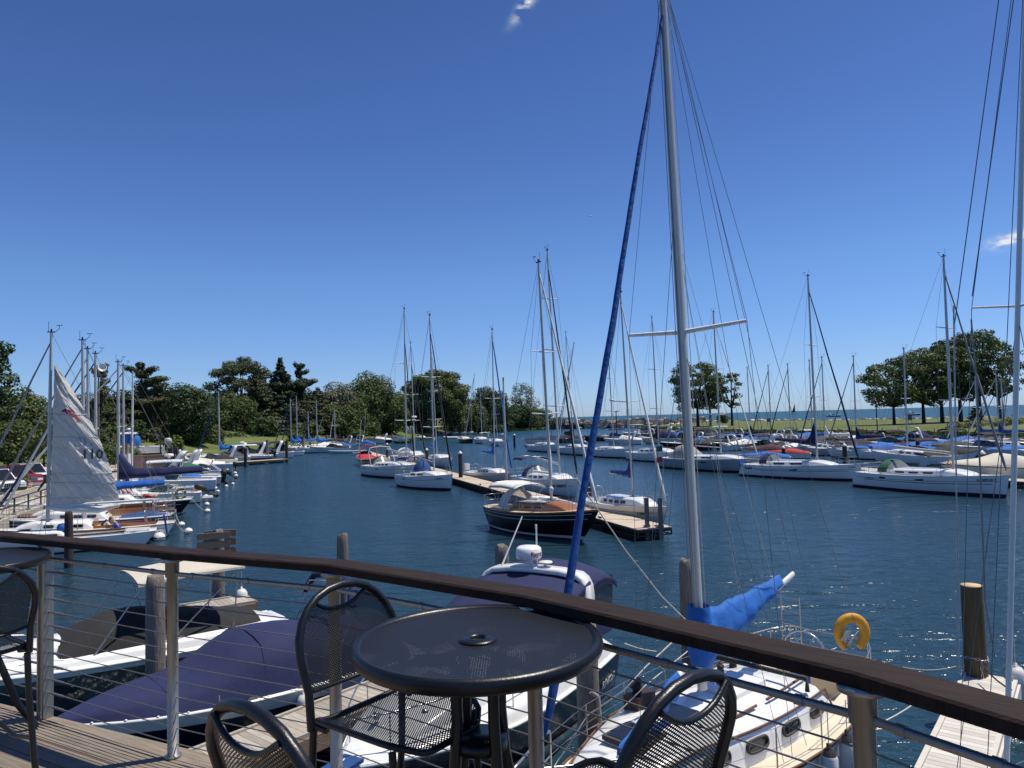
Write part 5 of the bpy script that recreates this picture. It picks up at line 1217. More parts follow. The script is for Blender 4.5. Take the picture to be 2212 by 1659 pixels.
q = MB(); x, ww, z, hh = prof(.80); q.box((x, .0, z + hh + .075), (.60, .62, .06)); ht = q.build('fore_hatch_frame', cvdgrey, cb_); q = MB(); q.box((x, 0, z + hh + .108), (.50, .52, .012)); q.build('hatch_glass', glassd, ht)
x, ww, z, hh = prof(.63); q = MB(); q.box((x, -.55, z + hh + .12), (.42, .26, .24)); db = q.build('dorade_box', darkwood, cb_)
q = MB(); q.tube([(x + .05, -.55, z + hh + .23), (x + .05, -.55, z + hh + .34), (x + .10, -.55, z + hh + .40)], [.07, .07, .10], 12); q.build('vent_cowl', rubber, db)
x, ww, z, hh = prof(.30); q = MB(); q.box((x, -.0, z + hh + .10), (.9, .62, .08)); q.build('sliding_hatch', gel, cb_)
for k in (.12, .2): x, ww, z, hh = prof(k); q = MB(); q.lathe([(.07, 0), (.06, .05), (.05, .08), (.065, .13), (0, .135)], 14, (x, -.52, z + hh + .04)); q.build('winch', rubber, cb_)
q = MB(); x, ww, z, hh = prof(.16); q.tube([(x, -.85, z + hh + .03), (x, -.85, z + hh + .22), (x, .85, z + hh + .22), (x, .85, z + hh + .03)], .04, 8); q.build('traveller_arch', rubber, cb_)
stanchions(t, H, .12, .86, 6, each=True, r=.012); pushpit(t, H, .12); pulpit(t, H)
q = MB(); xl = -H.L / 2 + .02
for yy in (-.88, -.50): q.tube([(xl, yy, 1.2), (xl, yy, 2.35)], .014, 6)
for z in (1.55, 1.8, 2.05, 2.30): q.tube([(xl, -.50, z), (xl, -.88, z)], .014, 6)
q.build('boarding_ladder', chrome, t)
q = MB(); q.tube([V((-H.L / 2 + 1.0, .40 * math.cos(a), 1.62 + .40 * math.sin(a))) for a in [k * math.pi / 10 for k in range(21)]], .015, 6)
for k in range(6): a = k * math.pi / 3; q.tube([(-H.L / 2 + 1.0, 0, 1.62), (-H.L / 2 + 1.0, .4 * math.cos(a), 1.62 + .4 * math.sin(a))], .008, 4)
q.build('wheel', chrome, t); q = MB(); q.lathe([(.0, 1.1), (.16, 1.12), (.18, 1.5), (.17, 1.72), (.0, 1.8)], 12, (-H.L / 2 + 1.2, 0, 0)); q.build('binnacle_cover', cvblue, t)
q = MB()
for k in range(7): q.tube([V((foot.x - .13 + .03 * math.sin(k), .06 * math.cos(k * 2), 2.55)), V((foot.x - .2, .10 * math.sin(k * 2.2), 2.15 - .05 * (k % 3))), V((foot.x - .15, .12 * math.sin(k * 1.7 + 1), 1.98))], .011, 5)
q.build('coiled_halyards', ropeg, t)
# horseshoe buoy on the stern rail
c = t.location + Matrix.Rotation(t.rotation_euler.z, 3, 'Z') @ V((-H.L / 2 + .22, .96, 1.52)); hb_c = WD(1840, 1366, 13.0)
hb = thing('horseshoe_buoy', 'yellow horseshoe lifebuoy tied to the stern rail with coiled line', 'lifebuoy', hb_c, 0)
q = MB(); q.tube([V((.235 * math.sin(a) * (1.0 if abs(a) < 2.2 else .9), 0, .255 * math.cos(a) + (0 if abs(a) < 2.2 else -.03))) for a in [R(-152) + R(304) * k / 26 for k in range(27)]], [.06] + [.088] * 25 + [.06], 12, flat=.75); q.build('ring', yellow, hb)
q = MB(); rnd = random.Random(2)
for k in range(9): q.tube([V((-.10 + rnd.uniform(-.04, .04), -.10, .06)), V((-.20 + rnd.uniform(-.05, .03), -.12, -.10)), V((-.14 + rnd.uniform(-.05, .06), -.12, -.22 + rnd.uniform(-.03, .03))), V((-.02, -.11, -.04)), V((.08, -.09, .05))], .008, 5)
q.build('coiled_line', rope, hb)
for sd, lab, px in ((-1, 'white fender with black cap hanging on the side of the big sloop', 3255), (-1, 'dark capped fender lying on the side deck rail of the big sloop', 3160)):
    pass
e = t.location + Matrix.Rotation(t.rotation_euler.z, 3, 'Z') @ V((H.pt(.34, 1).x, -1, .0))
def on_boat(t, p): return t.location + Matrix.Rotation(t.rotation_euler.z, 3, 'Z') @ V(p)
sdn = 1 if on_boat(t, (0, 1, 0)).y < t.location.y else -1
for u, lab in ((.36, 'white fender with a black cap hung over the teak rail of the big sloop'), (.44, 'second black capped fender, nearer the shrouds of the big sloop')):
    e = H.pt(u, 1, sdn, .13); fender(None, on_boat(t, e + V((0, 0, -.52))), r=.115, h=.62, label=lab, cap=rubber)
# 5 boat beside the bleached dock: only its mast and lines reach into the picture
t, H, prof = sailboat('sailboat mostly outside the photo, its bare white mast and lines along the edge', (9.6, 10.1), (3.5, 6.6), 2.1, .9, 1.2, wins=2, mast=None, lines=True, name='sailboat', full=.42)
f_ = loc_of(t, WD(2164, 1640, 8.0)); f_.z = 1.55; tp_ = loc_of(t, WD(2214, 60, 8.0)); f0 = loc_of(t, W(2166, 1650, 2.0))
mb_ = thing; foot = V((f_.x, f_.y, 1.55)); top = tp_ + (tp_ - foot) * .25
mast_on(t, foot, top, .036, spar, spread=((.509, .52),), jibfoot=V((2.6, 0, 1.3)), back=V((-3.4, 0, 1.0)), wr=.0045, gear=False, chain=[V((foot.x, .9, 1.0)), V((foot.x, -.9, 1.0))])
for k, (xa_, ya_, xb_, yb_, m_, r_) in enumerate(((2060, 660, 2072, 1445, rope, .009), (2160, -20, 2062, 700, wire, .006), (2192, -20, 2100, 640, wire, .006), (2110, 830, 2128, 1300, ropeg, .010), (2128, 1300, 2149, 1420, ropeg, .010), (2098, 690, 2111, 840, ropeg, .009))):
    line(t, [loc_of(t, WD(xa_, ya_, 7.6)), loc_of(t, WD(xb_, yb_, 7.6))], r_, m_, 'halyard')
# loose lines
def mline(label, pts, r=.010, m=rope, sag=0):
    b = MB(); P_ = arc(pts[0], pts[1], sag, 10) if len(pts) == 2 else pts
    b.tube(P_, r, 5); return tag(b.build('mooring_line', m), label, 'rope', 'mooring lines')
mline('white line from the furled blue jib down to the foot of the aluminium mast', [WD(1246, 1034, 9.7), WD(1352, 1190, 10.0), WD(1430, 1289, 10.3), WD(1480, 1338, 10.5)], .009)
mline('white line from the cruiser stern to the piling by the aluminium mast', [(2.15, 15.0, 1.35), (3.5, 14.9, 1.25)], .012, rope, .12)
mline('white line from the big sloop bow to the hose wrapped piling', [WD(1460, 1380, 10.6), WD(1395, 1440, 10.2), WD(1350, 1490, 9.9), WD(1270, 1545, 10.6), WD(1195, 1660, 10.0)], .011)
mline('black line from the thick brown piling towards the bare mast', [WD(2122, 1437, 13.8), WD(2185, 1490, 12.5)], .016, rubber, .05)
mline('dark line from the thick brown piling to the sloop stern rail', [WD(2078, 1435, 13.9), WD(1950, 1441, 13.4)], .010, ropeg, .08)
mline('white line crossing the water from the sloop to the bleached dock', [WD(1905, 1560, 10.5), WD(2000, 1500, 11.2)], .010, rope, .03)
mline('white lifeline rope sagging beside the navy hulled cruiser', [WD(1225, 1600, 10.4), WD(1330, 1545, 10.1), WD(1395, 1480, 10.2), WD(1500, 1395, 11.6)], .009)
# ------------------------------------------------------------------ the floating dock in the middle of the basin
DKD = V((-.325, .946, 0)); DKN = V((.946, .325, 0))
def long_dock(label, a, d, n, L, w, z=.55, group=None, deckm=None, pend=6):
    a, d, n = V((*a, 0)), V(d).normalized(), V(n).normalized(); t = thing('floating_dock', label, 'dock', a, 0, group); rz = math.atan2(d.y, d.x)
    b = MB(); k = 0
    while k < L: s_ = min(2.38, L - k); b.box(d * (k + s_ / 2) + n * (w / 2) + V((0, 0, z)), (s_, w, .05), rz=rz); k += 2.4
    b.build('deck_panels', deckm or dockdeck, t)
    for o in (.02, w - .02):
        b = MB(); b.box(d * (L / 2) + n * o + V((0, 0, z - .10)), (L, .07, .12), rz=rz); b.box(d * (L / 2) + n * o + V((0, 0, z - .32)), (L, .05, .06), rz=rz); k = 0
        while k < min(L, 40): b.box(d * k + n * o + V((0, 0, z - .22)), (.06, .05, .2), rz=rz); k += 1.2
        b.build('side_truss', dockside, t)
    b = MB(); b.box(d * .03 + n * (w / 2) + V((0, 0, z - .10)), (.07, w, .12), rz=rz); b.box(d * .03 + n * (w / 2) + V((0, 0, z - .32)), (.05, w, .06), rz=rz); b.build('end_truss', dockside, t)
    k = .6
    while k < L: b = MB(); b.box(d * (k + .9) + n * (w / 2) + V((0, 0, -.05)), (1.8, w * .86, .42), rz=rz); b.build('float', rubber, t); k += 3.4 if k < 24 else 12
    return t
dkA = W(1377, 1145, .55)
md = long_dock('long tan floating dock running from the open basin back between the moored sailboats', (dkA.x, dkA.y), DKD, DKN, 104, 1.86)
for k in (.25, 4.4, 11.2, 19, 27): q = MB(); q.box(DKD * k + DKN * (.16 if k > 1 else 1.2) + V((0, 0, .63)), (.40, .07, .05), rz=math.atan2(DKD.y, DKD.x)); q.box(DKD * k + DKN * (.16 if k > 1 else 1.2) + V((0, 0, .60)), (.14, .07, .08), rz=math.atan2(DKD.y, DKD.x)); q.build('cleat', dockside, md)
for i, (x, lab) in enumerate(((1398, 'grey timber post bracketed to the end of the tan floating dock, beside the sloop bow'), (1427, 'grey timber post at the end of the tan dock, the one nearer the corner'))):
    p = W(x, 1160, .1); p = V((p.x, p.y - .12, 0)); t = thing('dock_post', lab, 'post', p, 0, 'posts at the end of the tan dock'); q = MB(); q.box((0, 0, .7), (.20, .16, 2.6)); q.build('timber', pile, t); q = MB(); q.box((0, .1, .62), (.34, .14, .12)); q.build('bracket', chrome, t)
CAPG = 'dark pilings with white cone caps'
def cap_pile(label, x, ytop, dist, ztop=None, r=.19, m=piledark, cap=plwhite):
    p = WD(x, ytop, dist); return piling(label, (p.x, p.y), ztop or p.z, r, m, cap, CAPG, ragged=False, seed=int(x))
pb0 = W(993, 1032, .55)
piling('dark piling with a white cone cap on the tan dock beside the small white sloop', (pb0.x + .1, pb0.y), 2.85, .20, piledark, plwhite, CAPG, False, seed=3)
cap_pile('white capped piling rising behind the sloop with the blue cabin cover', 922, 972, 84)
cap_pile('white capped piling behind the sloop with the white arch', 836, 960, 111)
piling('dark dock piling hidden to its top by the black hulled yacht and blue sail', (W(1272, 1050, 1.6).x, W(1272, 1050, 1.6).y), 2.3, .18, piledark, None, CAPG, False, seed=9)
# ------------------------------------------------------------------ boats on that dock
t, H, prof = sailboat('black hulled classic yacht with varnished cabin and white spray hood', W(1066, 1089, 1.15), W(1294, 1102, 1.6), 2.75, 1.12, 1.62, hull=blackhull, boot=gel2, bot=bottom, deck=dockdeck, rail=varn, tw=.55, oa=.5, of=1.3,
    cab=(.30, .80, .60, .46), cabm=varn, wins=3, winf=(.40, .66), mast=dict(px=(1163, 567), foot=1192, r=.085, spread=((.36, .9), (.62, .75)), jib=(cvwhite, .085), jibtop=.97, wr=.010), dodg=cvwhite, name='classic_yacht')
cb_ = [o for o in t.children if o.name.startswith('cabin')][0]
o2 = MB(); o2.grid([[V((prof(k)[0], s_ * prof(k)[1] * .90, prof(k)[2] + prof(k)[3] + .085 - .05 * s_ * s_)) for s_ in (-1, -.6, 0, .6, 1)] for k in (.02, .2, .4, .55, .68)]); o2.build('roof', gel, cb_)
for k, w_ in ((.5, .9), (.3, .7)): x, ww, z, hh = prof(k); q = MB(); q.box((x, .15, z + hh + .16), (w_, .55, .12)); q.build('hatch_cover', cvwhite, cb_)
q = MB(); q.tube([H.pt(lerp(.04, .97, k / 12), .88, -1, .012) for k in range(13)], .014, 4); q.build('cove_line', gel2, t)
q = MB(); m0 = [o for o in t.children if o.name.startswith('mast')][0]
x0 = -H.L * .05; canopy(t, -H.L * .38, -H.L * .10, 1.0, 2.62, cvwhite, 'cockpit_awning', arch=.2); bow_frames(t, (-H.L * .36, -H.L * .12), 1.2, 1.05, 2.56, -H.L * .24)
q = MB(); q.tube([(-.6, .0, 3.2), (.95, 0, 3.15)], .06, 6); q.build('boom', spar, t)
sailcover(t, (.93, 0, 3.2), (.70, 0, 6.4), .18, .05, .10, cvwhite, 'stowed_sail', peak=0)
q = MB(); q.lathe([(0, 0), (.16, .01), (.17, .05), (.0, .06)], 14); o = q.build('round_mirror_light', plwhite, t); o.location = (1.2, -.2, 2.35); o.rotation_euler = (R(80), 0, 0)
t, H, prof = sailboat('white sloop with a navy sunshade, tall mast and black rolled jib behind the black yacht', W(1131, 1027, 1.05), W(1249, 1035, 1.42), 3.3, 1.08, 1.45, hull=gel, boot=gel, tw=.8, cab=(.30, .80, .70, .40), wins=3,
    mast=dict(px=(1182, 541), foot=1209, r=.095, spread=((.30, 1.05), (.55, .9), (.78, .7)), jib=(cvblack, .085), jibtop=.93, wr=.011, boomlen=4.2, rise=.3, boomr=.09), dodg=cvnavy, bim=cvnavy, of=.4)
hull_text(t, H, 'AT LIBERTY', .84, .62, -1, .30, txt); H.edge(t, txt, .012, 'name_stripe', .62, .70, .97, .004, sides=(-1,))
t, H, prof = sailboat('small cream sloop alone on the far side of the dock end, dull blue sail cover', W(1277, 1074, .92), W(1441, 1096, 1.2), 2.45, .92, 1.22, hull=gel2, boot=cvmaroon, bot=redboot, tw=.72, cab=(.30, .84, .66, .42), wins=4, of=.6,
    mast=dict(px=(1340, 632), foot=1367, r=.07, spread=((.46, .85),), jib=(cvwhite, .075), jibtop=.96, wr=.009, boomlen=2.7, boomz=2.62, rise=-.02, cover=cvmid, cov=(.30, .16, .16, 1.05, .18)))
hull_text(t, H, 'IL 2664 AA', .84, .66, -1, .17, txt)
t, H, prof = sailboat('small white sloop with bright blue sail cover and blue rolled jib, dockside', W(1018, 1018, .85), W(1107, 1021, 1.12), 2.7, .9, 1.15, hull=gel2, boot=txt, tw=.66, cab=(.32, .78, .64, .38), wins=4, of=.8,
    mast=dict(px=(1063, 712), foot=1069, r=.075, spread=((.50, .9),), jib=(cvblue, .10), jibtop=.93, wr=.011, boomlen=2.6, boomz=2.75, rise=.05, cover=cvblue, cov=(.30, .2, .20, 1.6)))
for nm, hh in (('engine_box', .62),): q = MB(); q.box((-H.L / 2 + .12, -.55, 1.35), (.35, .5, .62)); q.build('outboard_cover', plwhite, t)
pp = WD(1094, 1030, 62); t = thing('flag_pole', 'slim pale pole rising beside the small white sloop bow', 'pole', (pp.x, pp.y, .5)); q = MB(); tp = WD(1087, 822, 62); q.tube([(0, 0, 0), (tp.x - pp.x, 0, tp.z - .5)], [.10, .07], 8); q.build('shaft', alu, t); q = MB(); q.box((tp.x - pp.x, 0, tp.z - .4), (.12, .12, .35)); q.build('finial', rubber, t)  # mast of a small boat, stood here alone with its hull left out
t, H, prof = sailboat('white sloop nearest the dock with a navy sunshade and domed blue cabin cover', (-10.3, 68.6), (-5.25, 61.6), 3.0, 1.05, 1.40, hull=gel, boot=txt, tw=.80, oa=.1, of=.35, cab=(.28, .80, .70, .38), wins=2, portl=((.28, .02),),
    mast=dict(px=(928, 681), foot=938, r=.085, spread=((.28, .95), (.60, 1.0)), jib=(cvblack, .09), jibtop=.90, wr=.011, boomlen=3.6, rise=.5), bim=cvnavy)
q = MB(); q.lathe([(.85, 1.5), (.74, 1.9), (.42, 2.35), (.05, 2.5), (0, 2.5)], 14, (-1.0, 0, 0)); q.build('cockpit_cover', cvmid, t)
hull_text(t, H, 'IL 9075 BY', .86, .80, -1, .16, txt)
t, H, prof = sailboat('large white sloop with a white arch and black spray hood, two oval hull windows', (-16.4, 83.6), (-10.2, 75.0), 3.5, 1.15, 1.5, hull=gel, boot=txt, tw=.85, oa=-.3, of=.3, cab=(.26, .80, .70, .42), wins=4, portl=((.14, .012), (.46, .02)),
    mast=dict(px=(873, 667), foot=878, r=.10, spread=((.27, 1.25), (.64, 1.15)), jib=(cvblack, .085), jibtop=.80, wr=.012, boomlen=4.6, rise=.6, boomr=.11), dodg=cvblack)
q = MB(); P_ = [(-2.2, 1.5, 1.1), (-3.0, 1.45, 2.6), (-3.1, 1.2, 3.15), (-3.1, 0, 3.3), (-3.1, -1.2, 3.15), (-3.0, -1.45, 2.6), (-2.2, -1.5, 1.1)]; q.tube(P_, .07, 7, flat=.6); q.build('mainsheet_arch', plwhite, t)
t, H, prof = sailboat('white motor sailer with a tall windowed spray hood and mast radar', (-16.6, 104), (-11.6, 95.2), 3.3, 1.2, 1.6, hull=gel, tw=.8, cab=(.28, .78, .70, .6), wins=3, lines=True, far=True,
    mast=dict(px=(887, 741), foot=896, r=.09, spread=((.28, 1.0), (.52, .9)), jib=(cvblack, .10), jibtop=.80, wr=.014), dodg=cvwhite)
dome_radar(t, (1.2, 0, 6.5), .42)
t, H, prof = sailboat('white sloop with a bright blue boom cover and black rolled mainsail, behind the navy sunshade', (-11.6, 99.5), (-7.9, 89.5), 3.1, 1.1, 1.45, hull=gel, cab=(.30, .78, .68, .42), wins=2, far=True,
    mast=dict(px=(932, 763), foot=937, r=.09, spread=((.34, 1.0), (.62, .85)), wr=.014, boomlen=3.8, rise=.1, cover=cvblue, cov=(.5, .35, .25, 1.5)))
t, H, L = power_hull('dark green launch with red cockpit cover and red folded top', (-19.4, 98.2), (-22.5, 107), 2.6, 1.0, 1.4, greenhull, gel2, ck=(.05, .6), rail=gel, name='launch', cat='motor boat')
cover_over(t, H, .03, .72, [(0, .12), (.5, .30), (.8, .35), (1, .1)], cvred, 'cockpit_cover'); q = MB(); q.tube([(-2.6, 1.2, 1.2), (-2.2, 1.1, 2.4), (-1.6, 0, 2.9), (-2.2, -1.1, 2.4), (-2.6, -1.2, 1.2)], .10, 6, flat=.8); q.build('folded_top', cvred, t); windscreen(t, H, .74, .55)
# ------------------------------------------------------------------ the row of big sloops facing across the basin
t, H, prof = sailboat('large white sloop with green spray hood, dark oblong hull windows and registration lettering', W(1873, 1017, 1.15), W(2180, 1027, 1.46), 3.5, 1.14, 1.47, hull=gel, boot=blueboot, tw=.84, oa=-.35, of=.28, cab=(.25, .80, .70, .42), wins=3, winf=(.36, .66),
    mast=dict(px=(2038, 554), foot=2059, r=.105, spread=((.32, 1.1), (.66, 1.0)), jib=(cvgrey, .095), jibtop=.93, wr=.010, boomlen=4.6, boomz=2.75, rise=.35, boomr=.11), dodg=cvgreen, portl=((.26, .024), (.53, .028)))
H.edge(t, blueboot, .02, 'stripe_line', .60, .10, .93, .006, sides=(-1,)); hull_text(t, H, 'IL 1499 JX 9', .90, .80, -1, .22, txt); hull_text(t, H, 'OCEANIS 351', .155, .70, -1, .13, txt)
q = MB(); q.tube([(1.0, .3, 1.95), (1.25, .28, 2.3), (1.3, .3, 1.9), (1.15, .2, 1.85)], .05, 5); q.build('orange_line_coil', orange, t)
for k in range(15): u = .10 + .86 * k / 14; e = H.pt(u, 1, -1, .01); q = MB(); q.box(e + V((0, 0, -.035)), (.06, .02, .09)); q.build('toerail_fitting', plwhite, t)
t, H, prof = sailboat('white sloop with a navy mainsail cover peaked at the mast and a navy spray hood', W(1620, 1001, 1.1), W(1860, 1003, 1.42), 3.4, 1.1, 1.44, hull=gel, boot=blueboot, tw=.80, oa=-.45, of=.10, cab=(.24, .80, .70, .42), wins=2, winf=(.28, .70),
    mast=dict(px=(1745, 596), foot=1765, r=.105, spread=((.34, 1.1), (.62, 1.0)), jib=(cvnavy, .09), jibtop=.93, wr=.011, boomlen=4.4, boomz=3.0, rise=.35, cover=cvnavy, cov=(.42, .22, .22, 1.9)), dodg=cvnavy)
H.edge(t, blueboot, .02, 'stripe_line', .62, .16, .92, .006, sides=(-1,)); hull_text(t, H, 'ThisK8', .09, .72, -1, .34, txt); hull_text(t, H, 'IL 1235 JB', .945, .84, -1, .14, txt)
a, b_ = H.pt(.495, .66, -1, .01), H.pt(.555, .66, -1, .01); q = MB(); q.slab([a, b_, b_ + V((.06, 0, .1)), b_ + V((0, 0, .2)), a + V((0, 0, .2)), a + V((-.06, 0, .1))], (0, -.02, 0)); q.build('hull_window', cvgreen, t)
q = MB(); q.box(H.pt(.01, 1, -1, -.1) + V((-.1, 0, .12)), (.14, .5, .75)); q.build('dodger_cloth', cvblue, t)
t, H, prof = sailboat('long grey hulled sloop with a grey cloth cockpit enclosure', W(1446, 987, 1.15), W(1640, 990, 1.5), 3.7, 1.15, 1.5, hull=midhull, boot=txt, tw=.88, oa=-.2, of=.1, cab=(.26, .84, .70, .40), wins=2, portl=((.36, .03), (.56, .03)),
    mast=dict(px=(1541, 674), foot=1558, r=.105, spread=((.28, 1.1), (.60, 1.0)), jib=(cvwhite, .08), jibtop=.95, wr=.012, boomlen=4.0, rise=.1), dodg=cvgrey)
cover_over(t, H, .10, .34, [(0, .4), (.2, 1.3), (.6, 1.5), (1, .5)], cvgrey, 'cockpit_enclosure', w=.72)
t, H, prof = sailboat('white pilothouse sloop with raked cabin windows beside the grey hulled one', W(1366, 975, 1.1), (20.6, 88), 3.3, 1.1, 1.45, hull=gel, tw=.75, cab=(.24, .80, .66, .50), wins=3, winf=(.35, .80), far=True,
    mast=dict(px=(1408, 686), foot=1423, r=.10, spread=((.30, 1.0), (.60, .95)), wr=.013, boomlen=4.2, boomz=3.0, rise=.3, cover=cvblack, cov=(.4, .25, .22, 1.7)))
t, H, prof = sailboat('white sloop with a long flush deck and mast radar, stern to the blue jib', W(1279, 967, 1.2), (16.0, 100), 3.4, 1.15, 1.5, hull=gel, tw=.8, cab=(.30, .78, .66, .32), wins=3, far=True, portl=((.30, .02), (.55, .02)),
    mast=dict(px=(1313, 742), foot=1326, r=.10, spread=((.34, 1.0), (.66, .9)), wr=.014)); dome_radar(t, (1.1, 0, 8.2), .36)
t, H, prof = sailboat('white double banded sloop half hidden behind the navy sunshade', (3.4, 134), (7.6, 122.5), 3.3, 1.1, 1.5, hull=gel, cab=(.30, .78, .66, .42), wins=3, far=True, mast=dict(px=(1240, 742), foot=1246, r=.10, spread=((.32, 1.0), (.6, .9)), wr=.016, jib=(cvwhite, .10), jibtop=.95))
t, H, prof = sailboat('white sloop with a black mainsail bag seen between two rolled jibs', (8.2, 121), (11.7, 109.5), 3.3, 1.1, 1.5, hull=gel, cab=(.30, .78, .66, .42), wins=3, far=True, mast=dict(px=(1222, 718), foot=1230, r=.10, spread=((.32, 1.0), (.6, .9)), wr=.016, boomlen=4, boomz=3.0, cover=cvblack, cov=(.9, .5, .3, 2.0)))
t, H, prof = sailboat('dark green hulled sloop at the far end of the basin', (-11.3, 185), (-14.6, 195), 3.0, 1.1, 1.5, hull=greenhull, deck=gel2, cab=(.3, .78, .66, .4), wins=2, far=True, mast=dict(px=(1025, 810), foot=1027, r=.11, spread=((.5, 1.0),), wr=.018))
t, H, prof = sailboat('white sloop with a white frame top moored beside the dark green hull', (-6.6, 177), (-9.8, 187), 3.2, 1.1, 1.5, hull=gel, cab=(.3, .78, .66, .4), wins=2, far=True, mast=dict(px=(1037, 842), foot=1056, r=.11, spread=((.5, 1.0),), wr=.018), bim=cvwhite)
t, H, prof = sailboat('white sloop with a wooden looking mast in front of the white frame top', (-2.4, 160), (-5.4, 169.5), 3.0, 1.0, 1.4, hull=gel, cab=(.3, .78, .66, .4), wins=2, far=True, mast=dict(px=(1066, 842), foot=1076, r=.10, spread=((.5, 1.0),), wr=.018), bim=cvblue)
# docks of that side
a = W(1868, 1046, .5); long_dock('tan floating dock behind the row of big sloops', (24.5, 86), (.325, -.946, 0), (.946, .325, 0), 56, 1.8, .5)
long_dock('tan floating dock at the inner end of the white sloops', (2.2, 150), (.325, -.946, 0), (.946, .325, 0), 22, 2.0, .5)
for lab, x, yt, dd in (('white capped piling by the bow of the navy covered sloop', 1824, 963, 74), ('brown piling near the red canvas boat', 1692, 968, 88), ('white capped piling behind the green spray hood', 1981, 938, 92), ('stout brown piling between the green hooded sloop and the grey covered cruiser', 2122, 980, 58),
                       ('white capped piling behind the italian flag', 1458, 956, 120), ('white capped piling near the lawn end of the sloops', 1508, 945, 140), ('white capped piling at the tan dock beyond the blue cabin', 1264, 955, 135), ('white capped piling with the slim shadow by the far dock', 1111, 940, 150)):
    cap_pile(lab, x, yt, dd, r=.24)
# flags
fl = thing('flag', 'green white and red striped flag on a thin staff', 'flag', WD(1432, 1000, 38), R(-30)); q = MB(); q.tube([(0, 0, -1.6), (0, 0, .95)], .012, 5); q.build('staff', alu, fl)
for k, m_ in enumerate((cvgreen, cvwhite, cvred)):
    q = MB(); q.grid([[V((.02 + .05 * math.sin(i * 1.2) - .05, -.03 * i, .9 - .28 * k)) + V((-.30 * i / 6, 0, -.06 * i / 6)), V((.02 + .05 * math.sin(i * 1.2 + .6) - .05, -.03 * i, .62 - .28 * k)) + V((-.30 * i / 6, 0, -.06 * i / 6))] for i in range(7)]); q.build('stripe_panel', m_, fl)
# ------------------------------------------------------------------ the quay on the far side: boats, people, cars
qd, qn = V((-.316, .949, 0)), V((.949, .316, 0))
def qboat(x, y, z, L, ang=0):        # stern seen at a pixel; bow towards the quay
    s_ = W(x, y, z); d = Matrix.Rotation(R(ang), 3, 'Z') @ qn
    return (s_.x, s_.y), (s_.x - d.x * L, s_.y - d.y * L)
# 1 keelboat with the raised sail
st, bw2 = (-18.85, 38.2), (-26.7, 34.5)
t, H, prof = sailboat('white keelboat with a crinkled silver sail raised, two people in the cockpit', st, bw2, 2.1, .72, .95, hull=gel, boot=gel, tw=.55, oa=.55, of=1.0, cab=(.46, .80, .62, .34), wins=2, winf=(.35, .7), ck=(.16, .45), name='keelboat', lines=False, rail=gel2)
KB = t
def kb(px, py, dist): return loc_of(t, WD(px, py, dist))
foot = kb(103, 1128, 36.0); top = kb(111, 718, 36.0)
mast_on(t, foot, top, .085, alu, spread=((.28, .5),), jib=(cvgrey, .075), jibfoot=V((H.L / 2 - .1, 0, .9)), jibtop=.965, back=V((-H.L / 2 + .1, 0, .8)), wr=.009, boomz=foot.z + .78, boom=kb(330, 1079, 37.4), boomm=spar, boomr=.06, chain=[V((foot.x, .9, .85)), V((foot.x, -.9, .85))])
hd, tk, clw = kb(118, 786, 36.05), kb(108, 1090, 36.05), kb(259, 1087, 37.2)
b = MB(); rows = []; n = 54; rnd = random.Random(4)
nrm = (tk - hd).cross(clw - hd).normalized()
for i in range(n + 1):
    v = i / n; lf = hd.lerp(tk, v); lc = hd.lerp(clw, v) + (clw - tk).normalized() * (.42 * math.sin(math.pi * min(1, v)) ** .8)
    row = []
    for j in range(37):
        u = j / 36; p = lf.lerp(lc, u)
        off = .32 * math.sin(math.pi * u) * math.sin(math.pi * (.15 + .8 * v)) + .05 * math.sin(14 * (v * 1.5 - u) + 3 * u) * (1 - .4 * u) + .028 * math.sin(31 * (v * 1.25 - u * .8) + 1.3) + .02 * math.sin(47 * (v - .45 * u)) + rnd.uniform(-.010, .010) + (.05 * math.sin(u * 20) if v > .94 else 0)
        row.append(p + nrm * off)
    rows.append(row)
b.grid(rows); sl_ = b.build('raised_mainsail', sailm, t)
def on_sail(u, v, lift=.03):
    i, j = v * n, u * 36; i0, j0 = min(int(i), n - 1), min(int(j), 35); a = rows[i0][j0].lerp(rows[i0][j0 + 1], j - j0); c = rows[i0 + 1][j0].lerp(rows[i0 + 1][j0 + 1], j - j0)
    return a.lerp(c, i - i0)
sside = 1 if (KB.location + Matrix.Rotation(KB.rotation_euler.z, 3, 'Z') @ nrm - KB.location).y < 0 else -1
def sail_patch(poly, m, name, lift=.035):
    q = MB(); pts = [on_sail(u, v) + nrm * sside * lift for u, v in poly]; q.slab(pts, nrm * sside * .006); return q.build(name, m, sl_)
for v in (.36, .60, .78, .955): q = MB(); q.tube([on_sail(u / 10, v - .00 * u) + nrm * sside * .02 for u in range(11)], .022, 5, flat=.4); q.build('batten_pocket', sailm, sl_)
for v in (.52, .845): q = MB(); q.tube([on_sail(u / 10, v) + nrm * sside * .02 for u in range(11)], .014, 4); q.build('seam_line', txtg, sl_)
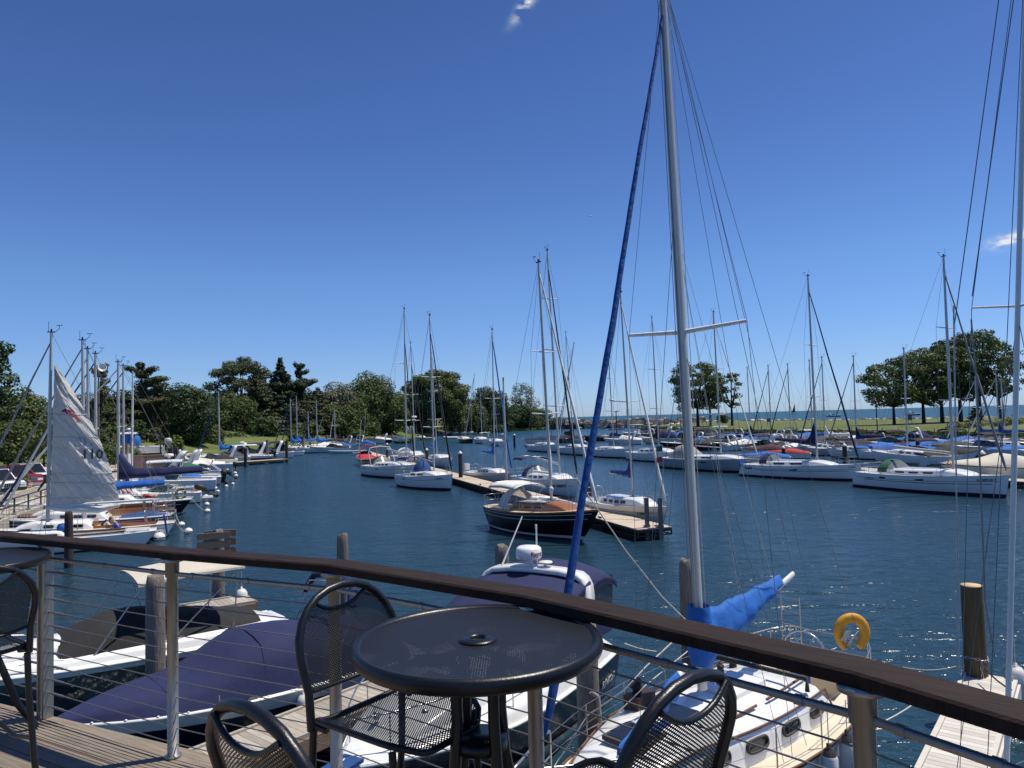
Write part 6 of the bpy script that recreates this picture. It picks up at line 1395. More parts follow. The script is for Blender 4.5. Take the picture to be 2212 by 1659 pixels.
# leaping dolphin emblem
sail_patch([(.26 + (x - 650) / 170 * .54, .315 + (y - 1112) / 138 * .098) for x, y in ((650, 1160), (672, 1130), (700, 1118), (735, 1126), (772, 1132), (752, 1148), (777, 1175), (796, 1205), (803, 1228), (820, 1250), (800, 1246), (788, 1240), (776, 1248), (784, 1222), (768, 1196), (745, 1172), (722, 1158), (708, 1172), (700, 1154), (676, 1150), (662, 1152))], redem, 'dolphin_emblem')
def sail_text(s, u, v, size, m, lift=.04, mirror=False):
    p = on_sail(u, v) + nrm * sside * lift; xd = (on_sail(min(1, u + .1), v) - on_sail(u - .1, v)).normalized() * (-1 if mirror else 1); upd = (on_sail(u, v - .05) - on_sail(u, v + .05))
    o = lettering(sl_, s, p, xd, upd, size, m, 'sail_number')
    if mirror: pass
    return o
sail_text('110', .76, .645, .66, txt)
sail_text('011', .69, .555, .56, txtg)
q = MB(); q.tube([tk + V((.2, 0, -.12)), tk.lerp(clw, .3) - V((0, 0, .25)), tk.lerp(clw, .7) - V((0, 0, .28)), clw + V((0, 0, -.08))], [.10, .2, .2, .08], 9); q.build('gathered_foot', cvwhite, t)
q = MB(); q.lathe([(.0, .0), (.22, .05), (.26, .25), (.18, .42), (0, .46)], 12, kb(135, 1148, 36.2) - V((0, 0, .05))); o = q.build('blue_bag', cvblue, t)
q = MB(); q.tube([kb(361, 1145, 37.7) - V((0, 0, .2)), kb(357, 1126, 37.7), kb(354, 1113, 37.7)], .05, 6); q.build('tiller_cover', cvmid, t)
e = H.pt(.10, 1); q = MB(); q.prism([(e.x - .55, .55), (e.x + .6, .75), (e.x + .6, -.75), (e.x - .55, -.55)], e.z + .0, e.z + .10); q.build('stern_deck', gel, t)
for sd in (1, -1): q = MB(); q.tube([H.pt(lerp(.16, .46, k / 5), 1, sd, -.30) + V((0, 0, .10)) for k in range(6)], .05, 6); q.build('coaming', darkwood, t)
# ---- people
def skin_obj(name, verts, edges, radii, m, parent, sub=2):
    me = bpy.data.meshes.new(name); me.from_pydata([tuple(v) for v in verts], edges, []); me.materials.append(m)
    o = bpy.data.objects.new(name, me); C.objects.link(o); o.parent = parent
    sm = o.modifiers.new('skin', 'SKIN'); sm.use_smooth_shade = True
    for i, r in enumerate(radii): d = me.skin_vertices[0].data[i]; d.radius = (r, r) if not isinstance(r, tuple) else r; d.use_root = (i == 0)
    ss = o.modifiers.new('sub', 'SUBSURF'); ss.levels = sub; ss.render_levels = sub
    return o
def person(label, loc, face, J, shirt, pants, cap=None, hair=hairg, extra=None):
    """J: joints in the person's frame (x forward, y left, z up) -> one continuous body, clothes as children"""
    t = thing('person', label, 'person', loc, math.atan2(face[1], face[0]))
    g = {k: V(v) for k, v in J.items()}
    names = ['pelvis', 'belly', 'chest', 'neck', 'head0', 'lsh', 'lel', 'lwr', 'lhd', 'rsh', 'rel', 'rwr', 'rhd', 'lhp', 'lkn', 'lan', 'ltoe', 'rhp', 'rkn', 'ran', 'rtoe']
    g['head0'] = g['neck'].lerp(g['head'], .45)
    vs = [g[k] for k in names]; ix = {k: i for i, k in enumerate(names)}
    E = [('pelvis', 'belly'), ('belly', 'chest'), ('chest', 'neck'), ('neck', 'head0'), ('chest', 'lsh'), ('lsh', 'lel'), ('lel', 'lwr'), ('lwr', 'lhd'), ('chest', 'rsh'), ('rsh', 'rel'), ('rel', 'rwr'), ('rwr', 'rhd'), ('pelvis', 'lhp'), ('lhp', 'lkn'), ('lkn', 'lan'), ('lan', 'ltoe'), ('pelvis', 'rhp'), ('rhp', 'rkn'), ('rkn', 'ran'), ('ran', 'rtoe')]
    rad = dict(pelvis=.13, belly=.125, chest=.145, neck=.055, head0=.06, lsh=.062, lel=.042, lwr=.03, lhd=.036, rsh=.062, rel=.042, rwr=.03, rhd=.036, lhp=.085, lkn=.058, lan=.04, ltoe=.035, rhp=.085, rkn=.058, ran=.04, rtoe=.035)
    skin_obj('body', vs, [(ix[a], ix[b_]) for a, b_ in E], [rad[k] for k in names], skin, t)
    def part(nm, ks, es, rs, m):
        skin_obj(nm, [g[k] if isinstance(k, str) else k for k in ks], es, rs, m, t)
    ml, mr_ = g['lsh'].lerp(g['lel'], .75), g['rsh'].lerp(g['rel'], .75)
    part('shirt', ['belly', 'pelvis', 'chest', 'lsh', ml, 'rsh', mr_], [(0, 1), (0, 2), (2, 3), (3, 4), (2, 5), (5, 6)], [.145, .145, .165, .080, .062, .080, .062], shirt)
    part('trousers', ['pelvis', 'lhp', 'lkn', g['lkn'].lerp(g['lan'], .8), 'rhp', 'rkn', g['rkn'].lerp(g['ran'], .8)], [(0, 1), (1, 2), (2, 3), (0, 4), (4, 5), (5, 6)], [.148, .105, .078, .058, .105, .078, .058], pants)
    for a, c in (('lan', 'ltoe'), ('ran', 'rtoe')): part('shoe', [a, c], [(0, 1)], [.052, .045], shoe)
    hc = g['head']; fd = V(J.get('look', (1, 0, -.2))).normalized(); up = V((0, 0, 1)); up = (up - fd * up.dot(fd)).normalized(); lf = up.cross(fd)
    q = MB(); rows = []
    for i in range(9):
        a = math.pi * i / 8; rr = math.sin(a); z = -math.cos(a)
        rows.append([hc + up * (z * .125) + fd * (rr * .098 * math.cos(b_) * (1.0 if z > -.2 else .9) + (.012 if z < 0 else 0)) + lf * (rr * .078 * math.sin(b_) * (1 if z > -.3 else .86)) for b_ in [k * math.pi / 6 for k in range(12)]])
    q.grid(rows, 0, True); h = q.build('head', skin, t)
    q = MB(); q.tube([hc + fd * .092 + up * .02, hc + fd * .118 - up * .018, hc + fd * .092 - up * .03], [.010, .016, .010], 6)
    for s_ in (1, -1): q.tube([hc + lf * s_ * .076 + up * .02, hc + lf * s_ * .088, hc + lf * s_ * .076 - up * .03], .014, 5)
    q.build('nose_and_ears', skin, h)
    q = MB()
    for s_ in (1, -1): q.lathe([(0, -.008), (.011, 0), (0, .008)], 6, hc + fd * .090 + lf * s_ * .032 + up * .022)
    q.box(hc + fd * .093 - up * .058, (.01, .045, .010), ax=(fd, lf, up)); q.build('eyes_and_mouth', darkwood, h)
    q = MB(); rows2 = [[p + (p - hc) * .10 - fd * .008 for p in r] for r in rows[5:]]
    back = [[p + (p - hc) * .08 for p in r[3:10]] for r in rows[2:6]]
    q.grid(rows2, 0, True); q.grid(back); q.build('hair', hair, h)
    if cap:
        q = MB(); rows3 = [[p + (p - hc) * .22 for p in r] for r in rows[5:]]; q.grid(rows3, 0, True)
        q.slab([hc + fd * .10 + lf * .075 + up * .055, hc + fd * .19 + lf * .05 + up * .045, hc + fd * .19 - lf * .05 + up * .045, hc + fd * .10 - lf * .075 + up * .055], up * .012); q.build('cap', cap, h)
    for sd, w, hnd, el in ((1, 'lwr', 'lhd', 'lel'), (-1, 'rwr', 'rhd', 'rel')):
        d = (g[hnd] - g[w]).normalized(); s_ = d.cross(V((.3, .2, 1))).normalized(); dn_ = d.cross(s_)
        for k in range(4):
            b0 = g[hnd] + s_ * (.030 - .02 * k) + d * .02; ln = (.070, .082, .076, .060)[k]
            q = MB(); q.tube([b0, b0 + d * ln * .5 + dn_ * .006, b0 + d * ln * .85 + dn_ * .026], [.0095, .0088, .0065], 6); q.build('finger', skin, t)
        q = MB(); b0 = g[w].lerp(g[hnd], .55) + s_ * .032; q.tube([b0, b0 + s_ * .03 + d * .025, b0 + s_ * .035 + d * .055 + dn_ * .01], [.012, .011, .008], 6); q.build('thumb', skin, t)
    return t
sit = dict(pelvis=(0, 0, .10), belly=(.06, 0, .30), chest=(.17, 0, .50), neck=(.27, 0, .63), head=(.36, 0, .75), lsh=(.20, .19, .55), lel=(.34, .25, .32), lwr=(.52, .14, .26), lhd=(.59, .10, .25), rsh=(.20, -.19, .55), rel=(.34, -.25, .30), rwr=(.52, -.12, .22), rhd=(.59, -.07, .20),
           lhp=(.10, .10, .08), lkn=(.48, .16, .10), lan=(.46, .15, -.34), ltoe=(.60, .16, -.38), rhp=(.10, -.10, .08), rkn=(.48, -.18, .10), ran=(.44, -.16, -.34), rtoe=(.58, -.18, -.38), look=(.75, .1, -.6))
p1_ = W(222, 1148, .62); p2_ = W(252, 1148, .62)
kr = Matrix.Rotation(KB.rotation_euler.z, 3, 'Z')
pr = person('person in a white t-shirt, black harness vest and orange cap sitting bent forward', V((p1_.x, p1_.y, .52)), (.75, .55), sit, tee, khaki, orange)
g = sit; q = MB()
for s_ in (1, -1): q.tube([V((-.10, .09 * s_, .30)), V((.01, .12 * s_, .55)), V((.17, .11 * s_, .70)), V((.33, .10 * s_, .55)), V((.25, .09 * s_, .28))], .032, 6, flat=.5)
q.tube([V((-.10, .13, .32)), V((-.11, 0, .33)), V((-.10, -.13, .32))], .03, 6, flat=.5); q.build('harness_vest', blackc, pr)
sit2 = dict(sit); sit2.update(look=(.7, -.1, -.7), head=(.37, 0, .72), lwr=(.50, .05, .24), lhd=(.57, .0, .22))
person('person in a blue shirt, khaki shorts and black cap leaning towards the one in white', V((p2_.x + .12, p2_.y + .1, .52)), (-.90, -.30), sit2, bluesh, khaki, blackc)
# ---- neighbours of the keelboat
QB = 'sailboats moored stern out along the quay'
s_, b_ = qboat(379, 1125, .85, 9.2, 3)
t, H, prof = sailboat('white sailboat with an open varnished wood cockpit beside the keelboat', s_, b_, 2.5, .82, 1.1, hull=gel, deck=gel, rail=varn, tw=.60, oa=.5, of=1.0, cab=(.42, .82, .66, .40), wins=3, ck=(.10, .41), name='sailboat', group=QB,
    mast=dict(px=(178, 735), foot=181, r=.085, spread=((.45, .8),), jib=(cvgrey, .07), jibtop=.97, wr=.010))
for sd in (1, -1): q = MB(); q.grid([[H.pt(lerp(.10, .42, k / 6), 1, sd, -.42) + V((0, 0, z)) for k in range(7)] for z in (-.38, .16)]); q.build('cockpit_side', varn, t)
q = MB(); e = H.pt(.22, 1); q.box((e.x, 0, e.z - .36), (2.6, 1.25, .03)); q.build('cockpit_sole', teak, t); q = MB(); q.box((H.pt(.42, 1).x, 0, H.fs + .15), (.05, 1.4, .5)); q.build('bulkhead', varn, t)
s_, b_ = qboat(373, 1112, .80, 9.0, -2)
t, H, prof = sailboat('blue hulled sailboat with white cabin sides behind the varnished cockpit', s_, b_, 2.4, .85, 1.1, hull=bluehull, boot=gel, rail=gel, tw=.58, oa=.5, of=1.0, cab=(.38, .80, .66, .46), wins=3, group=QB,
    mast=dict(px=(189, 754), foot=192, r=.085, spread=((.5, .8),), jib=(cvwhite, .08), jibtop=.96, wr=.010))
cover_over(t, H, .04, .30, [(0, .05), (.4, .30), (1, .1)], cvmid, 'cockpit_cover', w=.6)
s_, b_ = qboat(377, 1099, .9, 9.5, 4)
t, H, prof = sailboat('sailboat with varnished topsides rail and cobalt boom cover behind the blue hull', s_, b_, 2.6, .92, 1.2, hull=navyhull, boot=gel, deck=teak, rail=varn, tw=.6, oa=.5, of=1.1, cab=(.40, .80, .66, .40), cabm=gel, wins=3, group=QB,
    mast=dict(px=(206, 764), foot=207, r=.09, spread=((.5, .8),), jib=(cvnavy, .08), jibtop=.96, wr=.010, boomlen=4.0, boomz=2.35, rise=.1, cover=cvblue, cov=(.40, .3, .22, .8, .15)))
for sd in (1, -1): q = MB(); q.grid([[H.pt(lerp(.03, .45, k / 6), 1, sd, -.04) + V((0, 0, z)) for k in range(7)] for z in (.02, .34)]); q.build('bulwark', varn, t)
bent = dict(pelvis=(0, 0, .92), belly=(.20, 0, 1.02), chest=(.42, 0, 1.02), neck=(.55, 0, .98), head=(.68, 0, .93), lsh=(.44, .19, 1.0), lel=(.50, .22, .70), lwr=(.58, .16, .46), lhd=(.62, .13, .39), rsh=(.44, -.19, 1.0), rel=(.56, -.20, .72), rwr=(.66, -.14, .48), rhd=(.71, -.12, .41),
            lhp=(.02, .10, .88), lkn=(.10, .13, .46), lan=(-.02, .13, .06), ltoe=(.14, .14, .03), rhp=(.02, -.10, .88), rkn=(.14, -.12, .46), ran=(.02, -.13, .06), rtoe=(.18, -.14, .03), look=(.5, 0, -.85))
p3_ = W(312, 1106, 1.0)
person('person in a dark red shirt bending down over a wooden sailboat deck', V((p3_.x - .1, p3_.y, .95)), (.92, .38), bent, redsh, khaki, None, mat('fair_hair', (.45, .36, .24), .8))
s_, b_ = qboat(416, 1077, 1.0, 11.5, 2)
t, H, prof = sailboat('black hulled yacht with a huge navy mainsail cover and stern rail', s_, b_, 3.1, 1.05, 1.4, hull=blackhull, boot=gel, deck=gel, rail=gel, tw=.62, oa=.8, of=1.3, cab=(.30, .78, .66, .48), wins=4, group=QB,
    mast=dict(px=(255, 782), foot=258, r=.10, spread=((.5, .9),), jib=(cvwhite, .09), jibtop=.96, wr=.012, boomlen=5.6, boomz=2.7, rise=.1, cover=cvnavy, cov=(.62, .42, .28, 1.3, .55)))
hb = thing('horseshoe_buoy', 'faded olive horseshoe lifebuoy on the stern rail of the black yacht', 'lifebuoy', WD(390, 1068, 51.0)); q = MB(); q.tube([V((.32 * math.sin(a), 0, .36 * math.cos(a))) for a in [R(-150) + R(300) * k / 22 for k in range(23)]], .10, 9); q.build('ring', olive, hb)
fl = thing('flag', 'striped red and white flag with a dark corner on a leaning staff', 'flag', WD(292, 1060, 50.5), R(20)); q = MB(); q.tube([(0, 0, -.5), (-.55, 0, 1.0)], .015, 5); q.build('staff', varn, fl)
q = MB(); 
for k in range(7): q.grid([[V((-.5 - .08 * k * 1 + .10 * i * 1, .04 * math.sin(i * 1.3), .95 - .10 * k - .14 * i)), V((-.56 - .08 * k + .10 * i, .04 * math.sin(i * 1.3), .87 - .10 * k - .14 * i))] for i in range(6)], k % 2)
q.build('cloth', [cvred, cvwhite], fl); q = MB(); q.grid([[V((-.5 - .045 * k + .10 * i, .04 * math.sin(i * 1.3) - .015, .955 - .085 * k - .14 * i)) for k in range(5)] for i in range(3)]); q.build('canton', cvnavy, fl)
s_, b_ = qboat(398, 1062, 1.0, 10, 2)
t, H, prof = sailboat('white sailboat just beyond the black yacht, its bare mast close to the first one', s_, b_, 2.8, 1.0, 1.3, hull=gel, cab=(.3, .78, .66, .42), wins=3, group=QB, mast=dict(px=(266, 790), foot=267, r=.09, spread=((.5, .85),), jib=(cvblack, .09), jibtop=.96, wr=.011, boomlen=4, boomz=2.5, cover=cvblack, cov=(.4, .3, .22, .8)))
s_, b_ = qboat(430, 1048, 1.0, 9.5, 3)
t, H, prof = sailboat('white sailboat with a bright bare mast, last of the tight group at the quay', s_, b_, 2.7, .95, 1.25, hull=gel, cab=(.3, .78, .66, .42), wins=3, group=QB, far=True, mast=dict(px=(287, 801), foot=284, r=.085, spread=((.5, .85),), wr=.011, m=spar))
# ---- motor boats along the quay
QM = 'motor boats moored stern out along the quay'
def qmotor(label, x, y, z, L, beam, ang=2, **k): s_, b_ = qboat(x, y, z, L, ang); return power_hull(label, s_, b_, beam, group=QM, **k)
t, H, L = qmotor('open motor boat with a huge black outboard, cream seats and red trim', 436, 1062, .8, 7.0, 2.5, fs=.85, fb=1.2, hull=gel, top=gel2)
seats(t, H, (.12, .30)); outboard(t, -L / 2 - .1, .0, .75, rubber, 1.35, 1.0); windscreen(t, H, .56, .5); q = MB(); q.box((-L / 2 - .45, 0, .35), (.8, 2.0, .08)); q.build('swim_platform', gel2, t); q = MB(); q.box((-L / 2 + .5, 0, .75), (.25, 1.7, .25)); q.build('stern_cushion', cvred, t)
t, H, L = qmotor('white cruiser with a hardtop, round radar and blue windscreen cover', 468, 1035, .95, 9.5, 3.0, fs=1.0, fb=1.4)
cabin(t, H, .45, .90, .70, .55, gel, 'coachroof', front=.7); windscreen(t, H, .50, 1.2, .7, .72); canopy(t, -1.8, 1.2, 1.25, 3.05, gel, 'hardtop', arch=.10, drop=.06, th=.06); dome_radar(t, (-.6, 0, 3.35), .42)
for xs, xf in ((-1.7, -1.5), (1.0, 1.6)):
    for sd in (1, -1): q = MB(); q.tube([(xf, sd * 1.25, 1.2), (xs, sd * 1.15, 2.95)], .04, 6); q.build('hardtop_post', gel, t)
cover_over(t, H, .50, .70, [(0, .75), (.3, .75), (1, .45)], cvblue, 'windscreen_cover', w=.7)
t, H, L = qmotor('navy hulled bowrider with a tilted black outboard', 490, 1024, .8, 6.6, 2.4, hull=navyhull, top=gel2, n2=.7)
outboard(t, -L / 2 - .05, .0, .70, rubber, 1.25, .9); windscreen(t, H, .55, .5); seats(t, H, (.15, .34)); q = MB(); q.tube([(-L / 2 + .2, 1.0, .9), (-1.2, 1.05, 2.4), (-1.2, -1.05, 2.4), (-L / 2 + .2, -1.0, .9)], .03, 6); q.build('tow_bar', plwhite, t)
t, H, L = qmotor('white dayboat with blue cockpit canvas between the outboards', 478, 1029, .8, 6.4, 2.4, hull=gel); cover_over(t, H, .3, .75, [(0, .1), (.5, .5), (1, .1)], cvblue); outboard(t, -L / 2, .0, .7, rubber, 1.0, .2)
t, H, L = qmotor('white deep sided cruiser with a bow cover and small outboard', 503, 1002, 1.1, 9.5, 3.1, hull=gelg, fs=1.2, fb=1.6); cover_over(t, H, .1, .7, [(0, .2), (.5, .45), (1, .1)], cvwhite); outboard(t, -L / 2, .4, .7, rubber, .9, .1); arch_on(t, H, .55, 1.7, gelg, .5, .9)
t, H, L = qmotor('grey arched express cruiser nose in at the quay', 452, 1012, 1.1, 10, 3.2, hull=gel, fs=1.1, fb=1.5); arch_on(t, H, .40, 2.0, gelg, .7, 1.3, .14); cover_over(t, H, .05, .38, [(0, .2), (.5, .7), (1, .9)], cvgreen); windscreen(t, H, .52, .8)
t, H, L = qmotor('white runabout with dark windscreen and tow frame', 494, 1014, .85, 7.2, 2.6, hull=gel, top=gel); windscreen(t, H, .55, .55); cover_over(t, H, .05, .4, [(0, .1), (.5, .25), (1, .3)], cvnavy); arch_on(t, H, .3, 1.3, chrome, .1, .5, .05)
# finger dock with its boats
fa, fe = W(432, 1005, .5), W(622, 992, .5); fd_ = fe - fa
t = long_dock('pale floating dock reaching out from the quay past the outboards', (fe.x, fe.y), (-fd_).normalized(), V((fd_.y, -fd_.x, 0)).normalized() * -1, fd_.length, 1.8, .55)
for lab, x, yt, dd, r in (('tall dark piling at the tip of the pale floating dock', 619, 952, 116, .24), ('tall dark piling halfway along the pale floating dock', 530, 968, 106, .24), ('grey piling among the far cruisers, beside the outboards', 494 + 30, 966, 118, .22)):
    p = WD(x, yt, dd); piling(lab, (p.x, p.y), p.z, r, piledark, None, 'pilings of the pale dock', False, seed=int(x))
t, H, L = qmotor('white pilothouse boat with a red stripe and twin black outboards behind the pale dock', 585, 985, .8, 10.5, 2.9, ang=18, hull=redhull, top=gel, n2=.6, fs=1.0, fb=1.45)
o, pf = cabin(t, H, .36, .64, .66, 1.35, gel, 'wheelhouse', front=.30); 
for sd in (1, -1):
    for k in (.12, .42): portlight(o, pf, k, k + .28, sd, frac=(.45, .90))
canopy(t, -2.6, 1.3, 1.15, 2.95, gel, 'roof', arch=.06, drop=.05, th=.06); dome_radar(t, (-.5, 0, 3.2), .35)
for yy in (.5, -.5): outboard(t, -L / 2 - .1, yy, .95, rubber, 1.25, .25 if yy > 0 else .9)
CC = [('white', 'navy', 'white cruiser with navy canvas and a white arch, stern towards the basin', 598, 976, 125, 1), ('white', 'black', 'white cruiser with a black canvas enclosure beyond the pale dock', 632, 974, 132, 1), ('white', 'teal', 'white cruiser with a teal canopy behind the red striped pilothouse boat', 556, 978, 124, 1), ('white', 'navy', 'low runabout with a navy cover among the pilings of the far bank', 655, 970, 140, 0)]
for hm, cv, lab, x, y, dd, big in CC:
    s_ = WD(x, y, dd); d = Matrix.Rotation(R(12), 3, 'Z') @ qn; L_ = 9 if big else 6.5
    t, H, L = power_hull(lab, (s_.x, s_.y), (s_.x - d.x * L_, s_.y - d.y * L_), 3.0 if big else 2.4, fs=1.1 if big else .85, fb=1.5 if big else 1.2, group='cruisers beyond the pale dock')
    if big: arch_on(t, H, .34, 1.9, gel, .5, .9, .12); canopy(t, -3.2, .6, 1.3, 3.1, CV[cv], 'canopy', arch=.25); windscreen(t, H, .58, .8); cover_over(t, H, .05, .30, [(0, .4), (.5, 1.4), (1, 1.6)], CV[cv], 'camper_canvas', w=.86)
    else: cover_over(t, H, .05, .75, [(0, .15), (.5, .7), (1, .1)], CV[cv])
for lab, x, y, dd, cv, kind in (('white cruiser with a black cockpit cover behind the blue boom cover by the pale dock', 512, 986, 111, 'black', 0), ('white cruiser with a cream folded hood close to the quay before the round maple', 470, 991, 104, 'cream', 1), ('white runabout with a navy cover between the round maple and the pale dock', 446, 996, 99, 'navy', 0), ('white cruiser with a charcoal hood, last before the tall dock piling', 540, 982, 118, 'charcoal', 1)):
    s_ = WD(x, y, dd); d = Matrix.Rotation(R(8), 3, 'Z') @ qn
    t, H, L = power_hull(lab, (s_.x, s_.y), (s_.x - d.x * 8.5, s_.y - d.y * 8.5), 2.8, fs=1.0, fb=1.4, group='cruisers beyond the pale dock'); windscreen(t, H, .56, .75); cover_over(t, H, .05, .50, [(0, .25), (.5, .6), (1, .8)], CV[cv], 'cockpit_cover')
    if kind: arch_on(t, H, .36, 1.7, gel, .4, .8, .11); cabin(t, H, .55, .9, .62, .4, gel, 'coachroof', front=.7)
# ---- mooring buoys
bz = [(344, 1167, .40), (392, 1137, .27), (407, 1152, .30), (404, 1163, 0), (448, 1107, .26), (447, 1092, .25), (445, 1075, .26), (489, 1052, .22), (508, 1024, .3), (510, 1030, .3), (503, 1047, .22), (471, 1063, .2), (466, 1056, .2)]
names = ['largest white mooring buoy with a dark band, off the keelboat stern', 'white mooring buoy off the varnished cockpit stern', 'white mooring buoy low in the water off the blue hull', '', 'white mooring buoy off the black yacht quarter', 'white mooring buoy between the black yacht and the open motor boat', 'white mooring buoy behind the open motor boat', 'white mooring buoy below the tilted outboard', 'upper one of two touching white buoys off the deep sided cruiser', 'lower one of two touching white buoys off the deep sided cruiser', 'white buoy straight under the big tilted outboard', 'small white buoy at the stern of the white cruiser with the hardtop', 'small white buoy tight against the hardtop cruiser hull']
for (x, y, r), lab in zip(bz, names):
    if r: buoy(lab, W(x, y, 0), r * .78, stripe=r > .25)
def ml(label, a, b_, r=.012): return mline(label, [a, b_], r, rope, .15)
ml('white stern line of the keelboat to the largest buoy', W(331, 1143, .75), W(344, 1163, .3)); ml('white stern line of the varnished cockpit boat', W(379, 1126, .8), W(405, 1150, .2)); ml('white stern line from the black yacht to its buoy', W(415, 1077, 1.0), W(447, 1105, .2)); ml('white stern line of the wooden sailboat', W(378, 1100, .85), W(391, 1135, .2))
# ---- promenade: railing, planter pot, cars, yard
t = thing('quay_railing', 'dark blue pipe railing along the promenade edge', 'railing', (0, 0, 1.2)); zr = .95
for k in range(9): p = Q(4 + k * 2.55, -.25); q = MB(); q.tube([(p.x, p.y, 0), (p.x, p.y, zr)], .05, 8); q.lathe([(.12, 0), (.12, .05), (.05, .12)], 8, (p.x, p.y, 0)); q.build('post', mat('navy_paint', (.012, .018, .05), .4), t)
for z in (zr, zr * .55): q = MB(); a, c = Q(2, -.25, z), Q(25, -.25, z); q.tube([a, c], .042, 8); q.build('rail', MATS['navy_paint'], t)
p = W(48, 1074, 1.2); t = thing('flower_pot', 'round terracotta pot of pink flowers on the promenade', 'planter', p); q = MB(); q.lathe([(.0, 0), (.42, .01), (.55, .65), (.60, .70), (.60, .80), (.5, .8), (.48, .7), (0, .68)], 18); q.build('pot', terracotta, t)
q = MB(); rnd = random.Random(5); leaf_quads(q, rnd, (0, 0, 1.25), (.6, .6, .75), 420, .075, .3); q.build('foliage', LF['mid'], t); q = MB(); leaf_quads(q, rnd, (0, 0, .95), (.68, .68, .35), 160, .06, .6); q.build('blossom', flowers, t)
def car(label, px, py, z, face, paint, kind, name='parked_car'):
    p = W(px, py, z); t = thing(name, label, 'car', p, math.atan2(face[1], face[0]), 'cars parked behind the promenade'); Lc, Wc = (4.75, 1.9) if kind != 'truck' else (5.4, 1.95)
    prof = dict(suv=[(-2.37, .55), (-2.35, 1.0), (-2.2, 1.05), (2.1, .98), (2.33, .85), (2.37, .45)], truck=[(-2.7, .6), (-2.68, 1.12), (2.45, 1.18), (2.66, 1.12), (2.7, .55)])['truck' if kind == 'truck' else 'suv']
    q = MB(); rows = []
    for y_, k in ((-Wc / 2, .94), (-Wc / 2 + .06, 1), (0, 1.02), (Wc / 2 - .06, 1), (Wc / 2, .94)): rows.append([V((x * (1 if abs(y_) < Wc / 2 else .98), y_, .32 if i in (-1,) else zz * k)) for i, (x, zz) in enumerate([(prof[0][0], .35)] + prof + [(prof[-1][0], .32)])])
    q.grid(rows, 0, False, smooth=False)
    for r_ in (rows[0], rows[-1]): q.add(r_, [tuple(range(len(r_)))], 0, False)
    q.build('body', paint, t)
    g = dict(suv=[(-2.2, 1.03), (-1.95, 1.68), (.35, 1.72), (1.15, 1.02)], jeep=[(-2.25, 1.03), (-2.1, 1.72), (.3, 1.74), (.95, 1.05)], truck=[(-.9, 1.15), (-.75, 1.80), (.55, 1.82), (1.25, 1.16)])[kind]
    q = MB(); rows = [[V((x, s_ * (Wc / 2 - .05 - .16 * (zz > 1.3)), zz)) for x, zz in g] for s_ in (-1, 1)]; q.grid(rows, smooth=False); q.add(rows[0], [(0, 1, 2, 3)], 0, False); q.add(rows[1], [(3, 2, 1, 0)], 0, False); o = q.build('cabin_glass', glassd, t)
    q = MB(); top = [V((g[1][0] + .0, s_ * (Wc / 2 - .19), g[1][1] + .01)) for s_ in (-1, 1)] + [V((g[2][0], s_ * (Wc / 2 - .19), g[2][1] + .01)) for s_ in (1, -1)]; q.slab(top, (0, 0, .05)); q.build('roof', paint, t)
    for s_ in (-1, 1):
        for (xa_, za), (xb_, zb) in zip(g, g[1:]):
            if abs(xa_ - xb_) < 1.2: q = MB(); q.tube([V((xa_, s_ * (Wc / 2 - .045 - .16 * (za > 1.3)), za)), V((xb_, s_ * (Wc / 2 - .045 - .16 * (zb > 1.3)), zb))], .05, 5); q.build('pillar', paint, t)
    for x in (-Lc * .30, Lc * .31):
        for s_ in (-1, 1): w = MB(); w.lathe([(.0, -.11), (.35, -.11), (.36, -.08), (.36, .08), (.35, .11), (.0, .11)], 20); o = w.build('wheel', rubber, t); o.location = (x, s_ * (Wc / 2 - .10), .36); o.rotation_euler = (R(90), 0, 0); w = MB(); w.lathe([(.0, -.115 ), (.2, -.118), (.22, .118), (.0, .115)], 14); w.build('rim', chrome, o)
    fx = prof[-1][0]
    for s_ in (-1, 1): q = MB(); q.box((fx - .05, s_ * Wc * .37, .80), (.12, .36, .17)); q.build('headlight', glassc if kind == 'suv' else plwhite, t)
    q = MB(); q.box((fx - .03, 0, .72 if kind != 'truck' else .85), (.10, Wc * .52, .26)); gr = q.build('grille', rubber if kind != 'truck' else chrome, t)
    if kind == 'jeep':
        for k in range(7): q = MB(); q.box((fx + .03, -.42 + .14 * k, .72), (.03, .035, .22)); q.build('grille_bar', chrome, gr)
    if kind == 'truck':
        for k in range(3): q = MB(); q.box((fx + .03, 0, .78 + .07 * k), (.02, 1.0, .03)); q.build('grille_bar', rubber, gr)
    q = MB(); q.box((fx + .02, 0, .45), (.16, Wc * .96, .20)); q.build('bumper', rubber if kind != 'truck' else chrome, t); q = MB(); q.box((fx + .11, 0, .50), (.02, .34, .16)); q.build('number_plate', plwhite, t)
    for s_ in (-1, 1): q = MB(); q.box((g[3][0] - .25, s_ * (Wc / 2 + .08), 1.1), (.14, .2, .14)); q.build('mirror', paint, t)
    return t
car('white sport utility car with a tinted windscreen, parked behind the promenade wall', 62, 1046, 1.56, (.80, -.60), carwhite, 'suv')
car('red pickup truck with a chrome grille between two white cars', 27, 1057, 1.56, (.85, -.52), carred, 'truck')
car('white off-road car with a slatted grille at the photo edge', -12, 1068, 1.56, (.88, -.48), carwhite, 'jeep')
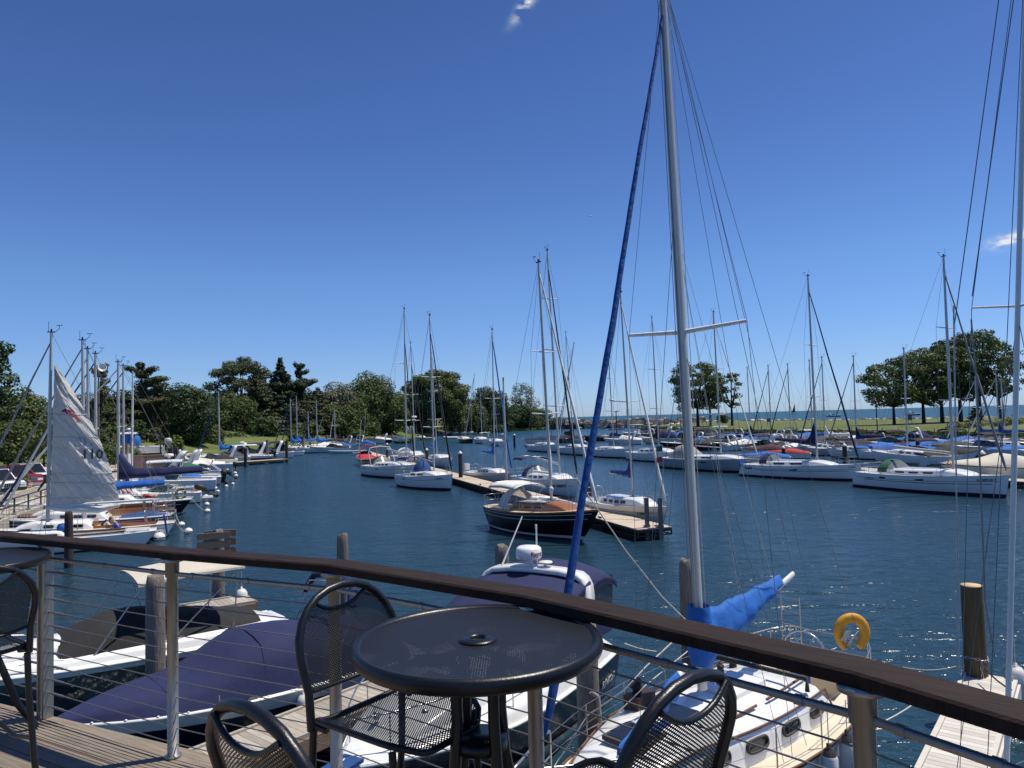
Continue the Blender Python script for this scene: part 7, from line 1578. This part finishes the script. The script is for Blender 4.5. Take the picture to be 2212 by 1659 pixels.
# speaker pole
p = WD(213, 1000, 84); t = thing('loudspeaker_pole', 'pole with a round grey horn loudspeaker rising behind the quay masts', 'loudspeaker', (p.x, p.y, 1.3)); hz = WD(214, 795, 84).z - 1.3
q = MB(); q.tube([(0, 0, 0), (0, 0, hz)], .09, 8); q.build('pole', pile, t); q = MB(); q.lathe([(.10, -.5), (.14, -.3), (.30, -.05), (.48, .12), (.50, .14), (.38, .05), (.12, -.1), (0, -.12)], 18); o = q.build('horn', plwhite, t); o.location = (.45, -.1, hz); o.rotation_euler = (R(80), 0, R(40))
# trailered patrol boat in the yard, boxes, cone, sign, lamp
yd = Q(60, -10, 0); p = WD(268, 962, 98)
t, H, L = power_hull('white patrol boat with blue cabin canvas standing on a trailer in the yard', (p.x + 4.6, p.y + 1.6), (p.x - 4.6, p.y - 1.6), 2.6, .95, 1.35, top=gelg)
t.location.z = 2.6; cover_over(t, H, .30, .55, [(0, 1.2), (.5, 2.0), (1, 1.9)], cvblue, 'cabin_canvas', w=.7); canopy(t, -1.6, .6, .9, 3.0, gel, 'cabin_roof'); dome_radar(t, (-.5, 0, 3.3), .3); outboard(t, -L / 2 - .2, 0, .9, mat('grey_cowling', (.45, .46, .47), .4), 1.5, .1)
a, b_ = H.pt(.80, .9, -1, .02), H.pt(.83, .9, -1, .02); q = MB(); q.slab([a, b_, H.pt(.80, .2, -1, .03), H.pt(.77, .2, -1, .03)], (0, -.01, 0)); q.build('blue_stripe', blueboot, t)
q = MB(); q.box((0, 0, -.55), (7.5, 1.6, .12)); [q.lathe([(.0, -.1), (.35, -.1), (.35, .1), (0, .1)], 12, (x, y, -.75)) for x in (-1.4, -.6) for y in (-1.0, 1.0)]; q.build('trailer', dockside, t)
p = WD(227, 956, 92); t = tag(MB().lathe([(.24, 0), (.24, .04), (.17, .05), (.04, .68), (0, .7)], 12).build('traffic_cone', orange), 'small orange traffic cone by the trailered patrol boat', 'cone'); t.location = (p.x, p.y, 1.75)
p = WD(272, 985, 88); t = thing('utility_box', 'white and tan utility pedestal beside the quay masts', 'utility box', (p.x, p.y, 1.6)); q = MB(); q.box((0, 0, .7), (1.0, .7, 1.4)); q.build('cabinet', plwhite, t); q = MB(); q.box((.1, 0, 2.0), (.4, .4, 1.2)); q.build('tan_post', boardm, t)
p = WD(298, 1012, 84); t = thing('sign_board', 'faded red sign board on two posts at the quay', 'sign', (p.x, p.y, 1.2)); q = MB(); q.box((0, 0, 1.1), (.95, .05, .8)); q.build('board', mat('faded_sign', (.28, .16, .16), .8), t); [MB().tube([(s_ * .4, .04, 0), (s_ * .4, .04, 1.5)], .05, 6).build('post', pile, t) for s_ in (-1, 1)]
for i, (x, y, w, h, lab) in enumerate(((318, 1008, 4.5, 1.7, 'long weathered timber box stacked on the quay'), (349, 1006, 3.2, 1.4, 'dark timber box beside the long weathered one'), (372, 1004, 1.3, 2.2, 'dark upright timber bin at the end of the quay boxes'))):
    p = WD(x, y, 90 + i * 4); t = thing('timber_box', lab, 'box', (p.x, p.y, 1.2), math.atan2(qn.y, qn.x) + .2, 'timber boxes on the quay'); q = MB()
    for k in range(int(h / .3)): q.box((0, 0, .15 + k * .3), (w, 1.3, .27))
    q.build('boards', boardm if i == 0 else darkwood, t); q = MB(); [q.box((s_ * w / 2, -.68, h / 2), (.15, .1, h)) for s_ in (-1, 0, 1)]; q.build('corner_posts', pile, t)
for x, lab in ((383, 'white capped piling at the quay boxes, the nearer of a pair'), (389, 'white capped piling at the quay boxes, the taller of a pair')): p = WD(x, 980 if x == 383 else 975, 104); piling(lab, (p.x, p.y), p.z, .26, piledark, plwhite, CAPG, False, seed=x)
def lamp(label, x, ytop, ybase, dist, zb, heads=1):
    p = WD(x, ybase, dist); tp = WD(x, ytop, dist); t = thing('lamp_post', label, 'street lamp', (p.x, p.y, zb), 0, 'black lamp posts'); h = tp.z - zb; r = max(.09, dist * .0007)
    q = MB(); q.tube([(0, 0, 0), (0, 0, h)], r, 8); q.build('pole', rubber, t)
    for k in range(heads): q = MB(); s_ = (-1, 1)[k]; q.box((s_ * .7, 0, h), (1.1, .5, .22)); q.tube([(0, 0, h - .3), (s_ * .5, 0, h - .02)], r * .8, 5); q.build('lamp_head', rubber, t)
lamp('slim black lamp post behind the yellow green bush on the quay', 347, 934, 1000, 98, 1.3)
lamp('black twin headed lamp post standing before the breakwater', 1332, 888, 930, 250, 0, 2)
lamp('black lamp post with a short arm on the lawn edge by the lakeside grove', 1896, 868, 945, 118, 1.5)
# ------------------------------------------------------------------ second line of sailboats and the packed motor boats along the lawn
RL = [(30, 51), (26, 65), (21, 76), (18.5, 93), (14.5, 106), (10, 121), (6, 134)]
SR = 'sailboats in the second line towards the lawn'
for lab, x, yt, dd, cov_, jb in (('white sailboat with a short slim mast left bare, next to the two lawn trees', 1614, 795, 118, cvblack, None), ('white sailboat whose mast stands between the slender lawn tree and the peaked navy cover', 1659, 790, 112, None, cvblack),
                            ('white sailboat with a thin mast directly over the red canvas boat', 1701, 787, 108, None, cvblack), ('white sailboat with a mast almost hidden by the tall navy covered sloop', 1748, 779, 100, cvblue, None),
                            ('white sailboat with a cream loosely bagged mainsail', 1775, 772, 97, cvwhite, cvnavy), ('white sailboat with a brownish mast and grey rolled jib', 1843, 770, 88, cvnavy, cvgrey),
                            ('white sailboat with its mast in front of the lowest grove tree', 1952, 753, 78, None, None), ('white sailboat with a dull blue boom cover in front of the grove', 2106, 812, 96, cvmid, cvwhite),
                            ('white sailboat with a blue boom cover behind the bare mast', 2151, 806, 92, cvmid, cvwhite), ('white sailboat with a leaning black stay beside the bare mast', 2162, 818, 98, None, cvblack)):
    p = WD(x + 7, 960, dd); d = V((-.50, .86, 0)); s_ = V((p.x, p.y, 0)) - d * 5.2
    t, H, prof = sailboat(lab, (s_.x, s_.y), (s_.x + d.x * 9.4, s_.y + d.y * 9.4), 3.0, 1.0, 1.35, hull=gel, cab=(.3, .78, .66, .42), wins=3, far=True, group=SR,
        mast=dict(px=(x, yt), foot=x + 8, r=.10, spread=((.5, .95),), jib=(jb, .09) if jb else None, jibtop=.95, wr=.011, boomlen=3.8 if cov_ else None, boomz=2.5, **({'cover': cov_, 'cov': (.42, .28, .22, 1.2)} if cov_ else {})))
rnd = random.Random(21)
def proto_boat(kind, cv, i):
    t = thing('motor_boat', 'x', 'motor boat', (0, 0, 0)); H = Hull(7.4, 2.6, .85, 1.25, .9, .1, 1.2, 'power', .45)
    hm = {0: gel, 1: gel, 2: navyhull, 3: gel2}[i % 4]
    H.mesh(t, [hm, hm, bottom, rubber, gel]); H.deck(t, gel, (.05, .5), wid=.78, crown=.1)
    if kind == 'full': cover_over(t, H, .02, .95, [(0, .25), (.25, .55), (.5, .75), (.62, .45), (1, .1)], cv, 'boat_cover', seed=i)
    elif kind == 'cockpit': cover_over(t, H, .03, .58, [(0, .25), (.5, .55), (.9, .75), (1, .3)], cv, 'cockpit_cover', seed=i); windscreen(t, H, .62, .5); arch_on(t, H, .25, 1.5, gel, .25, .6)
    elif kind == 'bimini': canopy(t, -2.6, .2, 1.1, 2.6, cv, 'bimini', arch=.22, drop=.12); [MB().tube([(-1.2, s_ * 1.15, .9), (x, s_ * 1.05, 2.45)], .02, 5).build('frame', chrome, t) for x in (-2.3, .0) for s_ in (-1, 1)]; windscreen(t, H, .58, .6); cover_over(t, H, .03, .4, [(0, .2), (.5, .35), (1, .4)], cv, 'cockpit_cover', seed=i)
    elif kind == 'enclosed': cover_over(t, H, .06, .56, [(0, .3), (.15, 1.1), (.7, 1.5), (1, .8)], cv, 'camper_canvas', w=.9, seed=i); windscreen(t, H, .62, .7); arch_on(t, H, .30, 2.05, gel, .3, .7, .10)
    elif kind == 'ttop':
        q = MB(); q.box((-.2, 0, 1.3), (.9, .8, 1.1)); q.build('console', gel, t); canopy(t, -1.3, 1.0, .95, 2.9, gel if i % 2 else cv, 't_top', arch=.08, drop=.05, th=.05); [MB().tube([(x, s_ * .7, .9), (x * .8, s_ * .7, 2.85)], .03, 5).build('top_post', chrome, t) for x in (-.7, .6) for s_ in (-1, 1)]; outboard(t, -3.8, 0, .8, rubber, 1.3, .1)
    elif kind == 'folded':
        cover_over(t, H, .03, .9, [(0, .15), (.4, .4), (.6, .6), (.7, .3), (1, .1)], cv, 'boat_cover', seed=i); q = MB(); q.tube([(-.9, 1.15, 1.0), (-1.7, 1.1, 2.2), (-1.9, .8, 2.5), (-1.9, -.8, 2.5), (-1.7, -1.1, 2.2), (-.9, -1.15, 1.0)], [.02, .03, .09, .09, .03, .02], 6); q.build('folded_bimini', cv, t)
    return t
PK = [('full', 'black'), ('folded', 'black'), ('cockpit', 'black'), ('enclosed', 'black'), ('bimini', 'black'), ('full', 'charcoal'), ('folded', 'charcoal'), ('enclosed', 'navy'), ('full', 'navy'), ('bimini', 'navy'), ('folded', 'navy'), ('ttop', 'white'), ('full', 'blue'), ('cockpit', 'white'), ('bimini', 'charcoal'), ('full', 'cream'), ('full', 'red'), ('full', 'maroon'), ('ttop', 'navy')]
PR = {}
for i, k in enumerate(PK): PR[k] = proto_boat(k[0], CV[k[1]], i)
used = set()
DESC = dict(full='fully covered in {} canvas', folded='{} covered with a folded sunshade', cockpit='with a {} cockpit cover and white arch', enclosed='with a tall {} canvas enclosure', bimini='with a stretched {} sunshade', ttop='with a flat {} top over its console')
ordn = ['first', 'second', 'third', 'fourth', 'fifth', 'sixth', 'seventh', 'eighth', 'ninth', 'tenth', 'eleventh', 'twelfth', 'thirteenth', 'fourteenth', 'fifteenth', 'sixteenth', 'seventeenth', 'eighteenth', 'nineteenth', 'twentieth']
def put(kind, x, y, rz, label, s=1.0):
    src = PR[kind]
    if kind in used: t = dup(src)
    else: t = src; used.add(kind)
    t.location = (x, y, 0); t.rotation_euler = (0, 0, rz); t.scale = (s, s, s * rnd.uniform(.95, 1.1)); t['label'] = label; t['group'] = 'motor boats packed along the lawn'
def along(pts, dist):
    for a, c in zip(pts, pts[1:]):
        a, c = V((*a, 0)), V((*c, 0)); L_ = (c - a).length
        if dist <= L_: return a.lerp(c, dist / L_), (c - a).normalized()
        dist -= L_
    return None, None
WALL = [(73, 78), (70, 95), (66, 112), (58, 138), (51, 156), (45, 178), (45, 205), (44, 245)]
PQ = [k for k in PK if k[1] not in ('red', 'maroon')] + [('folded', 'black'), ('full', 'black'), ('bimini', 'black'), ('cockpit', 'black')]
rows_ = (('the seawall row', 4.6, 3.7, 38, ''), ('the middle row', 15.5, 4.3, 24, ''), ('the row near the sloops', 27, 5.4, 12, ''))
ki = 0
for rname, off, sp, nmax, _ in rows_:
    for i in range(nmax):
        p, d = along(WALL, 3 + sp * i + rnd.uniform(-.3, .3))
        if p is None: break
        n = V((-d.y, d.x, 0)); n = n if n.x < 0 else -n
        q = p + n * off
        if any((q - V((*r, 0))).length < 11 for r in RL[:4]): continue
        ki += 1
        k = PQ[(i * 7 + int(off) * 3 + rnd.randrange(3)) % len(PQ)]
        if rname.startswith('the row near') and k[0] == 'ttop': k = ('full', 'navy')
        into = rnd.random() < .6
        rz = math.atan2(-n.y, -n.x) + (0 if into else math.pi) + rnd.uniform(-.06, .06)
        place_word = ordn[i] if i < 20 else 'twenty-' + ordn[i - 20]
        put(k, q.x, q.y, rz, 'boat ' + DESC[k[0]].format(k[1]) + ', ' + place_word + ' in ' + rname.replace('the row near the', 'the row by the'), rnd.uniform(.88, 1.12))
for k, x, y, dd, lab, s in ((('full', 'red'), 1703, 974, 92, 'motor boat under bright red canvas behind the navy peaked sail cover', .72), (('full', 'maroon'), 1662, 974, 94, 'motor boat under maroon canvas beside the bright red one', 1.0), (('full', 'blue'), 1650, 982, 86, 'low boat under blue canvas at the stern of the navy covered sloop', .8),
                     (('full', 'blue'), 1985, 966, 84, 'boat under bright blue canvas behind the green spray hood', .9), (('full', 'cream'), 2155, 1000, 56, 'cruiser under pale grey canvas at the bow of the green hooded sloop', 1.25), (('cockpit', 'black'), 1480, 962, 118, 'black canopied cruiser behind the big aluminium mast', 1.1), (('ttop', 'white'), 1555, 945, 140, 'tall white topped fishing boat before the lawn trees', 1.2),
                     (('ttop', 'white'), 1375, 932, 190, 'white topped boat by the tip of the lawn', 1.2), (('enclosed', 'navy'), 1425, 950, 150, 'navy canopied cruiser beyond the italian coloured flag', 1.1), (('full', 'navy'), 1165, 948, 165, 'navy covered boat at the inner dock by the white capped piling', 1.1), (('folded', 'navy'), 1195, 948, 170, 'navy covered boat with folded sunshade at the inner dock', 1.1), (('full', 'black'), 1225, 946, 172, 'black covered boat at the inner dock beneath the furled sails', 1.1), (('folded', 'charcoal'), 1285, 945, 176, 'charcoal covered boat at the inner dock near the blue sail', 1.1), (('bimini', 'black'), 1320, 944, 178, 'boat with a black sunshade near the twin headed lamp post', 1.1), (('cockpit', 'white'), 1345, 950, 150, 'white arched cruiser between the sloops and the lawn tip', 1.1)):
    p = WD(x, y, dd); put(k, p.x, p.y, rnd.uniform(2.4, 3.4), lab, s)
for k in PK:
    if k not in used:
        for ch in list(PR[k].children_recursive): bpy.data.objects.remove(ch)
        bpy.data.objects.remove(PR[k])
# lawn fence
FP = [(46, 240), (46.5, 180), (52.5, 158), (59.5, 140), (67.5, 114)]
t = thing('lawn_fence', 'thin wire fence with dark posts along the lawn above the seawall', 'fence', (0, 0, 0)); k = 0; prev = None; wires_ = [MB(), MB()]
while True:
    p, d = along(FP, k)
    if p is None: break
    p = p + V((1.6, 0, 1.4)); q = MB(); q.tube([p, p + V((0, 0, 1.25))], .05, 5); q.build('post', rubber, t)
    if prev is not None:
        for w, z in zip(wires_, (.6, 1.2)): w.tube([prev + V((0, 0, z)), p + V((0, 0, z))], .014, 3, caps=False)
    prev = p; k += 3.6
for w in wires_: w.build('wire', rubber, t)
for x, y, dd, lab in ((1661, 922, 215, 'small dark notice board on the lawn'), (1966, 917, 178, 'small notice board under the lakeside grove')):
    p = WD(x, y, dd); t = thing('notice_board', lab, 'sign', (p.x, p.y, 1.5)); [MB().tube([(s_ * .45, 0, 0), (s_ * .45, 0, 2.6)], .06, 5).build('post', rubber, t) for s_ in (-1, 1)]; q = MB(); q.box((0, 0, 2.0), (1.0, .08, 1.1)); q.build('board', mat('notice_panel', (.07, .08, .08), .6), t)
# boats out on the lake
for x, y, dd, lab, hm, L_ in ((1800, 899, 620, 'dark hulled powerboat out on the open lake', navyhull, 13), (1972, 896, 560, 'black powerboat on the lake behind the low grove tree', blackhull, 11), (1405, 913, 420, 'white powerboat passing inside the breakwater', gel, 10)):
    p = WD(x, y, dd); t, H, L = power_hull(lab, (p.x - L_ / 2, p.y), (p.x + L_ / 2, p.y - 2), 3.2, 1.1, 1.7, hm, name='powerboat', far=True, n2=.6); windscreen(t, H, .55, 1.1); arch_on(t, H, .35, 2.2, gel, .5, .9); cover_over(t, H, .05, .3, [(0, .2), (1, .6)], cvnavy)
for x, yt, y, dd, lab in ((1953 - 235, 862, 890, 1500, 'tiny dark sail far out on the lake near the navy peaked mast'), (1353, 897, 903, 900, 'tiny sailing boat off the breakwater')):
    p = WD(x, y, dd); t = thing('distant_sailboat', lab, 'sailboat', (p.x, p.y, 0)); h = (y - yt) * dd / FOC * .75; q = MB(); q.slab([(-h * .25, 0, .0), (h * .3, 0, .0), (h * .22, 0, -.6), (-h * .22, 0, -.6)], (0, 1.5, 0)); t.location.z = .8; q.build('hull', navyhull, t); q = MB(); q.slab([(0, .6, h), (-h * .35, .6, h * .12), (.2, .6, h * .12)], (0, .08, 0)); q.build('sail', cvdgrey if x > 1600 else cvwhite, t)
# ------------------------------------------------------------------ inner end of the basin: small craft, racks, far bank boats
FBK = 'small boats off the far bank'
def dinghy(label, x, y, dd, L_, ang, hullm, cv=None, mast=None, boom=False):
    p = W(x, y, 0) if dd is None else WD(x, y, dd); d = V((math.cos(R(ang)), math.sin(R(ang)), 0)); t = thing('sailing_dinghy', label, 'dinghy', (p.x, p.y, 0), R(ang), FBK); H = Hull(L_, L_ * .34, .5, .65, .75, .1, .3)
    H.mesh(t, [hullm, hullm, hullm, hullm]); H.deck(t, gel)
    if cv: cover_over(t, H, .05, .85, [(0, .1), (.5, .9), (.7, .7), (1, .1)], cv, 'boom_tent')
    if mast: tp = loc_of(t, WD(mast[0], mast[1], p.y)); b = MB(); b.tube([(L_ * .12, 0, .5), tp], [.07, .05], 6); b.build('mast', alu, t)
    return t
dinghy('small dinghy under a pale tan cover near the dock tip', 680, 978, None, 5.2, 200, gel2, cvtan, (697, 902)); dinghy('dinghy with a green boom tent behind the tan covered one', 690, 968, None, 5, 190, gel, cvgreen)
dinghy('dinghy with a bright blue boom tent in open water', 737, 967, None, 4.8, 170, gel, cvblue); dinghy('long pale blue dinghy with its mast lowered', 750, 979, None, 7.5, 185, mat('pale_blue_hull', (.42, .60, .62), .4), None)
dinghy('white dinghy with a bare mast by the red launch', 779, 983, None, 5.5, 250, gel, None, (780, 908)); dinghy('dinghy with a peaked blue boom tent by the red launch', 791, 962, None, 5, 180, gel, cvblue, (790, 884))
dinghy('daysailer with a white boom tent beside the inflatable', 905, 953, None, 5.5, 200, gel, cvwhite, (835, 880)) if False else None
for x, y, lab in ((974, 948, 'black and white inflatable boat lying off the dinghy dock'), (868, 958, 'black and white inflatable boat behind the white arch sloop')):
    p = W(x, y, 0); t = thing('inflatable_boat', lab, 'inflatable', (p.x, p.y, 0), R(170), FBK); q = MB(); P_ = [(-2.4, .85, .35), (.8, .85, .4), (2.0, .45, .55), (2.3, 0, .6), (2.0, -.45, .55), (.8, -.85, .4), (-2.4, -.85, .35)]; q.tube(P_, .32, 9); q.build('tube', plwhite if x > 900 else rubber, t); q = MB(); q.prism([(-2.2, .8), (1.6, .5), (1.6, -.5), (-2.2, -.8)], .05, .2); q.build('floor', rubber, t); outboard(t, -2.3, 0, .6, rubber, .8, .1)
for x, y, L_, lab, hm in ((918, 951, 6.5, 'cream hulled daysailer with a fore cuddy at the inner dock', gel2),): 
    p = W(x, y, 0); t, H, L = power_hull(lab, (p.x + 3, p.y), (p.x - 3, p.y + 1), 2.4, .8, 1.1, mat('yellowish_hull', (.62, .58, .36), .4), name='daysailer', cat='sailboat', group=FBK, far=True); cabin(t, H, .5, .9, .6, .4, gel)
for x, yt, dd, lab in ((472, 845, 118, 'sailboat with bright blue boom cover behind the white cruisers'), (627, 860, 150, 'sailboat with a blue cover, first of three by the far bank shrubs'), (640, 855, 152, 'sailboat with a blue cover, second of three by the far bank shrubs'), (683, 864, 150, 'sailboat with a blue cover, third of three by the far bank shrubs'), (665, 889, 160, 'small sailboat with a short mast and blue leaning jib at the far bank'), (722, 880, 165, 'sailboat with its rolled jib leaning towards the dome shaped shrub')):
    p = WD(x + 2, 952, dd); d = -qn if x < 700 else V((-.6, .8, 0)); s_ = V((p.x, p.y, 0)) - d * 4.4; L_ = 8.0
    sailboat(lab, (s_.x, s_.y), (s_.x + d.x * L_, s_.y + d.y * L_), 2.7, .95, 1.2, hull=gel, cab=(.3, .78, .66, .42), wins=3, far=True, group='sailboats along the far bank', mast=dict(px=(x, yt), foot=x + 2, r=.11, spread=((.5, .9),), jib=(cvmid if x != 722 else cvwhite, .10), jibtop=.95, wr=.013, boomlen=3.8, boomz=2.3, **({'cover': cvblue, 'cov': (.5, .35, .25, 1.2)} if x != 722 else {})))
fb = [('bimini', 'black', 712, 962, 150), ('cockpit', 'black', 735, 955, 185), ('cockpit', 'navy', 762, 954, 192), ('folded', 'black', 800, 952, 205), ('full', 'black', 830, 950, 220), ('bimini', 'green', 770, 948, 215), ('cockpit', 'white', 815, 950, 208), ('full', 'white', 700, 966, 160), ('folded', 'charcoal', 850, 947, 235)]
for i, (k, cv, x, y, dd) in enumerate(fb):
    pr_ = proto_boat(k, CV[cv], i); p = WD(x, y, dd); pr_.location = (p.x, p.y, 0); pr_.rotation_euler = (0, 0, math.atan2(-.3, -.95) + .3 * (i % 3)); pr_.scale = (1.1,) * 3
    pr_['label'] = 'motor boat ' + DESC[k].format(cv) + ', ' + ordn[i] + ' along the far bank'; pr_['group'] = 'motor boats along the far bank'
for i, (x, y, yt, dd) in enumerate(((577, 981, 950, 122), (655, 968, 944, 150), (670, 966, 945, 156), (706, 962, 940, 165), (725, 958, 938, 176), (741, 960, 942, 180), (758, 955, 938, 190), (776, 958, 940, 196), (812, 950, 936, 212), (827, 950, 938, 222), (846, 947, 936, 232))):
    p = WD(x, yt, dd); piling('weathered far bank piling, ' + ordn[i] + ' counted from the pale dock', (p.x, p.y), p.z, .26, pile, None, 'pilings along the far bank', False, seed=i)
# kayak rack, dinghy park
KC = [(.70, .66, .55), (.62, .45, .03), (.55, .48, .05), (.05, .16, .05), (.40, .06, .04), (.72, .70, .66), (.74, .73, .70), (.74, .73, .70)]
for i, c in enumerate(KC):
    x = 860 + i * 4.0 + (3 if i > 5 else 0); p = WD(x, 943, 268); t = MB(); n = 8; rows = []
    for k in range(9): v = k / 8; w = .52 * math.sin(math.pi * (.08 + .84 * v)) ** .6; rows.append([V((w * math.cos(a), .24 * math.sin(a) * math.sin(math.pi * (.1 + .8 * v)), 3.3 * v)) for a in [j * math.pi / 4 for j in range(8)]])
    t.grid(rows, 0, True, caps=True); o = t.build('kayak', mat('kayak_colour', c, .4) if False else mat('kayak_%d' % i, c, .4)); o.location = (p.x, p.y, 1.0)
    tag(o, ('cream', 'deep yellow', 'pale yellow', 'green', 'red', 'dull white', 'white', 'bright white')[i] + ' kayak standing on end in the far rack', 'kayak', 'kayaks standing in a rack')
p = WD(875, 945, 267); t = thing('kayak_rack', 'dark timber dock edge under the upright kayaks', 'rack', (p.x, p.y, 0)); q = MB(); q.box((0, 0, .75), (12, 3, .3)); q.build('platform', dockside, t); [MB().box((x, .6, 2.2), (.12, .12, 3)).build('post', pile, t) for x in (-4, 0, 4)]
p = WD(960, 942, 292); t = thing('dinghy_dock', 'low grey dock carrying the rigged dinghies', 'dock', (p.x, p.y, 0)); q = MB(); q.box((0, 0, .5), (26, 4, .3)); q.build('platform', pile, t); [MB().box((x, -1.9, .0), (.3, .3, 1.1)).build('pile', dockside, t) for x in (-11, -5, 1, 7, 12)]
for i, (x, yt, lean) in enumerate(((914, 872, 0), (920, 871, 2), (932, 880, -6), (941, 871, 2), (965, 870, 2), (983, 870, 3), (1002, 872, 1), (1017, 874, 1), (956, 900, 9), (972, 900, 10), (990, 900, -8))):
    p = WD(x + lean, 938, 292); t = thing('beached_dinghy', ordn[i] + ' rigged dinghy on the grey dinghy dock, counted from the kayak rack', 'dinghy', (p.x, p.y - .5, .68), R(70), 'rigged dinghies on the dock'); H = Hull(4.6, 1.6, .5, .6, .8, .05, .2); H.mesh(t, [gel, gel, gel, gel]); H.deck(t, gel)
    tp = loc_of(t, WD(x, yt, p.y - .5)); b = MB(); b.tube([(.6, 0, .4), tp], [.07, .05], 5); b.build('mast', alu, t)
# inner timber wall, hedge
b = MB(); b.slab([(16, 361, -.5), (40, 356, -.5), (40, 356, 2.2), (16, 361, 2.2)], (0, .5, 0)); tag(b.build('timber_wall', dockside), 'dark timber bulkhead at the inner harbour mouth', 'bulkhead')
p = WD(965, 938, 300); q = MB(); rnd2 = random.Random(8)
for k in range(16): leaf_quads(q, rnd2, (k * 2.8 - 20, rnd2.uniform(-1, 1), 1.2), (2.2, 1.3, 1.5), 90, .55, .5)
o = q.build('hedge', LF['mid']); o.location = (p.x, p.y + 4, .9); tag(o, 'clipped hedge behind the rigged dinghies', 'hedge')
# a bird on the water
p = W(701, 988, 0); t = thing('duck', 'dark headed duck swimming in the open water', 'duck', p, R(180)); 
q = MB(); q.tube([(-.30, 0, .10), (-.22, 0, .08), (0, 0, .07), (.16, 0, .08), (.22, 0, .16), (.24, 0, .24), (.28, 0, .28), (.35, 0, .27)], [.02, .08, .13, .10, .055, .045, .055, .015], 10); q.build('body', mat('brown_feathers', (.13, .09, .06), .8), t)
q = MB(); q.lathe([(0, -.06), (.058, -.02), (.058, .02), (0, .06)], 8, (.27, 0, .28)); q.build('head_feathers', greenhull, t); q = MB(); q.slab([(.31, .02, .27), (.40, .015, .255), (.40, -.015, .255), (.31, -.02, .27)], (0, 0, .012)); q.build('bill', yellow, t)
# a passing aeroplane
p = WD(1275, 467, 2500); t = thing('aeroplane', 'tiny aeroplane high in the clear sky', 'aeroplane', p); q = MB(); q.tube([(-9, 0, 0), (-7, 0, .3), (6, 0, 0), (9, 0, -.2)], [.3, 1.2, 1.2, .3], 8); q.build('fuselage', plwhite, t); q = MB(); q.slab([(1, -9, 0), (2.5, -9, 0), (2.5, 9, 0), (1, 9, 0)], (0, 0, .2)); q.build('wing', plwhite, t); q = MB(); q.slab([(-9, 0, 0), (-7, 0, 0), (-8, 0, 3), (-9.5, 0, 3)], (0, .2, 0)); q.build('tail_fin', plwhite, t)
